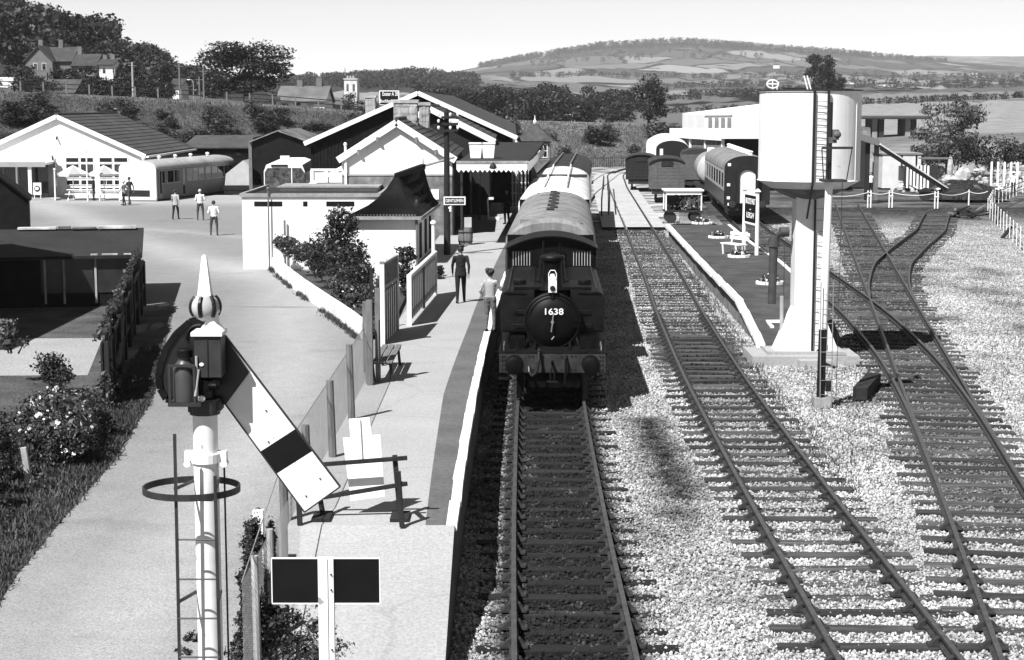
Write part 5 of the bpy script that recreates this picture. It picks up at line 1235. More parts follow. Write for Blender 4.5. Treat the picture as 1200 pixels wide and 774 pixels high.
# spectacle casting: big dark plate left of the pivot
sp_px = [(236,370),(220,376),(204,390),(193,406),(186,424),(183,440),(185,455),(192,467),(200,469),(230,468),(262,474),(290,436),(252,380)]
SPEC = M('spectacle_black', .013, .3, 4, .35, spec=.5)
spo = MB().prism([S(*q) for q in sp_px], AY-.012, AY+.022).build('spectacle_plate', SPEC, sg)
ri = MB(); pts = [S(*q) for q in sp_px[:10]]
for a, b_ in zip(pts[:-1], pts[1:]): ri.bar((a[0],AY-.02,a[1]),(b_[0],AY-.02,b_[1]),.05,.016,(0,1,0))
ri.build('spectacle_rim', LOCOT, spo); ar_ = MB(); c_ = S(232,392); pts = [(c_[0]+.1*math.cos(a), AY-.02, c_[1]+.1*math.sin(a)-.02) for a in np.linspace(1.2, 3.3, 8)]; ar_.path(pts, .014, 6); ar_.build('spectacle_ring', LOCOT, spo)
# lamp
lx0, lx1 = S(196,0)[0], S(220,0)[0]; lz0, lz1 = S(0,464)[1], S(0,426)[1]; lcx = (lx0+lx1)/2
la = MB().lathe([(.085,0),(.085,lz1-lz0),(.07,lz1-lz0+.03),(.045,lz1-lz0+.06),(.045,lz1-lz0+.09)],18,(lcx,-.1,lz0)).build('lamp_body', M('lamp_case_grey', .05, .3, 4, .4, spec=.5), sg, smooth=True)
MB().lathe([(.06,0),(.062,.05),(.05,.062)],16,(lcx+.005,-.1,S(0,413)[1])).build('lamp_top', LOCOT, la, smooth=True)
lf = MB(); lf.box(lx0-.035,-.2,lz0-.03,lx1+.06,.08,lz0-.002)
for x in (lx0-.02, lx1+.015): lf.bar((x,-.19,lz0-.02),(x,-.19,lz1+.03),.018,.018)
lf.bar((lx0-.03,-.19,lz1+.03),(lx1+.02,-.19,lz1+.03),.02,.02); lf.build('lamp_bracket', IRON, la)
ln = MB(); ln.path([(lx1+.03,-.17,lz1+.1),(lx1+.03,-.17,lz0+.02)], .009); ln.path([(lx1+.045,-.17,lz1),(lx1+.02,-.2,lz0+.05)], .009); ln.build('linkage', WOODP, sg)
pv = MB(); pv.tube((0.02,-.14,S(0,448)[1]),(0.02,.1,S(0,448)[1]),.06,.06,12); pv.bar((-.06,-.12,S(0,455)[1]),(.14,-.12,S(0,440)[1]),.05,.05); pv.ellipsoid((.1,-.13,S(0,446)[1]),(.06,.04,.03)); pv.build('pivot', LOCO, sg)
pb = MB(); pb.ellipsoid((-.0,-.13,S(0,461)[1]),(.03,.02,.025)); pb.build('pivot_bolt', WHITE, sg)
# safety hoop and ladder on the camera side
hc = S(225,569); hp = [(hc[0]+.365*math.cos(a), -.02+.33*math.sin(a), hc[1]) for a in np.linspace(0, 2*math.pi, 41)]
ho = MB()
for a, b_ in zip(hp[:-1], hp[1:]):
    if a[0] < -.37 and a[1] > .12 and False: continue
    ho.bar(a, b_, .012, .05, (0,0,1))
ho.build('safety_hoop', IRON, sg)
LY = -.30; lxl, lxr = -.185, .118
ld = MB(); ld.bar((lxl-.02,LY+.05,0),(lxl+.01,LY,S(0,497)[1]),.022,.022); ld.bar((lxr,LY+.05,0),(lxr,LY,S(0,545)[1]),.022,.022); lad = ld.build('ladder_stile', IRON, sg)
for y in (584,630,676.5,722.5,768): zz = atd(236,y,SD-.3).z; MB().tube((lxl,LY+.01,zz),(lxr,LY+.01,zz),.007,.007,6).build('ladder_rung', IRON, lad)
for j in range(1,10): zz = atd(236,768,SD-.3).z-.3*j; MB().tube((lxl,LY+.02,zz),(lxr,LY+.02,zz),.007,.007,6).build('ladder_rung', IRON, lad)
st_ = MB()
for zz in (S(0,560)[1], S(0,690)[1]): st_.bar((lxl,LY,zz),(-.09,0,zz),.02,.02); st_.bar((lxr,LY,zz),(.09,0,zz),.02,.02)
st_.build('ladder_stay', IRON, sg); MB().tube((.12,.1,0),(.12,.1,S(0,545)[1]),.008,.008,6).build('pull_wire', IRON, sg)

# twin black board sign on a white post standing before the platform ramp
bd = atd(383, 700, 16.0); ts = thing('twin_board_sign', 'white post carrying two square black boards standing before the platform ramp', 'sign', (bd.x, 16.0, -.25)); zt = atd(383,654,16.0).z+.25
B(-.078,-.05,0,.016,.05,zt).build('post', POSTW, ts, bevel=.006); B(.0195,-.04,0,.072,.04,zt).build('post_edge', WHITE, ts, bevel=.005)
zb = atd(383,706,16.0).z+.25; W_ = .433
for s, x0 in ((-1, -.082-W_-.003), (1, .0755)):
    bo = B(x0,-.02,zb,x0+W_,.015,zt-.005).build('board', BLACKB, ts); fr = MB(); fr.box(x0-.008,-.028,zb-.012,x0+W_+.008,-.005,zb-.001); fr.box(x0-.008,-.028,zt-.004,x0+W_+.008,-.005,zt+.006)
    xx = x0-.012 if s < 0 else x0+W_+.002; fr.box(xx,-.028,zb,xx+.01,-.005,zt-.004); fr.build('board_edge', WHITE, bo)
for y in (672,690,760): zz = atd(383,y,16.0).z+.25; MB().tube((.048,-.042,zz),(.048,-.056,zz),.010,.009,8).build('bolt', IRON, ts)

# timber barrier with leaning white boards at the platform end
BD = 23.75; bx = lambda x, y=600: atd(x, y, BD).x
br = thing('timber_barrier', 'rough timber barrier of posts and two rails at platform end', 'barrier', (0, BD, PL_Z)); pz = lambda y, D=BD: atd(450, y, D).z - PL_Z
for (x0,y0,x1,y1,dy) in ((463,534,469,606,0),(470,553,474,629,-.55),(366,531,379,607,0),(354,560,356,622,-.45)):
    zz0 = pz(y0,BD+dy); br_ = MB().bar((bx(x1),dy,0.0),(bx(x0),dy+.02,zz0),.07,.07).build('post', WOODD, br, bevel=.008)
for y0, y1, e in ((543,536,478),(583,566,478)): MB().bar((bx(362),-.05,pz(y0+2)),(bx(e),-.05,pz(y1)),.05,.06).build('rail', WOOD if False else WOODD, br, bevel=.008)
for x in (379,470): MB().box(bx(x)-.14,-.3,0.005,bx(x)+.12,.2,.05).build('foot', WOODD, br)
MB().bar((bx(474),-.55,pz(566,BD-.5)),(bx(466),.03,pz(568)),.05,.06).build('brace', WOODD, br)
wb = thing('white_display_board', 'stack of stepped white boards leaning behind the timber barrier', 'board', (0, BD+.12, PL_Z)); zz = lambda y: atd(420, y, BD+.15).z-PL_Z
def lean(poly, mat, name, y0, sl=.10): 
    mb = MB(); V = [(atd(x,y,BD+.15).x, y0+sl*zz(y), zz(y)) for x, y in poly]; n_ = len(V); mb.add(V+[(a,b_+.025,c_) for a,b_,c_ in V], [tuple(range(n_)), tuple(range(2*n_-1,n_-1,-1))]+[(i,(i+1)%n_,n_+(i+1)%n_,n_+i) for i in range(n_)]); return mb.build(name, mat, wb)
lean([(401,515),(445,511),(451,582),(411,587)], WHITE, 'lower_board', .0); lean([(408,493),(432,491),(435,511),(410,514.4)], WHITE, 'upper_board', .0); lean([(420.5,493),(421.5,493),(424.5,538),(423.5,538)], CREAM, 'centre_batten', -.03)

# wire fence between road and platform
wf = thing('wire_fence', 'chain link fence on wooden posts between road and platform', 'fence')
FX = -3.13; posts = []
for (xt,yt,xb,yb) in ((407,404,414,493),(385,446,392,537),(357,498,364,590),(334,545,337,612),(428,375,434,451)):
    p = at(xb, yb, PL_Z-.02); p.x = min(p.x, -2.95); h_ = atd(xt, yt, p.y).z; posts.append((p, h_))
    MB().tube((p.x,p.y,-.3),(p.x-.06,p.y,h_),.075,.06,8).build('post', WOOD, wf)
for D in (21.3, 20.0):
    MB().tube((FX+.05,D,-.4),(FX+.03,D,1.35),.05,.045,8).build('post', WOODP, wf)
def mesh_panel(x0, y0, x1, y1, z0a, z1a, pitch=.085):
    a = Vector((x0,y0,0)); b_ = Vector((x1,y1,0)); Ln = (b_-a).length; d = (b_-a)/Ln; h_ = z1a-z0a; V = []; Q = []
    nrm = Vector((-d.y,d.x,0))*.0018; up = Vector((0,0,.0018))
    for sgn in (1,-1):
        for k in np.arange(-h_, Ln, pitch):
            u0, u1 = k, k+h_; t0, t1 = max(0,-k/h_), min(1,(Ln-k)/h_)
            if t1 <= t0: continue
            s0, s1 = k+h_*t0, k+h_*t1; zz0, zz1 = (z0a+h_*t0, z0a+h_*t1) if sgn > 0 else (z1a-h_*t0, z1a-h_*t1)
            p, q = a+d*s0+Vector((0,0,zz0)), a+d*s1+Vector((0,0,zz1)); o = len(V); V += [p-up, q-up, q+up, p+up, p+nrm, q+nrm, q-nrm, p-nrm]; Q += [(o,o+1,o+2,o+3),(o+4,o+5,o+6,o+7)]
    return V, Q
V, Q = [], []
for (x0,y0,x1,y1,za,zb_) in ((FX,19.2,FX,23.6,.1,1.25),(FX,23.6,FX,36.2,PL_Z,2.05)):
    v_, q_ = mesh_panel(x0,y0,x1,y1,za,zb_); o = len(V); V += v_; Q += [tuple(i+o for i in q) for q in q_]
mo = bulk('wire_mesh', np.array([tuple(v_) for v_ in V]), np.array(Q), M('galvanised_wire', .25, .2, 4, .5), wf); mo['kind'] = 'stuff'
MB().path([(FX,19.2,1.25),(FX,23.6,2.05),(FX,36.2,2.05)], .008, 5).build('top_wire', M('galvanised_wire', .25), wf)
tag(thing('concrete_post', 'short white concrete post beside the dark ivy column', 'post', (atd(303,620,21.9).x, 21.9, -.2)))
q = bpy.data.objects['concrete_post']; B(-.07,-.07,0,.07,.07,atd(303,598,21.9).z+.2).build('shaft', WHITE, q, bevel=.01)

# timber fence, notice panel and slatted white gate further along
tf = thing('timber_posts', 'group of weathered timber fence posts behind the platform bench', 'fence')
for (x0,x1,yt,yb,D,m_) in ((425,437,354,409,35.6,WOOD),(430,437,352,452,35.2,WOOD),(440,446,338,448,35.6,WOOD),(433.5,437,315,350,44,WOODD)):
    xa, xb = atd(x0,yb,D).x, atd(x1,yb,D).x; zt, zb_ = atd(x0,yt,D).z, atd(x0,yb,D).z; B(xa,D,zb_ if D < 40 and x0 != 425 else zb_-.5,xb,D+.1,zt).build('post', m_, tf, bevel=.01)
nb = thing('notice_frame', 'white posted frame with grey notice panel beside the lavatory', 'notice board')
pa, pb_ = Vector((-3.16,41.3,.5)), Vector((-2.98,44.0,.5))
za = atd(447,306,41.3).z; MB().bar(pa, (pa.x,pa.y,za), .11, .11, (0,1,0)).build('post', WHITE, nb); MB().bar(pb_, (pb_.x,pb_.y,za-.05), .09, .09, (0,1,0)).build('post', WHITE, nb)
B(pa.x-.11,pa.y-.11,za,pa.x+.11,pa.y+.11,za+.05).build('post_cap', WHITE, nb)
MB().bar((pa.x,pa.y+.06,za-.37),(pb_.x,pb_.y-.06,za-.4),.05,.5,(0,0,1)).build('notice_panel', M('faded_notice', .14, .5, 5, .7), nb); MB().bar((pa.x,pa.y+.06,za-.66),(pb_.x,pb_.y-.06,za-.68),.07,.07,(0,0,1)).build('rail', WOODP, nb); MB().bar((pa.x,pa.y+.06,za-.09),(pb_.x,pb_.y-.06,za-.11),.07,.06,(0,0,1)).build('rail', WOODP, nb)
for k in range(7):
    t = (k+.5)/7; p = pa.lerp(pb_, t); B(p.x-.02,p.y-.16,.7,p.x+.02,p.y+.16,za-.75).build('board', WOOD, nb)
gt = thing('slatted_gate', 'pale slatted gate with rounded white top rail by the lavatory', 'gate'); g0, g1 = Vector((-2.72,44.9,PL_Z)), Vector((-2.36,52.2,PL_Z)); gh = 1.25
nS = 16
for k in range(nS):
    a = g0.lerp(g1,(k+.06)/nS); b_ = g0.lerp(g1,(k+.94)/nS); MB().bar(a+Vector((0,0,gh/2+.06)), b_+Vector((0,0,gh/2+.06)), .03, gh-.1, (0,0,1)).build('board', M('shaded_gate_boards', .4, .2, 4, .8, stretch=(4,4,.6)), gt)  # shade of the sunless face is put into the grey of the boards
for p in (g0,g1): MB().box(p.x-.06,p.y-.06,PL_Z-.1,p.x+.06,p.y+.06,PL_Z+gh+.1).build('post', WHITE, gt)
MB().tube(g0+Vector((0,0,gh+.05)), g1+Vector((0,0,gh+.05)), .07,.07,10).build('top_rail', WHITE, gt); MB().bar(g0+Vector((.03,0,.3)), g1+Vector((.03,0,.3)), .04,.1,(0,0,1)).build('rail', WOODP, gt)
MB().bar(g0.lerp(g1,.45)+Vector((.05,0,.06)), g0.lerp(g1,.45)+Vector((.05,0,gh)), .08,.1,(0,1,0)).build('middle_post', WOOD, gt)
wp = at(505,322,PL_Z); t = thing('white_post', 'slim white post with cap between gate and lavatory wall', 'post', (atd(508,300,57).x, 57, PL_Z)); MB().tube((0,0,0),(0,0,1.85),.07,.06,10).build('shaft', WHITE, t); MB().lathe([(.1,0),(.1,.06),(.03,.12)],10,(0,0,1.85)).build('cap', WHITE, t)
bp_ = at(441,447,PL_Z); bench('slatted wooden bench standing by the platform fence', (-2.72,35.5,PL_Z), -.01, 2.6, WOOD, False, legm=WOODD)

# ---------------------------------------------------------------- garden by the lavatory
gw = thing('garden_wall', 'low white kerb wall curving round the shrub garden', 'wall'); w0 = [at(*q) for q in ((313,308),(330,326),(352,344),(380,364),(405,382),(425,398))]
for a, b_ in zip(w0[:-1], w0[1:]):
    n_ = 3
    for k in range(n_): p, q = a.lerp(b_,k/n_), a.lerp(b_,(k+.985)/n_); MB().bar((p.x+.1,p.y,.22),(q.x+.1,q.y,.22),.26,.5+random.uniform(-.02,.02),(0,0,1)).build('stone', M('white_kerb_stone', .66, .12, 3, .9, bump=.3, big=.15), gw)
gb = [(w0[0].x+.2,w0[0].y)]; 
tag(MB().add([(p.x+.2,p.y,.12) for p in w0]+[(-3.6,49,.12),(-3.7,62,.12),(-9.6,69.6,.12)], [tuple(range(9))]).build('garden_soil', M('garden_soil', .05, .4, 3, .95)), kind='structure')
def shrub(name, label, C, Rr, n_, size, mat, seed, petals=0, cat='shrub', group=None, stems=True, psize=None, pz=None):
    C = np.array(C, float); base = C.mean(0); base[2] = min(c[2]-r[2] for c, r in zip(C, Rr)); t = thing(name, label, cat, tuple(base), 0, group)
    V, Q = leaf_cloud(n_, C-base, Rr, size, seed, .45); bulk('foliage', V, Q, mat, t)
    if petals: V, Q = leaf_cloud(petals, C-base, np.array(Rr)*1.02, psize or size*1.2, seed+50, .9, aspect=.9); bulk('blossom', V, Q, PETAL, t)
    if stems:
        mb = MB()
        for c in C-base: mb.tube((c[0]*.5,c[1]*.5,-.1),tuple(c),.025,.012,5)
        mb.build('stems', BARK, t)
    return t
def pxb(x, y, D, r, rz=None): q = atd(x, y, D); return (q.x,q.y,q.z), (r/F_PX*D*1.0, r/F_PX*D*1.1, (rz or r)/F_PX*D)
def shrub_px(name, label, L, n_, size, mat, seed, **k):
    cr_ = [pxb(*q) for q in L]; return shrub(name, label, [c for c, _ in cr_], [r for _, r in cr_], n_, size, mat, seed, **k)
shrub_px('garden_shrub', 'tall loose shrub rising before the white block', [(398,258,60,16),(405,275,60,14),(390,272,60,12),(412,262,60,9),(398,290,60,14)], 3000, .06, LEAF, 11)
shrub_px('garden_shrub', 'dense dark shrub mass in the middle of the garden', [(382,296,61,22),(402,310,59,22),(376,308,61,15),(422,324,55,17),(404,330,56.5,17),(364,298,63,13),(428,343,52,11),(415,300,59,16)], 13000, .058, LEAF, 12)
shrub_px('garden_shrub', 'low spreading shrub at the white block end of the garden', [(338,288,67.5,11),(353,296,65.5,11),(327,284,69,7)], 4200, .055, LEAFM, 13, petals=25)
shrub_px('garden_shrub', 'pale flowering plants behind the timber posts', [(416,348,53,11),(430,352,50.5,9),(402,340,55.5,10),(431,364,49.5,7)], 4500, .05, LEAFM, 14, petals=60)
shrub_px('garden_shrub', 'climbing shrub against the lavatory corner', [(476,300,56,11),(474,322,55,12),(480,340,54,9)], 3000, .055, LEAF, 15)
shrub_px('garden_shrub', 'small dark plants at the foot of the lavatory wall', [(513,318,58,7),(516,328,57,5)], 400, .08, LEAF, 16, petals=8)

# ---------------------------------------------------------------- left foreground: shed, plank fence, garden
ss = thing('lean_to_shed', 'dark felt roofed shed with glazed front in the left garden', 'shed', (at(165,357).x, 57.2, 0), .2); zf, zbk = atd(160,299,57).z, 2.18
xL = -7.5
B(xL,0,-.3,0,5.8,zf-.05).build('wall', CORR, ss)
roof_slab((xL,-.25,zf),(.12,-.25,zf),(.12,6.0,zbk),(xL,6.0,zbk),.1,FELT,'roof',ss)
for x0, x1 in ((53,79),(80,115),(116,160)): a0 = (x0-165)/2000*57; a1 = (x1-165)/2000*57; B(a0,-.03,.45,a1-.06,-.005,zf-.12).build('pane', M('dusty_shed_glass', .03, .4, 2, .3, spec=.4), ss)
for x in (57.5,79,115): a0 = (x-165)/2000*57; B(a0-.035,-.07,.1,a0+.035,-.032,zf-.1).build('mullion', WOODP, ss)
B(xL,-.09,zf-.12,0,-.032,zf-.05).build('front_rail', WOOD, ss)
sc_ = MB()
for (x0,x1) in ((27,70),(72,86),(88,115),(118,160)): 
    a0 = (x0-165)/2000*63; a1 = (x1-165)/2000*63; zz_ = zbk+.02; B(a0,5.45+random.uniform(-.1,.1),zz_,a1,5.9,zz_+random.uniform(.03,.1)).build('loose_roof_sheet', M('loose_sheet_%d' % (x0 in (27,118)), .55 if x0 in (27,118) else .12, .5, 2, .7), ss)
for (x0,x1) in ((110,118),(123,141),(148,158)): a0 = (x0-165)/2000*57; a1 = (x1-165)/2000*57; B(a0,-.2,zf+.012,a1,-.02,zf+.05).build('loose_slate', M('pale_slate', .5, .3, 3, .7), ss)
dh = thing('dark_hut', 'dark tarred hut with sloping roof at the left edge', 'hut', (at(-40,280).x, 66.0, 0), .26); hw = atd(28,240,66.5).x - at(-40,280).x
q0 = atd(29,236,66.5).z; q1 = atd(0,212,66.5).z
MB().prism([(-1,-.3),(hw,-.3),(hw,q0),(hw-.95,q1),(-1,q1+.9)],0,3).build('wall', CORR, dh); roof_slab((hw-2.2,-.2,q1+1.05),(hw-2.2,3.2,q1+1.05),(hw+.12,3.2,q0-.02),(hw+.12,-.2,q0-.02),.08,CORR,'roof',dh)
B(hw+.02,-.1,.2,hw+.3,.3,.9).build('crate', WOODP, dh)
for k in range(5): B(hw,-.06,.3+.28*k,hw+.07,.1,.5+.28*k).build('log_end', WOODD, dh)
# neighbour house just out of frame whose gable shadow falls over the garden
nh = thing('neighbour_house', 'house beside the garden left of the view', 'building', (-21.5, 42, 0), 0); gable_house(nh, 8.0, 11, 7.4, 10.6, BRICK, SLATE, None, .2, 0)
# plank fence in shade along the road
pf = thing('plank_fence', 'tall dark plank fence with ivy top along the road', 'fence'); f0, f1 = Vector((at(118,480).x,37.6,0)), Vector((at(166,357).x+.05,57.0,0)); npk = 66
for k in range(npk):
    a = f0.lerp(f1,k/npk); b_ = f0.lerp(f1,(k+.9)/npk); h_ = 1.55+.3*k/npk+random.uniform(-.12,.12); a.x += .1*math.sin(k*.35); b_.x += .1*math.sin(k*.35)
    MB().bar(a+Vector((0,0,h_/2-.1)), b_+Vector((0,0,h_/2-.1)), .04, h_+.2, (0,0,1)).build('plank', WOODD, pf)
for z in (.5,1.3): MB().bar(f0+Vector((.1,0,z)), f1+Vector((.1,0,z+.2)), .06, .1, (0,0,1)).build('rail', WOODD, pf)
for k in range(9): a = f0.lerp(f1,k/8); MB().bar(a+Vector((.12,0,-.2)), a+Vector((.12,0,1.5)), .1, .1,(0,1,0)).build('post', WOODD, pf)
MB().bar(f0.lerp(f1,.2)+Vector((.15,0,.4)), f0.lerp(f1,.32)+Vector((.15,0,1.3)), .07,.07,(0,0,1)).build('strut', WOOD, pf)
C = [f0.lerp(f1,u)+Vector((-.08,0,1.55+.3*u)) for u in np.linspace(.02,1,24)]
V, Q = leaf_cloud(1300, [tuple(c) for c in C], [(.09,.5,.10)]*len(C), .05, 21, .3); bulk('ivy', V, Q, LEAFM, pf)
C = [f0.lerp(f1,u)+Vector((.1,0,.5)) for u in np.linspace(-.03,.05,3)]; V, Q = leaf_cloud(500, [tuple(c) for c in C], [(.2,.5,.5)]*len(C), .05, 22, .3); bulk('ivy', V, Q, LEAF, pf)
# garden: lawn, path, verge
m_, n, l, b = node_mat('garden_lawn'); g = n.new('ShaderNodeNewGeometry'); pos = g.outputs['Position']
a = nnoise(n, l, pos, .9, 5); c_ = nnoise(n, l, pos, 14, 5, .7); v = nmath(n, l, 'MULTIPLY', nrange(n, l, a, .3, .7, .05, .11), nrange(n, l, c_, .3, .7, .5, 1.45)); l.new(v, b.inputs['Base Color']); b.inputs['Roughness'].default_value = .95; b.inputs['Specular IOR Level'].default_value = .1
bp = n.new('ShaderNodeBump'); bp.inputs['Distance'].default_value = .05; l.new(c_, bp.inputs['Height']); l.new(bp.outputs[0], b.inputs['Normal']); GLAWN = m_
strip_sheet('garden_lawn', GLAWN, np.arange(14, 58, 1.0), lambda D: -40, lambda D: verge_x(D) + .25, 24, -.012)
tag(MB().quad((-30,41.6,-.004),(at(118,430).x,42.2,-.004),(at(140,385).x,49.0,-.004),(-30,48.5,-.004)).build('garden_path', M('pale_gravel_path', .36, .25, 12, .95, bump=.4, big=.1, coords='World')), kind='structure')
shrub_px('garden_bush', 'round dark bush on the lawn beside the pale path', [(57,428,39.5,15),(66,432,39.5,14),(75,440,39,11),(62,440,39.5,14)], 3500, .035, LEAF, 31)
shrub_px('garden_bush', 'thin sapling with bright leaves at the left edge', [(10,385,41,12),(5,395,41,10),(28,402,41,6),(12,402,41,8)], 420, .06, LEAFL, 32)
shrub_px('garden_bush', 'large bush with white blossom at the garden corner', [(40,490,32.5,24),(65,480,32.5,26),(85,492,32,22),(60,510,31.5,28),(90,515,31.5,20),(35,510,31.5,20),(105,470,34,16)], 11000, .038, LEAFM, 33, petals=230, psize=.05)
shrub_px('garden_bush', 'dark low bush in front of the plank fence end', [(100,505,33.5,20),(118,495,34.5,14),(85,520,31.5,16)], 4500, .036, LEAF, 34)
shrub_px('garden_bush', 'dark hedge bush at the left edge above the post', [(-4,520,30,20),(4,545,29,15),(-8,565,28,18)], 5500, .036, LEAF, 35)
t = thing('wooden_stake', 'pale leaning wooden stake in the rough verge', 'post', (at(37,577).x, at(37,577).y, -.05), 0); MB().bar((0,0,-.1),(-.11,.0,.85),.1,.08,(0,1,0)).build('shaft', WOODP, t, bevel=.008)
# verge grass and weeds: one mass
def grass_patch(name, label, fx, n_, hmin, hmax, seed, mat, w_=.018):
    r_ = np.random.default_rng(seed); X, Y, Z = fx(r_, n_); h_ = r_.uniform(hmin, hmax, n_); a = r_.uniform(0, 6.28, n_); lx, ly = r_.normal(size=n_)*.35*h_, r_.normal(size=n_)*.35*h_
    dx, dy = np.cos(a)*w_, np.sin(a)*w_
    V = np.stack([np.stack([X-dx,Y-dy,Z],1), np.stack([X+dx,Y+dy,Z],1), np.stack([X+lx+dx*.3,Y+ly+dy*.3,Z+h_],1), np.stack([X+lx-dx*.3,Y+ly-dy*.3,Z+h_],1)],1).reshape(-1,3)
    return tag(bulk(name, V, np.arange(n_*4).reshape(-1,4), mat), label, 'grass', kind='stuff')
def vf(r_, n_):
    Y = r_.uniform(18, 47, n_); vx = np.array([verge_x(float(q)) for q in Y]); wd = np.interp(Y, [18,36,38,47], [5.5,4.0,.7,.5])
    return vx + .2 - wd * r_.random(n_) ** 1.3 + r_.normal(size=n_)*.06, Y, np.full(n_, -.02)
grass_patch('verge_grass', 'rough grass and weeds along the left road verge', vf, 60000, .03, .13, 41, GRASS)
r_ = np.random.default_rng(44); C = []; Rr = []
for _ in range(70):
    D = r_.uniform(19, 36); x = verge_x(D) - .3 - r_.random()*2.6; C.append((x, D, .1)); q = r_.uniform(.12,.32); Rr.append((q*1.3,q*1.3,q))
V, Q = leaf_cloud(16000, C, Rr, .035, 45, .2); tag(bulk('verge_weeds', V, Q, LEAFM), 'low leafy weeds and nettles on the road verge', 'weeds', kind='stuff')
# ivy column and ground ivy by the ramp
shrub_px('ivy_column', 'dark ivy clad column left of the platform ramp', [(297,636,21.4,12,26),(296,680,21.0,15,30),(295,722,20.6,16,30),(292,760,20.3,18,26)], 13000, .028, LEAF, 51)
shrub_px('ivy_column', 'narrow ivy column climbing the fence beside the white post', [(317,640,21.8,6,28),(318,690,21.4,8,30),(320,735,21,11,26)], 7500, .026, LEAF, 52)
r_ = np.random.default_rng(53); C = []; Rr = []
for _ in range(90):
    x, y = r_.uniform(318,398), r_.uniform(705,790)
    if (x-325)/80 + (760-y)/90 > 1.2: continue
    p = at(x, y + 10, .2); C.append((p.x, p.y, .03 + max(0, pl_z(p.y)))); q = r_.uniform(.08,.15); Rr.append((q*1.4,q*1.4,q*.7))
V, Q = leaf_cloud(7000, C, Rr, .027, 54, .2); tag(bulk('ground_ivy', V, Q, LEAF), 'ivy spreading over the foot of the platform ramp', 'ivy', kind='stuff')
tag(shrub_px('dark_weed', 'low dark plants beside the signal ladder at the bottom', [(225,755,21,12),(216,775,20.5,14)], 500, .045, LEAF, 55))

# tufts and weeds along the foot of the garden wall and the road edges
def tuft_f(r_, n_):
    X = []; lines = [(w0[i], w0[i+1]) for i in range(len(w0)-1)] + [(Vector((-3.25,20,0)), Vector((-3.2,36,0))), (Vector((-3.25,20,0)), Vector((-3.2,36,0)))]
    cl = [(r_.integers(len(lines)), r_.random()) for _ in range(60)]
    for _ in range(n_):
        i, u = cl[r_.integers(60)]; a, b_ = lines[i]; p = a.lerp(b_, float(np.clip(u + r_.normal()*.03, 0, 1))); X.append((p.x - .08 + r_.normal()*.07, p.y + r_.normal()*.12, -.02))
    X = np.array(X); return X[:,0], X[:,1], X[:,2]
grass_patch('roadside_tufts', 'small tufts of grass at the foot of wall and fence', tuft_f, 5000, .04, .16, 43, GRASS, .012)

# ---------------------------------------------------------------- water tower
TX, TD = 7.97, 46.0
wt = thing('water_tower', 'tall water tower with white cylindrical tank on a box leg', 'water tower', (TX, TD, 0)); tb0, tb1, tr = atd(950,211,TD).z, atd(950,106,TD-1).z, 1.35
TANKM = M('white_tank_paint', .74, .04, 2, .6, big=.07, bigscale=.7, streak=.10, chip=.25)
tk = MB().lathe([(1.0,tb0-.22),(1.2,tb0-.10),(tr+.03,tb0),(tr,tb0+.02),(tr,tb1-.05),(tr+.03,tb1-.04),(tr+.03,tb1),(tr-.02,tb1),(tr-.03,tb1-.3)], 64).build('tank', TANKM, wt, smooth=True)
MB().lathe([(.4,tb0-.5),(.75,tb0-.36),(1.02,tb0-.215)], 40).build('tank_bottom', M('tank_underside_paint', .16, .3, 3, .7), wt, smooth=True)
MB().lathe([(tr+.04,tb1-.02),(tr+.04,tb1+.02)], 64).build('rim', IRON, tk)
for a in np.arange(0, 6.28, 6.28/6): MB().bar((tr*1.004*math.cos(a+.4),tr*1.004*math.sin(a+.4),tb0+.03),(tr*1.004*math.cos(a+.4),tr*1.004*math.sin(a+.4),tb1-.06),.01,.02).build('plate_seam', TANKM, tk)
lz = atd(940,412,45.3).z
lw = .36
LEGM = M('white_leg_paint', .74, .05, 4, .6, big=.08, streak=.06)
leg = B(-.37,-.38,.1,.28,.34,tb0-.2).build('leg', LEGM, wt)
B(.281,-.37,.1,.36,.3,tb0-.2).build('leg_side', LEGM, wt)
rv = MB()
for z in np.arange(.4, tb0-.3, .16):
    for x in (-.33,.24): rv.tube((x,-.38,z),(x,-.395,z),.014,.01,6)
rv.build('rivets', LEGM, leg)
for s, x0 in ((-1,-.371),(1,.361)):
    MB().prism([(x0,.12),(x0+s*.5,.12),(x0+s*.44,.25),(x0,1.3)], -.3, .25).build('gusset', LEGM, wt)
B(-1.1,-.62,.04,1.0,.55,.12).build('base_plate', CONC, wt)
cbm = CONCG; B(-1.55,-.95,-.35,.35,.9,.04).build('plinth', CONC, wt); B(.36,-.75,-.35,1.35,.8,.02).build('plinth', CONC, wt); B(-.35,-1.3,-.4,.55,-.955,-.02).build('plinth', CONC, wt)
# ladder on the camera side
la = MB(); xl_, xr_ = atd(952.5,200,TD-1.4).x-TX, atd(969,200,TD-1.4).x-TX; yl = -1.42
for x, zb_ in ((xl_, .05),(xr_, tb0-.9)): la.bar((x,yl,tb0-.1),(x,yl,tb1+.0),.05,.06)
la.bar((xl_,yl+.05,tb0-.1),(xl_+.03,-.5,tb0-1.0),.05,.05); la.bar((.0+.12,-.44,.0),(.12,-.44,tb0-.5),.05,.05)
lad = la.build('ladder_stile', BLACK, wt)
for z in np.arange(tb0+.1, tb1-.25, .165): MB().tube((xl_,yl,z),(xr_,yl,z),.009,.009,6).build('ladder_rung', M('rung_grey', .25, .2, 4, .5), lad)
for z in np.arange(.35, tb0-.6, .3): MB().tube((.12,-.44,z),(.44,-.44,z),.009,.009,6).build('ladder_rung', M('rung_grey', .25), lad)
MB().bar((.44,-.44,.5),(.44,-.44,tb0-.6),.02,.02).build('ladder_side_rail', M('rung_grey', .25), lad)
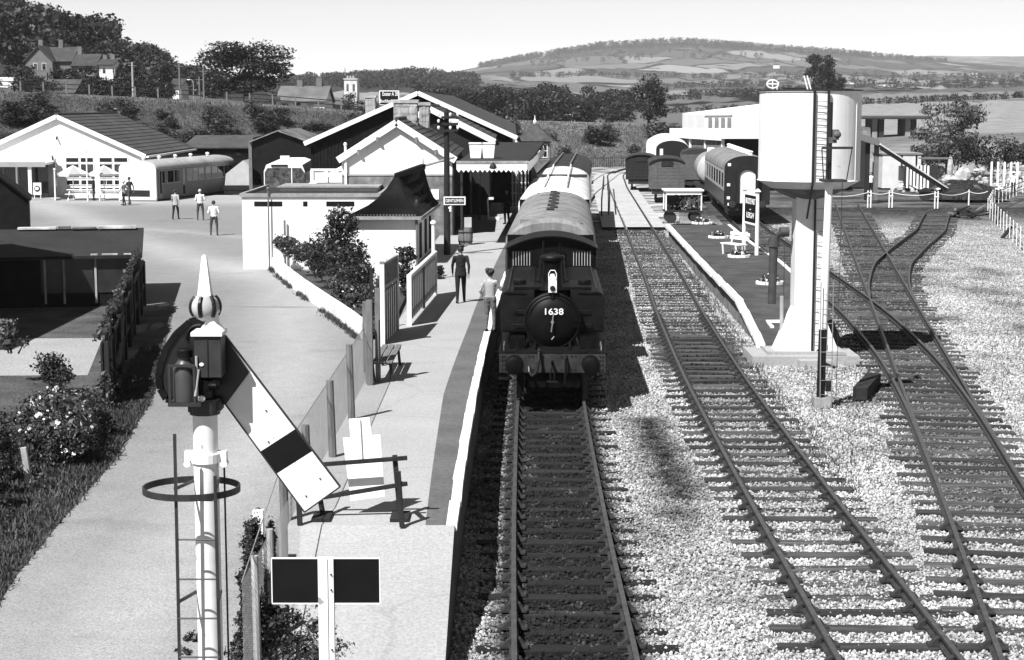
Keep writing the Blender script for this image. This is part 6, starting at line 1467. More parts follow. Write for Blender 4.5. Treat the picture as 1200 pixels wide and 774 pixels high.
MB().path([(.14,-.46,.0),(.42,-.5,.32),(.44,-.46,.5)], .02).build('ladder_foot', BLACK, lad)
# top gear: valve wheel and two stays
vw = MB(); c0 = Vector((-1.12,-.7,tb1+.16))
pts = [c0+Vector((.15*math.cos(a),0,.11*math.sin(a))) for a in np.linspace(0,6.28,15)]; vw.path(pts,.022,5); vw.path([c0+Vector((-.14,0,0)),c0+Vector((.14,0,0))],.016,5); vw.path([c0+Vector((0,0,-.18)),c0+Vector((0,0,.11))],.016,5); vw.path([c0+Vector((.1,0,-.18)),c0+Vector((.16,0,.05))],.016,5); vw.build('valve_wheel', WHITE, wt)
for k in (0,.085): MB().tube((-.22+k,-.9,tb1-.02),(-.34+k,-.9,tb1+.38),.018,.018).build('top_stay', WHITE, wt)
MB().bar((-.9,-.9,tb1+.05),(1.1,-.2,tb1+.02),.05,.05).build('top_beam', IRON, wt)
# delivery pipe and leather bag on the left
dp = MB(); dp.path([(-.5,0,3.3),(-.75,0,3.3),(-.86,0,3.22),(-.9,0,3.05)],.13,12); dp.tube((-.9,0,3.05),(-.92,0,1.35),.12,.11,12); dp.tube((-.9,0,3.1),(-.9,0,2.9),.15,.15,12); dp.build('delivery_pipe', M('old_pipe_paint', .06, .3, 5, .6), wt, smooth=True)
ch = MB(); ch.path([(-.62,-.1,2.9),(-.62,-.1,1.6)],.01); ch.build('chain', IRON, wt)
MB().tube((-.62,.1,0.1),(-.64,.1,1.55),.05,.05,8).build('stand_pipe', M('pale_pipe', .4, .2, 4, .6), wt)

# second signal, arm edge-on, in front of the tower
s2 = thing('slender_signal', 'slender black and white signal post in front of the water tower', 'railway signal', (7.15, 38.9, -.2)); h_ = lambda y: atd(966,y,38.9).z+.2
MB().tube((0,0,h_(386)),(.06,0,h_(212)),.095,.085,16).build('white_shaft', WHITE, s2, smooth=True); MB().tube((-.02,0,.05),(0,0,h_(386)),.1,.095,16).build('black_shaft', BLACK, s2, smooth=True)
MB().tube((.06,0,h_(212)),(.06,0,h_(120)),.05,.045,10).build('upper_mast', BLACK, s2)
B(-.19,-.2,-.1,.19,.2,.22).build('base_block', CONCG, s2, bevel=.01)
B(-.12,-.28,h_(212)-.02,.42,.3,h_(212)+.03).build('stage', IRON, s2)
ho = MB(); 
for x0 in (-.12,): ho.path([(x0,-.28,h_(210)),(x0-.06,-.3,h_(174)),(.5,-.3,h_(174)),(.4,-.28,h_(210))],.014)
ho.bar((-.18,-.3,h_(173)),(.52,-.3,h_(173)),.05,.05); ho.build('safety_hoop', IRON, s2)
ea = MB(); ea.box(.1,-.1,h_(164),.24,.1,h_(152)); ea.ellipsoid((.2,-.05,h_(158)),(.1,.12,.09)); ea.box(.02,-.06,h_(168),.2,.06,h_(161)); ea.build('arm_casting', M('casting_grey', .12, .4, 5, .5), s2)
lm = MB(); lm.bar((-.06,-.18,0),(-.1,-.18,h_(330)),.02,.02); lm.bar((.2,-.18,0),(.18,-.18,h_(330)),.02,.02); ls = lm.build('ladder_stile', M('rung_grey', .25), s2)
for z in np.arange(.3, h_(335), .33): MB().tube((-.07,-.18,z),(.19,-.18,z),.008,.008,5).build('ladder_rung', M('rung_grey', .25), ls)
wr = MB(); wr.path([(.32,-.1,.2),(.34,-.1,h_(212))],.007,4); wr.build('signal_wire', IRON, s2)
cw = MB(); cw.box(.1,-.08,.35,.22,.08,.6); cw.bar((.05,0,1.0),(.3,0,.9),.04,.06); cw.build('balance_weight', BLACK, s2)
t = thing('timber_baulk', 'heavy dark timber baulk lying beside the signal base', 'timber', (8.58, 40.7, -.18), -.34); B(-.17,-1.2,0,.17,1.2,.3).build('baulk', SLEEPD, t, bevel=.01)
# hose or cable snaking on ballast by the tower
# ---------------------------------------------------------------- island platform furniture
n0, n1 = Vector((at(876,285,IZ).x-.55, 71.2, IZ)), Vector((at(886,294,IZ).x-.0, 69.5, IZ))
n0 = Vector((9.72,71.4,IZ)); n1 = Vector((9.98,69.4,IZ))
nm = thing('station_nameboard', 'dark station nameboard between tall white posts on grass platform', 'sign', (n1.x,n1.y,IZ)); d = n0-n1
hN = atd(891,226,69.4).z-IZ
for q in (Vector((0,0,0)), d): MB().tube(q, q+Vector((0,0,hN)), .085,.07,12).build('post', WHITE, nm); MB().lathe([(.1,0),(.14,.04),(.1,.09),(.04,.15),(.01,.16)],12,(q.x,q.y,hN)).build('post_cap', WHITE, nm)
dn = d.normalized(); ang = math.atan2(-dn.y,-dn.x)
for z in (hN-.12, hN-1.32): MB().bar(Vector((0,0,z)), d+Vector((0,0,z)), .06,.08,(0,0,1)).build('frame_rail', WHITE, nm)
mbd = MB().bar(Vector((0,0,hN-.72))+dn*.1, d-dn*.1+Vector((0,0,hN-.72)), .04,1.1,(0,0,1)).build('board', BLACKB, nm)
off = Vector((dn.y,-dn.x,0))*-.03
nrm_ = Vector((-dn.y, dn.x, 0)); nrm_ = nrm_ if nrm_.x < 0 else -nrm_
mid = d/2 + nrm_*.03; rz_ = math.atan2(nrm_.x, -nrm_.y)
for tx, s_, z, wd in (('BUCKFAST',.34,hN-.42,1.5),('-',.3,hN-.72,.2),('LEIGH',.32,hN-1.0,1.1)): text_part(tx, s_, mbd, tuple(mid+Vector((0,0,z))), (math.pi/2,0,rz_), WHITE, 'lettering', wd)
ib = bench('white slatted bench on the grass island beside the nameboard', (at(868,300,IZ).x+.1, at(868,300,IZ).y, IZ), .5, 1.3, WHITE, False, legm=WHITE)
for k in range(2): B(.26+.03*k,0,.6+.17*k,.3+.03*k,1.3,.73+.17*k).build('back_slat', WHITE, ib)
for y in (.2,1.1): MB().bar((.2,y,.42),(.33,y,.95),.04,.05).build('back_post', WHITE, ib)
def bed(label, x, y, w_, seed):
    p = at(x, y, IZ); t = thing('flower_bed', label, 'flower bed', p, 0, 'flower beds on the grass island')
    for k in range(14): a = 2*math.pi*k/14; B(-.09,-.05,0,.09,.05,.1).build('edging_stone', WHITE, t, (w_*math.cos(a), w_*.9*math.sin(a), 0), (0,0,a+math.pi/2))
    MB().lathe([(w_*.93,0.0),(w_*.9,.06),(.02,.09)],18).build('soil', M('garden_soil', .05), t)
    V, Q = leaf_cloud(220, [(0,0,.14)], [(w_*.8,w_*.75,.16)], .07, seed, .2); bulk('plants', V, Q, LEAF, t); V, Q = leaf_cloud(60, [(0,0,.18)], [(w_*.8,w_*.75,.16)], .06, seed+9, .4); bulk('flowers', V, Q, PETAL, t)
bed('round flower bed nearest the water tower', 902, 333, .42, 61); bed('flower bed in front of the white bench', 866, 301.5, .4, 62); bed('flower bed left of the white bench', 842, 279, .42, 63); bed('flower bed at the far end of the island', 823, 262.5, .5, 64)

# ---------------------------------------------------------------- yard on the right: ropes, pickets, coal, conveyor
def rope_post(label, x, y, pair=True):
    p = at(x, y); t = thing('rope_post', label, 'post', (p.x,p.y,-.15), 0, 'white posts of the rope barrier')
    for dx in ((-.1,.1) if pair else (0,)): B(dx-.035,-.035,0,dx+.035,.035,1.15).build('upright', WHITE, t)
    if pair: B(-.15,-.03,.75,.15,-.046,.82).build('cleat', WHITE, t)
    return p
rp = [rope_post('pair of white rope posts below the conveyor gantry', 1018.5, 241), rope_post('second pair of white rope posts along the yard', 1043.5, 241), rope_post('third pair of white rope posts near the coal heap', 1097, 242), rope_post('single white rope post before the coal heap', 1135, 240, False), at(1157,240)]
rp0 = at(955, 243)
for i, (a, b_) in enumerate(zip([rp0]+rp[:-1], rp)):
    mb = MB(); n_ = 12; sag = .1+.025*(b_-a).length*1.3
    pts = [a.lerp(b_,k/n_)+Vector((0,0,.88-sag*4*(k/n_)*(1-k/n_))) for k in range(n_+1)]; mb.path(pts,.028,6)
    tag(mb.build('barrier_rope', M('white_rope', .65, .1, 6, .8)), ['white rope hanging behind the water tower','white rope between the first two post pairs','deeply sagging white rope between second and third posts','white rope in front of the coal heap','short white rope joining the picket fence'][i], 'rope', 'white ropes of the yard barrier')
def picket(name, label, pts, h_, sp, m_, w_=.09, rails=True):
    t = thing(name, label, 'fence')
    for a, b_ in zip(pts[:-1], pts[1:]):
        Ln = (b_-a).length; n_ = int(Ln/sp); dr = (b_-a).normalized(); rz = math.atan2(dr.y, dr.x); me = MB().prism([(-w_/2,0),(w_/2,0),(w_/2,h_-.08),(0,h_),(-w_/2,h_-.08)],-.015,.015).mesh('picket', m_)
        for k in range(n_): p = a.lerp(b_,k/n_); link('picket', me, t, (p.x,p.y,p.z), (0,0,rz))
        if rails:
            for z in (h_*.3,h_*.75): MB().bar(a+Vector((.05,.04,z)), b_+Vector((.05,.04,z)), .025,.05,(0,0,1)).build('rail', WOOD, t)
    return t
picket('picket_fence', 'long white picket fence along the right hand path', [Vector((at(1203,300).x,75,-.2)), Vector((at(1160,252).x,104.5,-.1)), Vector((at(1157,238).x,115,0))], 1.1, 2.1, WHITE, .15)
picket('picket_fence', 'white picket fence running back to the path corner', [Vector((at(1163,240).x,114,0)), Vector((at(1184,222).x,131,0))], 1.15, 1.9, WHITE, .15)
tag(picket('paling_fence', 'row of white palings behind the coal heap', [Vector((at(1145,215).x,141,0)), Vector((at(1186,217).x,139,0))], 2.0, .55, WHITE, .18, False))
tag(picket('paling_fence', 'white boarded palings under the conveyor', [Vector((at(1060,220).x,137,0)), Vector((at(1092,223).x,134,0))], 1.9, .42, WHITE, .24, False))
tag(MB().quad((at(1203,300).x,75,-.2),(60,75,-.2),(60,140,-.2),(at(1184,222).x,131,-.2)).build('side_path', M('pale_side_path', .3, .2, 8, .95, coords='World')), kind='structure')
def heap(name, label, cat, C, rx, ry, h_, mat, seed, lumps=300, ls=.12):
    r_ = np.random.default_rng(seed); t = thing(name, label, cat, C); mb = MB(); n_ = 22; V = [(0,0,h_)]; Fc = []
    for i in range(1,8):
        for k in range(n_):
            a = 2*math.pi*k/n_; f_ = i/7; V.append((rx*f_*math.cos(a)*(1+r_.normal()*.05), ry*f_*math.sin(a)*(1+r_.normal()*.05), h_*(1-f_**1.3)+r_.normal()*.04*(i<7)-.05*(i==7)))
    for k in range(n_): Fc.append((0,1+k,1+(k+1)%n_))
    for i in range(6):
        for k in range(n_): Fc.append((1+i*n_+k,1+(i+1)*n_+k,1+(i+1)*n_+(k+1)%n_,1+i*n_+(k+1)%n_))
    mb.add(V,Fc).build('mound', mat, t)
    lm = MB()
    for _ in range(lumps):
        a = r_.uniform(0,6.28); f_ = r_.random()**.5; z = h_*(1-f_**1.3); s_ = ls*r_.uniform(.5,1.4); lm.ellipsoid((rx*f_*math.cos(a),ry*f_*math.sin(a),z),(s_,s_*r_.uniform(.6,1),s_*.7),5,3)
    o = lm.build('lumps', mat, t); o['kind'] = 'stuff'; return t
COAL = M('coal', .02, .5, 4, .5, spec=.5)
pc = at(1142,231); heap('coal_heap', 'wide black coal heap at the foot of the conveyor', 'coal heap', (pc.x,pc.y+2,-.15), 3.1, 2.4, 1.3, COAL, 71)
cvx = at(1027,230); cv = thing('conveyor', 'long inclined conveyor on a timber gantry above the coal', 'conveyor', (0,0,0)); top, bot = atd(1030,169,123), at(1112,224); bot.y = 126; bot.z = .45; bot.x = atd(1112,220,126).x
for s in (-1,1): MB().bar(top+Vector((0,s*.35,0)), bot+Vector((0,s*.35,0)), .06,.1,(0,0,1)).build('side_beam', WHITE if s<0 else WOODD, cv)
MB().bar(top+Vector((0,0,-.05)), bot+Vector((0,0,-.05)), .6,.05,(0,0,1)).build('belt', BLACK, cv); MB().bar(top+Vector((0,-.42,-.28)), bot+Vector((0,-.42,-.28)), .06,.16,(0,0,1)).build('lower_beam', WOODD, cv)
for x, yt in ((1017,168),(1027.5,165)): q = atd(x,yt,123.5); MB().bar((q.x,123.5,-.2),(q.x,123.5,q.z),.3,.3,(0,1,0)).build('gantry_post', WOODD if x < 1020 else WOOD, cv)
MB().bar((atd(1005,160,123).x,123,atd(1005,160,123).z),(top.x,123,top.z+.1),.5,.45,(0,0,1)).build('chute', WOOD, cv)
bt = at(1120,226); heap('spoil_heap', 'small dark heap where conveyor meets the coal', 'coal heap', (at(1116,226).x,127.5,-.1), .9,.8,.9,COAL,72,60,.1)
ws = thing('white_shed', 'pale washed shed behind the conveyor gantry', 'shed', (at(1040,212).x, 143, 0)); B(-2.0,0,-.3,1.2,4,2.5).build('wall', CREAM, ws); B(-2.1,-.1,2.5,1.3,4.1,2.62).build('roof', CONCG, ws); B(-.6,-.03,.2,-.2,0,1.7).build('door', CREAM, ws); B(.5,-.03,1.0,1.2,0,1.9).build('window', CREAM, ws)
mh = thing('tracked_loader', 'dark mechanical loader with flat canopies beyond the palings', 'machine', (atd(1080,200,139).x, 140, 0)); B(-1.2,0,.4,1.6,2,1.6).build('body', IRON, mh); B(-1.6,-.2,2.55,.0,1.8,2.65).build('canopy', WOOD, mh); B(.3,-.1,2.2,2.6,1.6,2.3).build('hood', WOOD, mh)
for x in (-1.4,-.2,.9): B(x,.2,1.5,x+.12,.35,2.6 if x<.5 else 2.2).build('post', IRON, mh)
for x in (-.7,1.0): MB().lathe([(.5,-.15),(.52,.15)],16,(x,0,.4),'y').build('wheel', IRON, mh)
# scrap pile by the pickets, barrow
pj = at(1143,252); sp2 = thing('scrap_pile', 'tangled dark scrap pile beside the picket fence', 'scrap', (pj.x,pj.y,-.2)); r_ = random.Random(5)
for k in range(26): a = Vector((r_.uniform(-1.2,1.0),r_.uniform(-.8,.8),r_.uniform(.1,.5))); d = Vector((r_.uniform(-1,1),r_.uniform(-1,1),r_.uniform(-.3,.5)))*.7; MB().bar(a,a+d,.16,.1).build('timber', WOODD if k%4 else WOOD, sp2)
t = thing('hand_barrow', 'dark hand barrow parked on the grass by the ropes', 'barrow', (at(1077,232).x,121,-.1)); MB().lathe([(.45,-.04),(.47,.0),(.45,.04)],18,(0,0,.45),'y').build('wheel', IRON, t); MB().path([(0,0,.5),(-1.2,.1,1.1)],.04).build('handle', WOODD, t); B(-.5,-.2,.6,.3,.3,.75).build('tray', WOODD, t)
for i,(x,y,lb) in enumerate(((1188,275,'dark stump by the near picket fence'),(1178,258,'leaning dark boards beside the pickets'))):
    p = at(x,y); t = thing('timber_offcut', lb, 'timber', (p.x-.3,p.y,-.2)); MB().bar((-.3,0,0),(.2,.1,.6),.25,.1).build('board', WOODD, t); MB().bar((.0,0,0),(.4,-.1,.7),.2,.08).build('board', WOOD, t)

# boulders dumped among the bushes
for i,(x,y,w_,h2,lb) in enumerate(((1113,203,8,26,'tall pointed white boulder'),(1129,206,18,14,'broad flat white boulder right of the pointed one'),(1100,200,16,10,'low white boulder left of the pointed one'),(1148,199,14,6,'thin pale slab beyond the broad boulder'),(1137,184,10,12,'small pale boulder below the large bush'),(1147,187,12,8,'pale slab beside the small bush'),(1165,184,10,6,'pale flat rock among the right bushes'),(1172,189,9,5,'low pale rock in front of the right bushes'),(1190,196,26,12,'long white boulder at the right edge'),(1115,179,6,7,'little pointed pale rock under the tree'),(1127,190,5,9,'narrow pale rock behind the boulders'),(1114,209,22,7,'low rubble slab in front of boulders'))):
    p = at(x,y+h2*.25); s_ = p.y/F_PX; t = thing('boulder', lb, 'boulder', (p.x,p.y,-.2), random.uniform(0,1), 'pale boulders in the yard'); mb = MB(); mb.ellipsoid((0,0,h2*s_*.45),(w_*s_*.55,w_*s_*.4,h2*s_*.62),9,6); rr2 = random.Random(i)
    mb.v = [(a*(1+rr2.uniform(-.2,.2)),b_*(1+rr2.uniform(-.2,.2)),c_*(1+rr2.uniform(-.18,.12))) for a,b_,c_ in mb.v]; mb.build('rock', STONEL, t)
rm_ = MB(); r_ = random.Random(9)
for _ in range(420):
    p = at(r_.uniform(1045,1200), r_.uniform(176,222)); s_ = r_.uniform(.08,.4); rm_.ellipsoid((p.x,p.y,-.25+s_*.3),(s_,s_*.8,s_*.6),5,3)
tag(rm_.build('rubble', STONEL), 'scattered pale rubble over the rough yard', 'rubble', kind='stuff')

# ---------------------------------------------------------------- white works building
fa = thing('works_building', 'white flat roofed works building with loading bay behind the tank', 'building', (0,0,0)); a = atd(787,160,152); b_ = atd(842,176,140); cc = atd(905,168,140)
FW = M('factory_white', .74, .04, 1, .7, big=.06, bigscale=.2)
zr_ = 4.35
p0 = Vector((a.x,152,zr_)); p1 = Vector((b_.x,138,zr_)); p2 = Vector((26,138.5,zr_)); p3 = Vector((30,165,zr_)); p4 = Vector((a.x+1,165,zr_))
V = [p0,p1,p2,p3,p4]; MB().add([tuple(q) for q in V]+[(q.x,q.y,q.z-.45) for q in V], [(0,1,2,3,4),(9,8,7,6,5)]+[(k,(k+1)%5,5+(k+1)%5,5+k) for k in range(5)]).build('bay_roof', FW, fa)
MB().bar(p0+Vector((-.04,-.03,-.35)),p1+Vector((-.04,-.03,-.35)),.06,.5,(0,0,1)).build('roof_edge', WHITE, fa)
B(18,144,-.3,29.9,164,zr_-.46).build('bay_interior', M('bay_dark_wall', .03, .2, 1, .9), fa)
for t_ in (.05,.35,.65,.97): q = p0.lerp(p1,t_); B(q.x+.1,q.y-.1,-.3,q.x+.35,q.y+.15,zr_-.46).build('bay_post', WHITE, fa)
MB().bar(p0.lerp(p1,.02)+Vector((.3,.5,-1.6)),p1+Vector((.1,.5,-1.6)),.1,2.4,(0,0,1)).build('side_wall', STONE, fa)
u0 = atd(826,128,168); up = atd(826,158,168)
V = [(u0.x,168,3.9),(30,168,3.9),(30,190,3.9),(u0.x,190,3.9)]; zf0, zf1 = atd(826,131,168).z, atd(890,122,168).z
MB().add(V+[(u0.x,168,zf0-.3),(30,168,zf1+.3),(30,190,zf1+.3),(u0.x,190,zf0-.3)], [(3,2,1,0),(4,5,6,7),(0,1,5,4),(1,2,6,5),(2,3,7,6),(3,0,4,7)]).build('upper_block', FW, fa)
for k in range(4):
    x = u0.x+.35+.62*k; B(x,167.93,4.2,x+.35,167.98,zf0-.6).build('upper_window', M('grey_shade_panel', .25, .1, 2, .7), fa)
MB().bar((u0.x-.15,167.9,zf0-.25),(u0.x+2.6,167.9,zf0-.22),.1,.25,(0,0,1)).build('upper_fascia', WHITE, fa)
# railings of the bridge over the lane, handrails at the crossing
rl = thing('bridge_railing', 'dark iron railing across the end of the yard', 'railing', (0,0,0)); q0, q1 = at(690,193), at(768,190)
q0.y = q1.y = 186; q0.x = atd(688,190,186).x; q1.x = atd(768,190,186).x
for z in (.25,1.15): MB().bar((q0.x,186,z-.3),(q1.x,186,z-.3),.07,.08,(0,0,1)).build('rail', IRON, rl)
for k in range(33): x = q0.x+(q1.x-q0.x)*k/32; B(x-.03,185.97,-.4,x+.03,186.03,.9 if k%4 else 1.1).build('baluster', IRON, rl)
for i,(x0,y0,x1,y1) in enumerate(((703,253,706,206),(710,205,714,253))): pass
hrl = thing('crossing_handrail', 'bent dark pipe handrail beside the foot crossing', 'handrail', (0,0,0)); z_ = 1.05
ha, hb, hc_ = at(704,254), at(706,222), at(714,252)
for a_, b2 in (((705,253),(707.5,222)),((713,252),(712,222))):
    A_, B_ = at(*a_), at(*b2); MB().path([(A_.x,A_.y,-.1),(A_.x,A_.y,1.0),(B_.x,B_.y,1.05),(B_.x,B_.y,-.1)],.05,6).build('rail', IRON, hrl)

# ---------------------------------------------------------------- houses on the hillside, church, road
def far_house(name, label, x0, x1, yr, ye, yb, D, wall, roof, depth=7, chim=(), side=0, wins=()):
    """ridge across the view (along x) unless side; pixel box x0..x1, ridge yr, eave ye, ground yb at distance D"""
    a, b_ = atd(x0,yb,D), atd(x1,yb,D); W = b_.x-a.x; k = D/F_PX; he, hr = (yb-ye)*k, (yb-yr)*k
    t = thing(name, label, 'house', (a.x,D,a.z))
    if side == 0:
        MB().prism([(0,-4),(depth,-4),(depth,he),(depth/2,hr),(0,he)],0,W,'x').build('wall', wall, t)
        roof_slab((-.3,depth/2,hr+.1),(W+.3,depth/2,hr+.1),(W+.3,-.4,he-.1),(-.3,-.4,he-.1),.15,roof,'roof',t); roof_slab((-.3,depth/2,hr+.1),(W+.3,depth/2,hr+.1),(W+.3,depth+.4,he-.1),(-.3,depth+.4,he-.1),.15,roof,'roof',t)
    else:
        MB().prism([(0,-4),(W,-4),(W,he),(W/2,hr),(0,he)],0,depth).build('wall', wall, t)
        for s in (0,1): roof_slab((W/2,-.3,hr+.1),(W/2,depth,hr+.1),(W*s+(.3 if s else -.3),depth,he-.1),(W*s+(.3 if s else -.3),-.3,he-.1),.15,roof,'roof',t)
    for cx_, hh in chim: q = (cx_-x0)*k; B(q-.32,depth/2-.3,hr-.8,q+.32,depth/2+.3,hr+hh*.75).build('chimney', HW, t)
    for (wx0,wx1,wy0,wy1) in wins:
        o = B((wx0-x0)*k-.06,-.05,(yb-wy1)*k-.06,(wx1-x0)*k+.06,-.004,(yb-wy0)*k+.06).build('window', WHITE, t); B((wx0-x0)*k,-.08,(yb-wy1)*k,(wx1-x0)*k,-.052,(yb-wy0)*k).build('pane', GLASS, o)
    return t
HW = M('far_house_wall', .17, .15, 1, .9); HWW = M('far_white_wall', .74, .05, 1, .9)
far_house('hill_house', 'stone gabled house with two chimneys on the wooded hill', 30, 62, 55, 72, 95, 262, HW, SLATE, 9, ((40,1.4),), 1, ((40,44,75,82),(50,54,75,82)))
far_house('hill_house', 'long slate roofed wing beside the stone gabled house', 54, 84, 56, 72, 95, 264, HW, SLATE, 8, ((65,1.6),), 0)
far_house('hill_house', 'slate roofed house in the middle of the hill row', 86, 112, 64, 77, 92, 262, HW, SLATE, 7, ((88,1.6),), 0, ((92,96,79,84),))
far_house('hill_house', 'white rendered house with bay at the right of the hill row', 117, 133, 70, 76, 104, 258, HWW, SLATE, 6, ((119,.8),(128,1.0)), 0, ((121,124,80,86),(132.5,134.5,80,86)))
far_house('hill_house', 'slate roofed wing right of the white rendered house', 132, 154, 74, 83, 104, 260, HWW, SLATE, 7, ((134,1.0),), 0, ((137,141,86,92),(146,150,86,92)))
far_house('hill_house', 'small white cottage half hidden in trees right of the row', 168, 182, 84, 92, 106, 250, HWW, SLATE, 5, ((170,.8),), 0)
far_house('hill_house', 'tiny white cottage near the telegraph poles', 202, 213, 93, 99, 110, 235, HWW, SLATE, 5)
far_house('hill_house', 'low pyramid roofed house below the stone house', 49, 86, 94, 108, 112, 205, STONE, TILE, 7, ((44,1.2),), 0)
tag(far_house('roadside_bungalow', 'bungalow with big tiled roof and two chimneys beside the road', 326, 380, 102, 118, 126, 194, HWW, M('bungalow_tile', .15, .2, 1, .8, big=.2), 9, ((346,1.0),(369,1.4)), 0, ((330,338,120,124),(345,352,120,124),(360,367,120,124))))
tag(B(-4,0,-1,2,.5,.6).build('roadside_wall', HWW, None, atd(12,96,230)), 'white wall among the trees at the far left', 'wall')
# church tower
ct = thing('church_tower', 'pale stone church tower with pinnacles beyond the road', 'church', (atd(411,116,420).x,420,atd(411,116,420).z-3)); k = 420/F_PX; w_ = 15*k/2; h_ = 24*k+3
B(-w_,0,0,w_,6,h_).build('tower', M('church_stone', .6, .15, 1, .9), ct); B(-w_-.15,-.15,h_-.5,w_+.15,6.1,h_-.1).build('string_course', STONEL, ct)
for j in range(5): x = -w_+2*w_*j/4.6; B(x,-.1,h_,x+.38,.3,h_+.55).build('merlon', STONEL, ct)
for x, hh in ((-w_,2.6),(w_-.4,1.6)): MB().prism([(x,h_),(x+.5,h_),(x+.25,h_+hh)],-.1,.4).build('pinnacle', STONE, ct)
for x in (-.75,.75): B(x-.25,-.06,h_-3.2,x+.25,-.01,h_-1.5).build('belfry_opening', GREYV, ct)
# road sign on the embankment
rs = thing('road_sign', 'large dark road sign with white border reading Exeter above the bank', 'sign', (atd(456,116,192).x,192,0)); k = 192/F_PX; zt = atd(456,106,192).z; W2_ = 11.8*k; zb_ = zt-17*k
MB().box(-W2_,0,zb_,W2_,.08,zt).build('border', WHITE, rs, bevel=.1); B(-W2_+.13,-.02,zb_+.13,W2_-.13,-.003,zt-.13).build('board', BLACKB, rs)
text_part('Exeter A 38', .62, rs, (.12,-.04,zt-.42), FACE, WHITE, 'lettering', 1.72); text_part('Buckfastleigh', .5, rs, (-.05,-.04,zt-1.2), FACE, WHITE, 'lettering', 1.9)
for s in (-1,1): B(s*.7-.06,.1,3.5,s*.7+.06,.2,zb_+.3).build('post', CONCG, rs)
# roadside fence on the embankment
fe = thing('road_fence', 'post and rail fence along the embankment road', 'fence'); xsf = list(range(-60,470,27)); prev = None
for x in xsf:
    T = emb_top(x)+Vector((0,1,0)); B(-.08,-.06,-.2,.08,.06,1.1).build('post', WOOD, fe, tuple(T))
    if prev:
        for z in (.55,1.0): MB().bar(prev+Vector((0,0,z)), T+Vector((0,0,z)), .04,.09,(0,0,1)).build('rail', WOODD, fe)
    prev = T
for x, yt, yb, D, lb in ((156,73,112,200,'pale telegraph pole behind the embankment fence left of the cottages'),(211,74,112,205,'telegraph pole left of the big oak'),(239,80,113,215,'thin dark pole beside the big oak'),(234,90,113,222,'short pole behind the thin dark pole'),(439-0.5,99,0,0,'')):
    if not lb: continue
    p = atd(x,yb,D); t = thing('roadside_pole', lb, 'pole', (p.x,D,p.z-1), 0, 'poles along the embankment road'); hh = atd(x,yt,D).z-p.z+1; MB().tube((0,0,0),(0,0,hh),.14,.1,8).build('shaft', WOODP if x == 156 else WOOD, t); MB().bar((-.5,0,hh-.4),(.5,0,hh-.4),.08,.08).build('crossarm', WOOD, t)
p = atd(227,113,205); t = thing('street_lamp', 'concrete street lamp with curved arm near the oak', 'street lamp', (p.x,205,p.z-1)); MB().path([(0,0,0),(0,0,2.6),(-.15,0,2.9),(-.5,0,2.98)],.06,6).build('column', CONCG, t); B(-.75,-.08,2.9,-.4,.08,3.0).build('lantern', WHITE, t)
p = atd(305,121,190); t = thing('parked_car', 'dark saloon car passing on the embankment road', 'car', (p.x,191,p.z-.1)); MB().prism([(-1.9,.3),(1.9,.3),(1.9,.75),(1.1,.85),(.6,1.3),(-.8,1.3),(-1.3,.85),(-1.9,.8)],0,1.5).build('body', M('dark_car_paint', .06, .1, 2, .3, spec=.6), t); MB().prism([(.95,.86),(.52,1.24),(-.72,1.24),(-1.15,.86)],-.02,0).build('window', GLASS, t)
for x in (-1.2,1.2): MB().lathe([(.3,-.05),(.3,.1)],14,(x,0,.3),'y').build('wheel', BLACK, t)
# road bridge on the right
rbr = thing('road_bridge', 'flat concrete road bridge on paired piers far right', 'bridge', (0,240,0)); z0 = atd(1045,140,240).z; x0, x1 = atd(985,140,240).x, atd(1092,140,240).x; zt = atd(1045,137,240).z
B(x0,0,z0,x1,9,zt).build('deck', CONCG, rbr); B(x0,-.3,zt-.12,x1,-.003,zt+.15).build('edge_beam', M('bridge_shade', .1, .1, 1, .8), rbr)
for x in (1027,1035,1066,1073): q = atd(x,150,240).x; B(q-.35,1,-2,q+.35,6,z0).build('pier', CONCG if x in (1027,1066) else IRON, rbr)
# small white cottages on the far right slopes
for i,(x,y,w2,D,lb) in enumerate(((1040,100,20,1500,'long white farmhouse on the far right slope'),(1110,104,20,1400,'white farmhouse row on the right slope'),(1136,105,12,1400,'white cottage right of the farmhouse row'),(1001,98,7,1600,'tiny white cottage left of the long farmhouse'),(1076,106,8,1350,'tiny pale barn below the far right slope'),(1143,87,5,2600,'single white house high on the far slope'),(910,78,7,3200,'far white farm buildings left of centre hill'),(668,137,11,300,'small white hut above the embankment'))):
    p = hill_pt(x, D); far_house('far_cottage', lb, x-w2/2, x+w2/2, y-3.2 if D > 400 else 132, y-1.5 if D > 400 else 135, y+1.5 if D > 400 else 140, D*.97, HWW, SLATE, 6, (), 0)
# ---------------------------------------------------------------- trees
tree_px('oak_tree', 'big spreading dark oak above the embankment road', 232, 346, 42, 122, 228, kind='oak', seed=1, n_=15000, size=.017, mat=LEAF)
tree_px('oak_tree', 'dark round tree standing left behind the big oak', 262, 330, 85, 126, 240, kind='round', seed=2, n_=2200, size=.03, mat=LEAF)
tree_px('dark_tree', 'tall dark tree left of the white works', 732, 788, 88, 150, 262, kind='round', seed=3, n_=5200, size=.024, mat=LEAF)
tree_px('dark_tree', 'dark clump tree seen over the water tank left side', 942, 980, 62, 112, 420, kind='oak', seed=4, n_=9000, size=.024, mat=LEAF)
tree_px('dark_tree', 'small dark tree seen over the water tank right side', 968, 992, 86, 112, 420, kind='oak', seed=5, n_=6000, size=.028, mat=LEAF)
tree_px('yard_tree', 'large leafy tree growing behind the boulders', 1070, 1150, 112, 200, 165, kind='oak', seed=6, n_=12000, size=.019, mat=LEAFL)
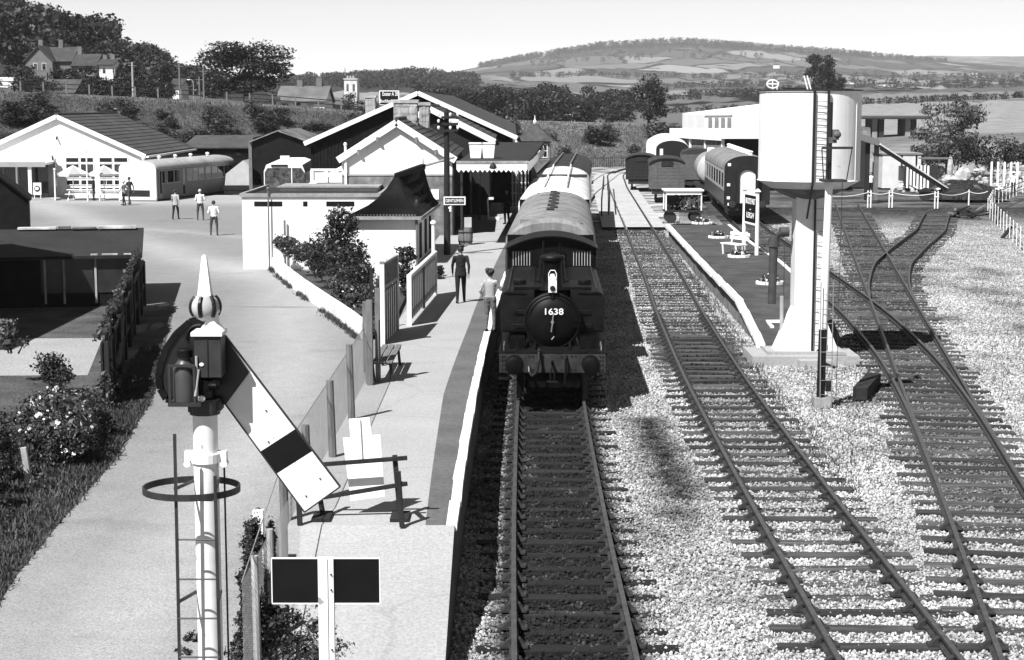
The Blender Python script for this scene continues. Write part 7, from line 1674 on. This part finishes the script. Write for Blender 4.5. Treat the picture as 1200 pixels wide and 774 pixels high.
for i,(x0,x1,yt,yb,lb) in enumerate(((1120,1168,142,192,'leafy bush right of the large yard tree'),(1150,1205,148,194,'wide bush at the right edge of the yard'),(1060,1100,160,196,'small bush under the large yard tree'),(1148,1170,178,200,'little dark bush among the boulders'),(1182,1215,160,192,'pale bush at the far right edge'))): tree_px('yard_bush', lb, x0, x1, yt, yb, 158-i*3, kind='bush', seed=10+i, n_=2200, size=.035, mat=LEAF if i in (0,3) else LEAFM, cat='shrub', group='bushes in the yard')
tree_px('church_tree', 'dark round tree below the church tower', 392, 424, 108, 132, 300, kind='round', seed=16, n_=1800, size=.03, mat=LEAF); tree_px('church_tree', 'thin leafy tree left of the church tower', 374, 396, 100, 130, 240, kind='tall', seed=17, n_=900, size=.035, mat=LEAF); tree_px('church_tree', 'low dark tree right of the church tower', 416, 448, 114, 134, 290, kind='bush', seed=18, n_=1400, size=.04, mat=LEAF)
def on_bank(x, t):
    T = emb_top(x); Db = float(np.interp(x, EXc, EbD)); Xb = (x-CX)/F_PX*Db; s_ = t*t*(3-2*t)*.35+t*.65
    return Vector((Xb+(T.x-Xb)*t, Db+(T.y-Db)*t, -.5+(T.z+.45)*s_))
r_ = random.Random(21)
bank = [(432,.62,5.2,3.4,'bush','dark spiky bush on the bank below the church')]
for _ in range(52): bank.append((r_.uniform(-60,430), r_.uniform(.2,.78), r_.uniform(2.2,4.8), r_.uniform(.9,1.9), r_.choice(('bush','bush','round')), 'shrub growing on the road embankment behind the sheds'))
for x, t_, w2, h2 in ((690,.55,3,2.2),(702,.5,3.4,2.6),(713,.6,2.8,2.2),(772,.6,4.5,2.6),(786,.65,3.5,2.4),(742,.35,2,1.2),(662,.3,2.2,1.4),(806,.5,3,2),(600,.7,3,2),(640,.6,2.4,1.6)): bank.append((x,t_,w2,h2,'bush','low shrub on the pale grass bank behind the train'))
for i,(x,t_,w2,h2,kd,lb) in enumerate(bank):
    if x < 430: lb = ('dark','mid grey','leafy')[i%3]+(' round' if kd == 'round' else '')+' shrub '+('high' if t_ > .5 else 'low')+' on the road bank '+('at the far left' if x < 0 else 'above the cafe gable' if x < 75 else 'above the cafe ridge' if x < 150 else 'above the railbus' if x < 220 else 'left of the dark barn' if x < 290 else 'above the dark barn' if x < 370 else 'left of the goods shed')
    tree('bank_shrub', lb, on_bank(x,t_), w2, h2*1.25, kind=kd, seed=30+i%5, n_=1500, size=.04, mat=(LEAF,LEAFM,LEAFM)[i%3], group='shrubs on the road embankment', cat='shrub', rz=r_.uniform(0,6.28), trunk=False)
T_ = []
def bf(r_, n_):
    X = []; 
    for _ in range(n_): X.append(on_bank(r_.uniform(-80,1010), r_.random()))
    X = np.array([tuple(q) for q in X]); return X[:,0], X[:,1], X[:,2]
grass_patch('bank_grass', 'long rough grass over the road embankment', bf, 45000, .12, .4, 81, M('bank_grass_blades', .11, .3, .1, .7, spec=.1, island=.6, trans=.2, coords='World'), .035)
# masses of far woodland: leafy crowns in one mesh each
def wood_mass(name, label, boxes, seed, crown, mat=LEAFF):
    r_ = np.random.default_rng(seed); Vs = []; base = [leaf_cloud(crown, *crown_blobs('round' if i else 'oak', 90+i), .05 if crown > 200 else .09, 95+i, .5) for i in range(3)]; Vn = 0; Qs = []
    for (x0,x1,D0,D1,n_,w0,w1) in boxes:
        for _ in range(n_):
            D = r_.uniform(D0,D1); p = hill_pt(r_.uniform(x0,x1), D); w2 = r_.uniform(w0,w1); V, Q = base[r_.integers(3)]; a = r_.uniform(0,6.28); c_, s_ = math.cos(a), math.sin(a)
            V2 = np.stack([V[:,0]*c_-V[:,1]*s_, V[:,0]*s_+V[:,1]*c_, V[:,2]*r_.uniform(.8,1.1)],1)*w2+np.array([p.x,p.y,p.z-.1*w2]); Vs.append(V2); Qs.append(Q+Vn); Vn += len(V2)
    return tag(bulk(name, np.concatenate(Vs), np.concatenate(Qs), mat), label, 'wood', kind='stuff')
wood_mass('hillside_wood', 'dense dark wood covering the hill behind the houses', ((-120,60,300,560,70,9,14),(40,130,310,560,55,8,12),(110,190,290,520,50,6,9),(170,235,270,420,36,5,7),(-60,30,222,245,14,3,4.5),(20,120,205,222,16,2.0,3.6),(112,200,210,225,18,2.0,3.2),(60,110,236,250,8,2.5,4),(225,262,260,380,14,4,6),(150,200,236,250,10,3.5,5)), 101, 700, LEAF)
wood_mass('valley_wood', 'dark belt of valley trees behind the station roofs', ((515,600,300,420,34,4,6),(585,660,300,420,34,4.5,7),(655,735,320,450,26,4,6),(690,740,420,640,20,6,9),(600,640,262,285,5,4,6),(655,690,250,275,5,3.5,5),(490,600,420,700,34,6,9),(590,700,480,700,24,7,10.5),(785,800,230,245,3,2,3)), 102, 700, LEAF)
wood_mass('far_wood', 'wooded ridge left of the far hill', ((330,560,1000,1500,420,6,10),(340,480,1500,1900,60,7,11)), 103, 110)
wood_mass('far_hedges', 'far hedgerow trees scattered over the fields', ((745,900,700,720,70,2.5,4),(800,960,900,920,80,3,5),(990,1210,500,506,150,1.6,2.6),(1000,1210,1250,1500,90,4,8),(600,900,2400,2450,120,7,10),(900,1210,2000,2700,140,6,11),(760,900,1500,1530,60,4,8),(620,1000,3500,3900,60,9,14),(700,760,500,510,30,2,3.5),(780,900,420,425,60,1.2,2)), 104, 90)
wood_mass('hilltop_wood', 'dark plantation along the top of the far hill', ((560,880,4150,4450,1000,9,15),(850,1020,4200,4450,500,9,13),(1010,1110,4250,4450,200,8,12)), 105, 60)

# ---------------------------------------------------------------- people
def person(label, loc, rz, h_=1.72, top=.5, legs=.08, shirt='jacket', pose='walk', female=False, hat=None, bag=None, sleeves=True, child=None):
    t = thing('person', label, 'person', loc, rz, None, (h_/1.75,)*3)
    st, ar = {'walk': (.17, 'swing'), 'stand': (.0, 'down'), 'apart': (.0, 'front'), 'hips': (.0, 'hips'), 'lean': (.02, 'lean'), 'sit': (.0,'down')}[pose]
    wid = .10 if pose != 'apart' else .15
    caps = []                                                       # p0, p1, r0, r1, depth factor, slot
    LEGS, TOP, SK, SHOE, HR = 0, 1, 2, 3, 4
    for s in (-1, 1):
        fy = st*s; hip = Vector((s*.09, 0, .93)); kn = Vector((s*wid, fy*.6+.03, .5)); an = Vector((s*(wid+.01), fy-.02, .09))
        caps += [(hip, kn, .098, .068, 1, LEGS), (kn, an, .066, .045, 1, LEGS), (Vector((an.x, an.y-.03, .05)), Vector((an.x+s*.02, an.y+.15, .035)), .045, .038, 1, SHOE)]
        sh = Vector((s*(.17 if female else .19), -.01, 1.41))
        if ar == 'swing': el, ha = Vector((s*.25, -fy*.55-.02, 1.14)), Vector((s*.24, -fy*1.1+.07, .9))
        elif ar == 'down': el, ha = Vector((s*.26, -.03, 1.13)), Vector((s*.25, .06, .87))
        elif ar == 'front': el, ha = Vector((s*.27, -.02, 1.14)), Vector((s*.1, .2, 1.12))
        elif ar == 'hips': el, ha = Vector((s*.36, -.08, 1.16)), Vector((s*.2, .03, 1.0))
        else: el, ha = (Vector((s*.28, .1, 1.18)), Vector((s*.26, .32, 1.28))) if s > 0 else (Vector((s*.27, -.08, 1.15)), Vector((s*.22, .02, .95)))
        d = (ha-el).normalized()
        caps += [(sh, el, .058, .047, 1, TOP), (el, ha, .046, .032, 1, TOP if sleeves else SK), (ha, ha+d*.09, .034, .026, .6, SK)]
    caps += [(Vector((0,0,.95)), Vector((0,0,1.12)), .145 if not female else .15, .135, .72, LEGS), (Vector((0,0,1.0)), Vector((0,-.005,1.34)), .15, .165, .68, TOP), (Vector((-.1,-.01,1.38)), Vector((.1,-.01,1.38)), .085, .085, .9, TOP),
             (Vector((0,-.01,1.42)), Vector((0,.0,1.54)), .055, .05, 1, SK), (Vector((0,.015,1.60)), Vector((0,.01,1.66)), .078, .088, 1.12, SK), (Vector((0,.1,1.615)), Vector((0,.115,1.605)), .016, .014, 1, SK)]
    for s in (-1,1): caps.append((Vector((s*.085,0,1.63)), Vector((s*.092,-.01,1.61)), .018, .014, 1, SK))
    mb = MB()
    for p0, p1, r0, r1, df, _ in caps:
        d = p1-p0; Ln = max(d.length,1e-4); n_ = 10; a, b_ = orth(d); dn = d/Ln; V = []
        prof = [(-r0*.95,r0*.3),(-r0*.6,r0*.8),(0,r0),(Ln*.5,(r0+r1)/2),(Ln,r1),(Ln+r1*.6,r1*.8),(Ln+r1*.95,r1*.3)]
        for u, r_ in prof:
            for k in range(n_):
                an = 2*math.pi*k/n_; o = a*(r_*math.cos(an))+b_*(r_*math.sin(an))
                if df != 1: o.y *= df
                V.append(p0+dn*u+o)
        m_ = len(prof); mb.add(V, [(i*n_+k,i*n_+(k+1)%n_,(i+1)*n_+(k+1)%n_,(i+1)*n_+k) for i in range(m_-1) for k in range(n_)]+[tuple(range(n_-1,-1,-1)),tuple(range((m_-1)*n_,m_*n_))])
    tmp = link('tmp', mb.mesh('tmp', SKIN)); md = tmp.modifiers.new('r','REMESH'); md.mode = 'VOXEL'; md.voxel_size = .017; md2 = tmp.modifiers.new('s','SMOOTH'); md2.factor = .5; md2.iterations = 3
    me = bpy.data.meshes.new_from_object(tmp.evaluated_get(bpy.context.evaluated_depsgraph_get())); old = tmp.data; bpy.data.objects.remove(tmp); bpy.data.meshes.remove(old)
    # each finger its own short chain rooted in the palm
    fm = MB()
    for p0, p1, r0, r1, df, slot in caps:
        if slot == SK and abs(r0-.034) < 1e-6:
            d = (p1-p0).normalized(); a, b_ = orth(d)
            for k, (o, ln) in enumerate(((-.026,.062),(-.009,.075),(.009,.078),(.026,.066))): q = p1+b_*o*.8; fm.tube(q-d*.02, q+d*ln*.5, .0095, .009, 6); fm.tube(q+d*ln*.5, q+d*ln*.9+a*.018, .009, .007, 6)
            q = p0+b_*.03; fm.tube(q, q+d*.04+b_*.028, .011, .009, 6)
    me.materials.clear()
    for m_ in (child['legs'], child['top'], SKIN, child['shoe']): me.materials.append(m_)
    n0 = len(me.polygons); cen = np.zeros(n0*3); me.polygons.foreach_get('center', cen); cen = cen.reshape(-1,3); best = np.full(n0, 9.0); idx = np.zeros(n0, int)
    for p0, p1, r0, r1, df, slot in caps:
        a = np.array(p0); b_ = np.array(p1); d = b_-a; u = np.clip((cen-a)@d/max(d@d,1e-9),0,1); q = a+u[:,None]*d; dd_ = np.linalg.norm(cen-q,axis=1)-(r0+(r1-r0)*u); mk = dd_ < best; best[mk] = dd_[mk]; idx[mk] = slot
    idx[(cen[:,2] > .96) & (cen[:,2] < 1.40) & (idx == 0)] = 1 if shirt == 'jacket' else 0
    bm = bmesh.new(); bm.from_mesh(me)
    for i, f_ in enumerate(bm.faces): f_.material_index = int(idx[i]); f_.smooth = True
    tm = fm.mesh('f', SKIN); k0 = len(bm.faces); bm.from_mesh(tm); bm.faces.ensure_lookup_table()
    for f_ in bm.faces[k0:]: f_.material_index = 2
    bm.to_mesh(me); bm.free(); bpy.data.meshes.remove(tm); me.name = 'body'
    bo = link('body', me, t)
    hp = MB(); hp.ellipsoid((0,-.015,1.665),(.098,.112,.105),14,9); hp.v = [(a,b_-.0 if c_ > 1.66 else min(b_,.0),max(c_,1.60 if not female else 1.54)) for a,b_,c_ in hp.v]; [hp.ellipsoid((.07*math.cos(q),-.03+.05*math.sin(q),1.70+.03*math.sin(2*q)),(.075,.08,.07),8,5) for q in (0,1.3,2.6,3.9,5.2)] if female else None; hp.build('hair', child.get('hair', HAIR), t, smooth=True)
    ey = MB()
    for s in (-1,1): ey.ellipsoid((s*.034,.098,1.64),(.012,.008,.008),6,4)
    ey.ellipsoid((0,.1,1.572),(.024,.008,.006),6,4); ey.build('eyes_and_mouth', HAIR, t)
    if shirt == 'jacket':
        hm = MB(); V = []; n_ = 16
        for z, r_ in ((.84,.185),(1.0,.168),(1.08,.16)):
            for k in range(n_): a = 2*math.pi*k/n_; V.append((r_*math.cos(a), r_*.74*math.sin(a), z))
        hm.add(V, [(i*n_+k,i*n_+(k+1)%n_,(i+1)*n_+(k+1)%n_,(i+1)*n_+k) for i in range(2) for k in range(n_)]).build('jacket_hem', child['top'], t, smooth=True)
    if hat == 'cap': hb = MB(); hb.lathe([(.105,1.70),(.11,1.73),(.12,1.755),(.1,1.78),(.02,1.785)],16); hb.add([(-.07,.09,1.705),(.07,.09,1.705),(.05,.16,1.69),(-.05,.16,1.69)],[(0,1,2,3)]); hb.build('cap', child.get('hair', HAIR), t)
    if hat == 'wide': MB().lathe([(.24,1.68),(.245,1.695),(.12,1.71),(.11,1.78),(.02,1.80)],18).build('hat', WHITE, t)
    if bag: bp_ = MB(); bp_.box(*bag); bp_.build('held_item', WHITE, t)
    return t
DARK = M('dark_cloth', .012, .3, 12, .85, bump=.9, bscale=11); DARKJ = M('dark_wool_jacket', .016, .3, 15, .9, bump=.9, bscale=11); SHOE_ = M('black_shoe', .012, .2, 6, .4); WSH = M('white_shirt_cloth', .72, .06, 10, .8, bump=.9, bscale=11); GRYT = M('grey_trouser_cloth', .07, .25, 12, .85, bump=.9, bscale=11); LT = M('light_jacket_cloth', .42, .15, 12, .85, bump=.9, bscale=11); JEAN = M('denim', .12, .25, 14, .85, bump=.9, bscale=11)
m_, n, l, b = node_mat('checked_blouse'); CHECK = m_; tc = n.new('ShaderNodeTexCoord'); ck = n.new('ShaderNodeTexChecker'); ck.inputs['Scale'].default_value = 26; ck.inputs['Color1'].default_value = (.42,.42,.42,1); ck.inputs['Color2'].default_value = (.14,.14,.14,1); l.new(tc.outputs['Object'], ck.inputs[0]); l.new(ck.outputs[0], b.inputs['Base Color'])
D_ = lambda legs, top, shoe=SHOE_, hair=HAIR: dict(legs=legs, top=top, shoe=shoe, hair=hair)
def pz_(x, y, z=0): p = at(x, y, z); return (p.x, p.y, z)
person('railwayman in dark uniform and cap walking away along the platform', pz_(540,355,PL_Z), .06, 1.68, pose='walk', hat='cap', child=D_(DARK,DARKJ), bag=(.21,.1,.72,.27,.14,.9))
q = at(580,389,PL_Z); person('woman in checked blouse and jeans standing beside the locomotive', (q.x-.12,q.y,PL_Z), -.35, 1.62, shirt='blouse', pose='lean', female=True, child=D_(JEAN,CHECK), sleeves=True)
person('dark figure in canopy shade beside the train', pz_(594,263,PL_Z), 2.6, 1.7, pose='stand', child=D_(DARK,DARKJ))
person('man in white shirt with hands in front nearest the white block', pz_(251,276), .1, 1.78, shirt='s', pose='apart', child=D_(GRYT,WSH), sleeves=False)
person('man in white shirt and dark trousers standing middle of the forecourt', pz_(235,258), .2, 1.78, shirt='s', pose='front' if False else 'apart', child=D_(GRYT,WSH,hair=M('fair_hair', .5, .2, 12, .7)), sleeves=False)
person('man in light jacket with legs astride on the forecourt', pz_(206,257), -.2, 1.72, pose='walk', child=D_(DARK,LT))
person('person in light top walking left past the railbus end', pz_(145.5,241), 1.2, 1.66, pose='walk', child=D_(DARK,LT,hair=M('fair_hair', .5)))
person('taller man in dark jacket behind the railbus walker', pz_(152,240), 1.0, 1.84, pose='walk', child=D_(GRYT,M('brown_jacket', .09, .2, 10, .85)))
person('person in dark coat beside the parasol tables', pz_(110,235), -1.3, 1.66, pose='stand', child=D_(DARK,DARKJ))
person('worker in white top standing under the conveyor gantry', pz_(1020,229), 2.9, 1.7, shirt='s', pose='stand', child=D_(DARK,WSH), sleeves=False)
person('person in wide pale hat walking on the right path', pz_(1187,229), 3.0, 1.72, shirt='s', pose='walk', hat='wide', child=D_(DARK,WSH), sleeves=False)

# ---------------------------------------------------------------- weeds between the tracks, then the air
def wfx(r_, n_):
    Y = r_.uniform(30, 70, n_); X = np.where(r_.random(n_) < .35, 6.3+r_.random(n_)*2.2+(Y-34)*.12, np.where(r_.random(n_) < .5, np.array([LOOP(float(q)) for q in Y])+1.05+r_.random(n_)*.5, 9+(Y-30)*.25+r_.random(n_)*6))
    return X, Y, np.full(n_, -.21)
grass_patch('track_weeds', 'thin weeds and dry grass growing in the ballast', wfx, 5000, .04, .16, 82, GRASS, .012)
hz = MB(); hz.box(-7000,-30,-2.5,7000,9500,420).build('haze', bpy.data.materials.new('thin_haze'))
h = bpy.data.objects['haze']; tag(h, 'thin summer haze over the valley', 'haze', kind='stuff'); hm = h.data.materials[0]; hm.use_nodes = True; n = hm.node_tree.nodes; l = hm.node_tree.links
n.remove(n['Principled BSDF']); pv = n.new('ShaderNodeVolumePrincipled'); pv.inputs['Color'].default_value = (.95,.95,.95,1); pv.inputs['Density'].default_value = .00008; l.new(pv.outputs[0], n['Material Output'].inputs['Volume'])
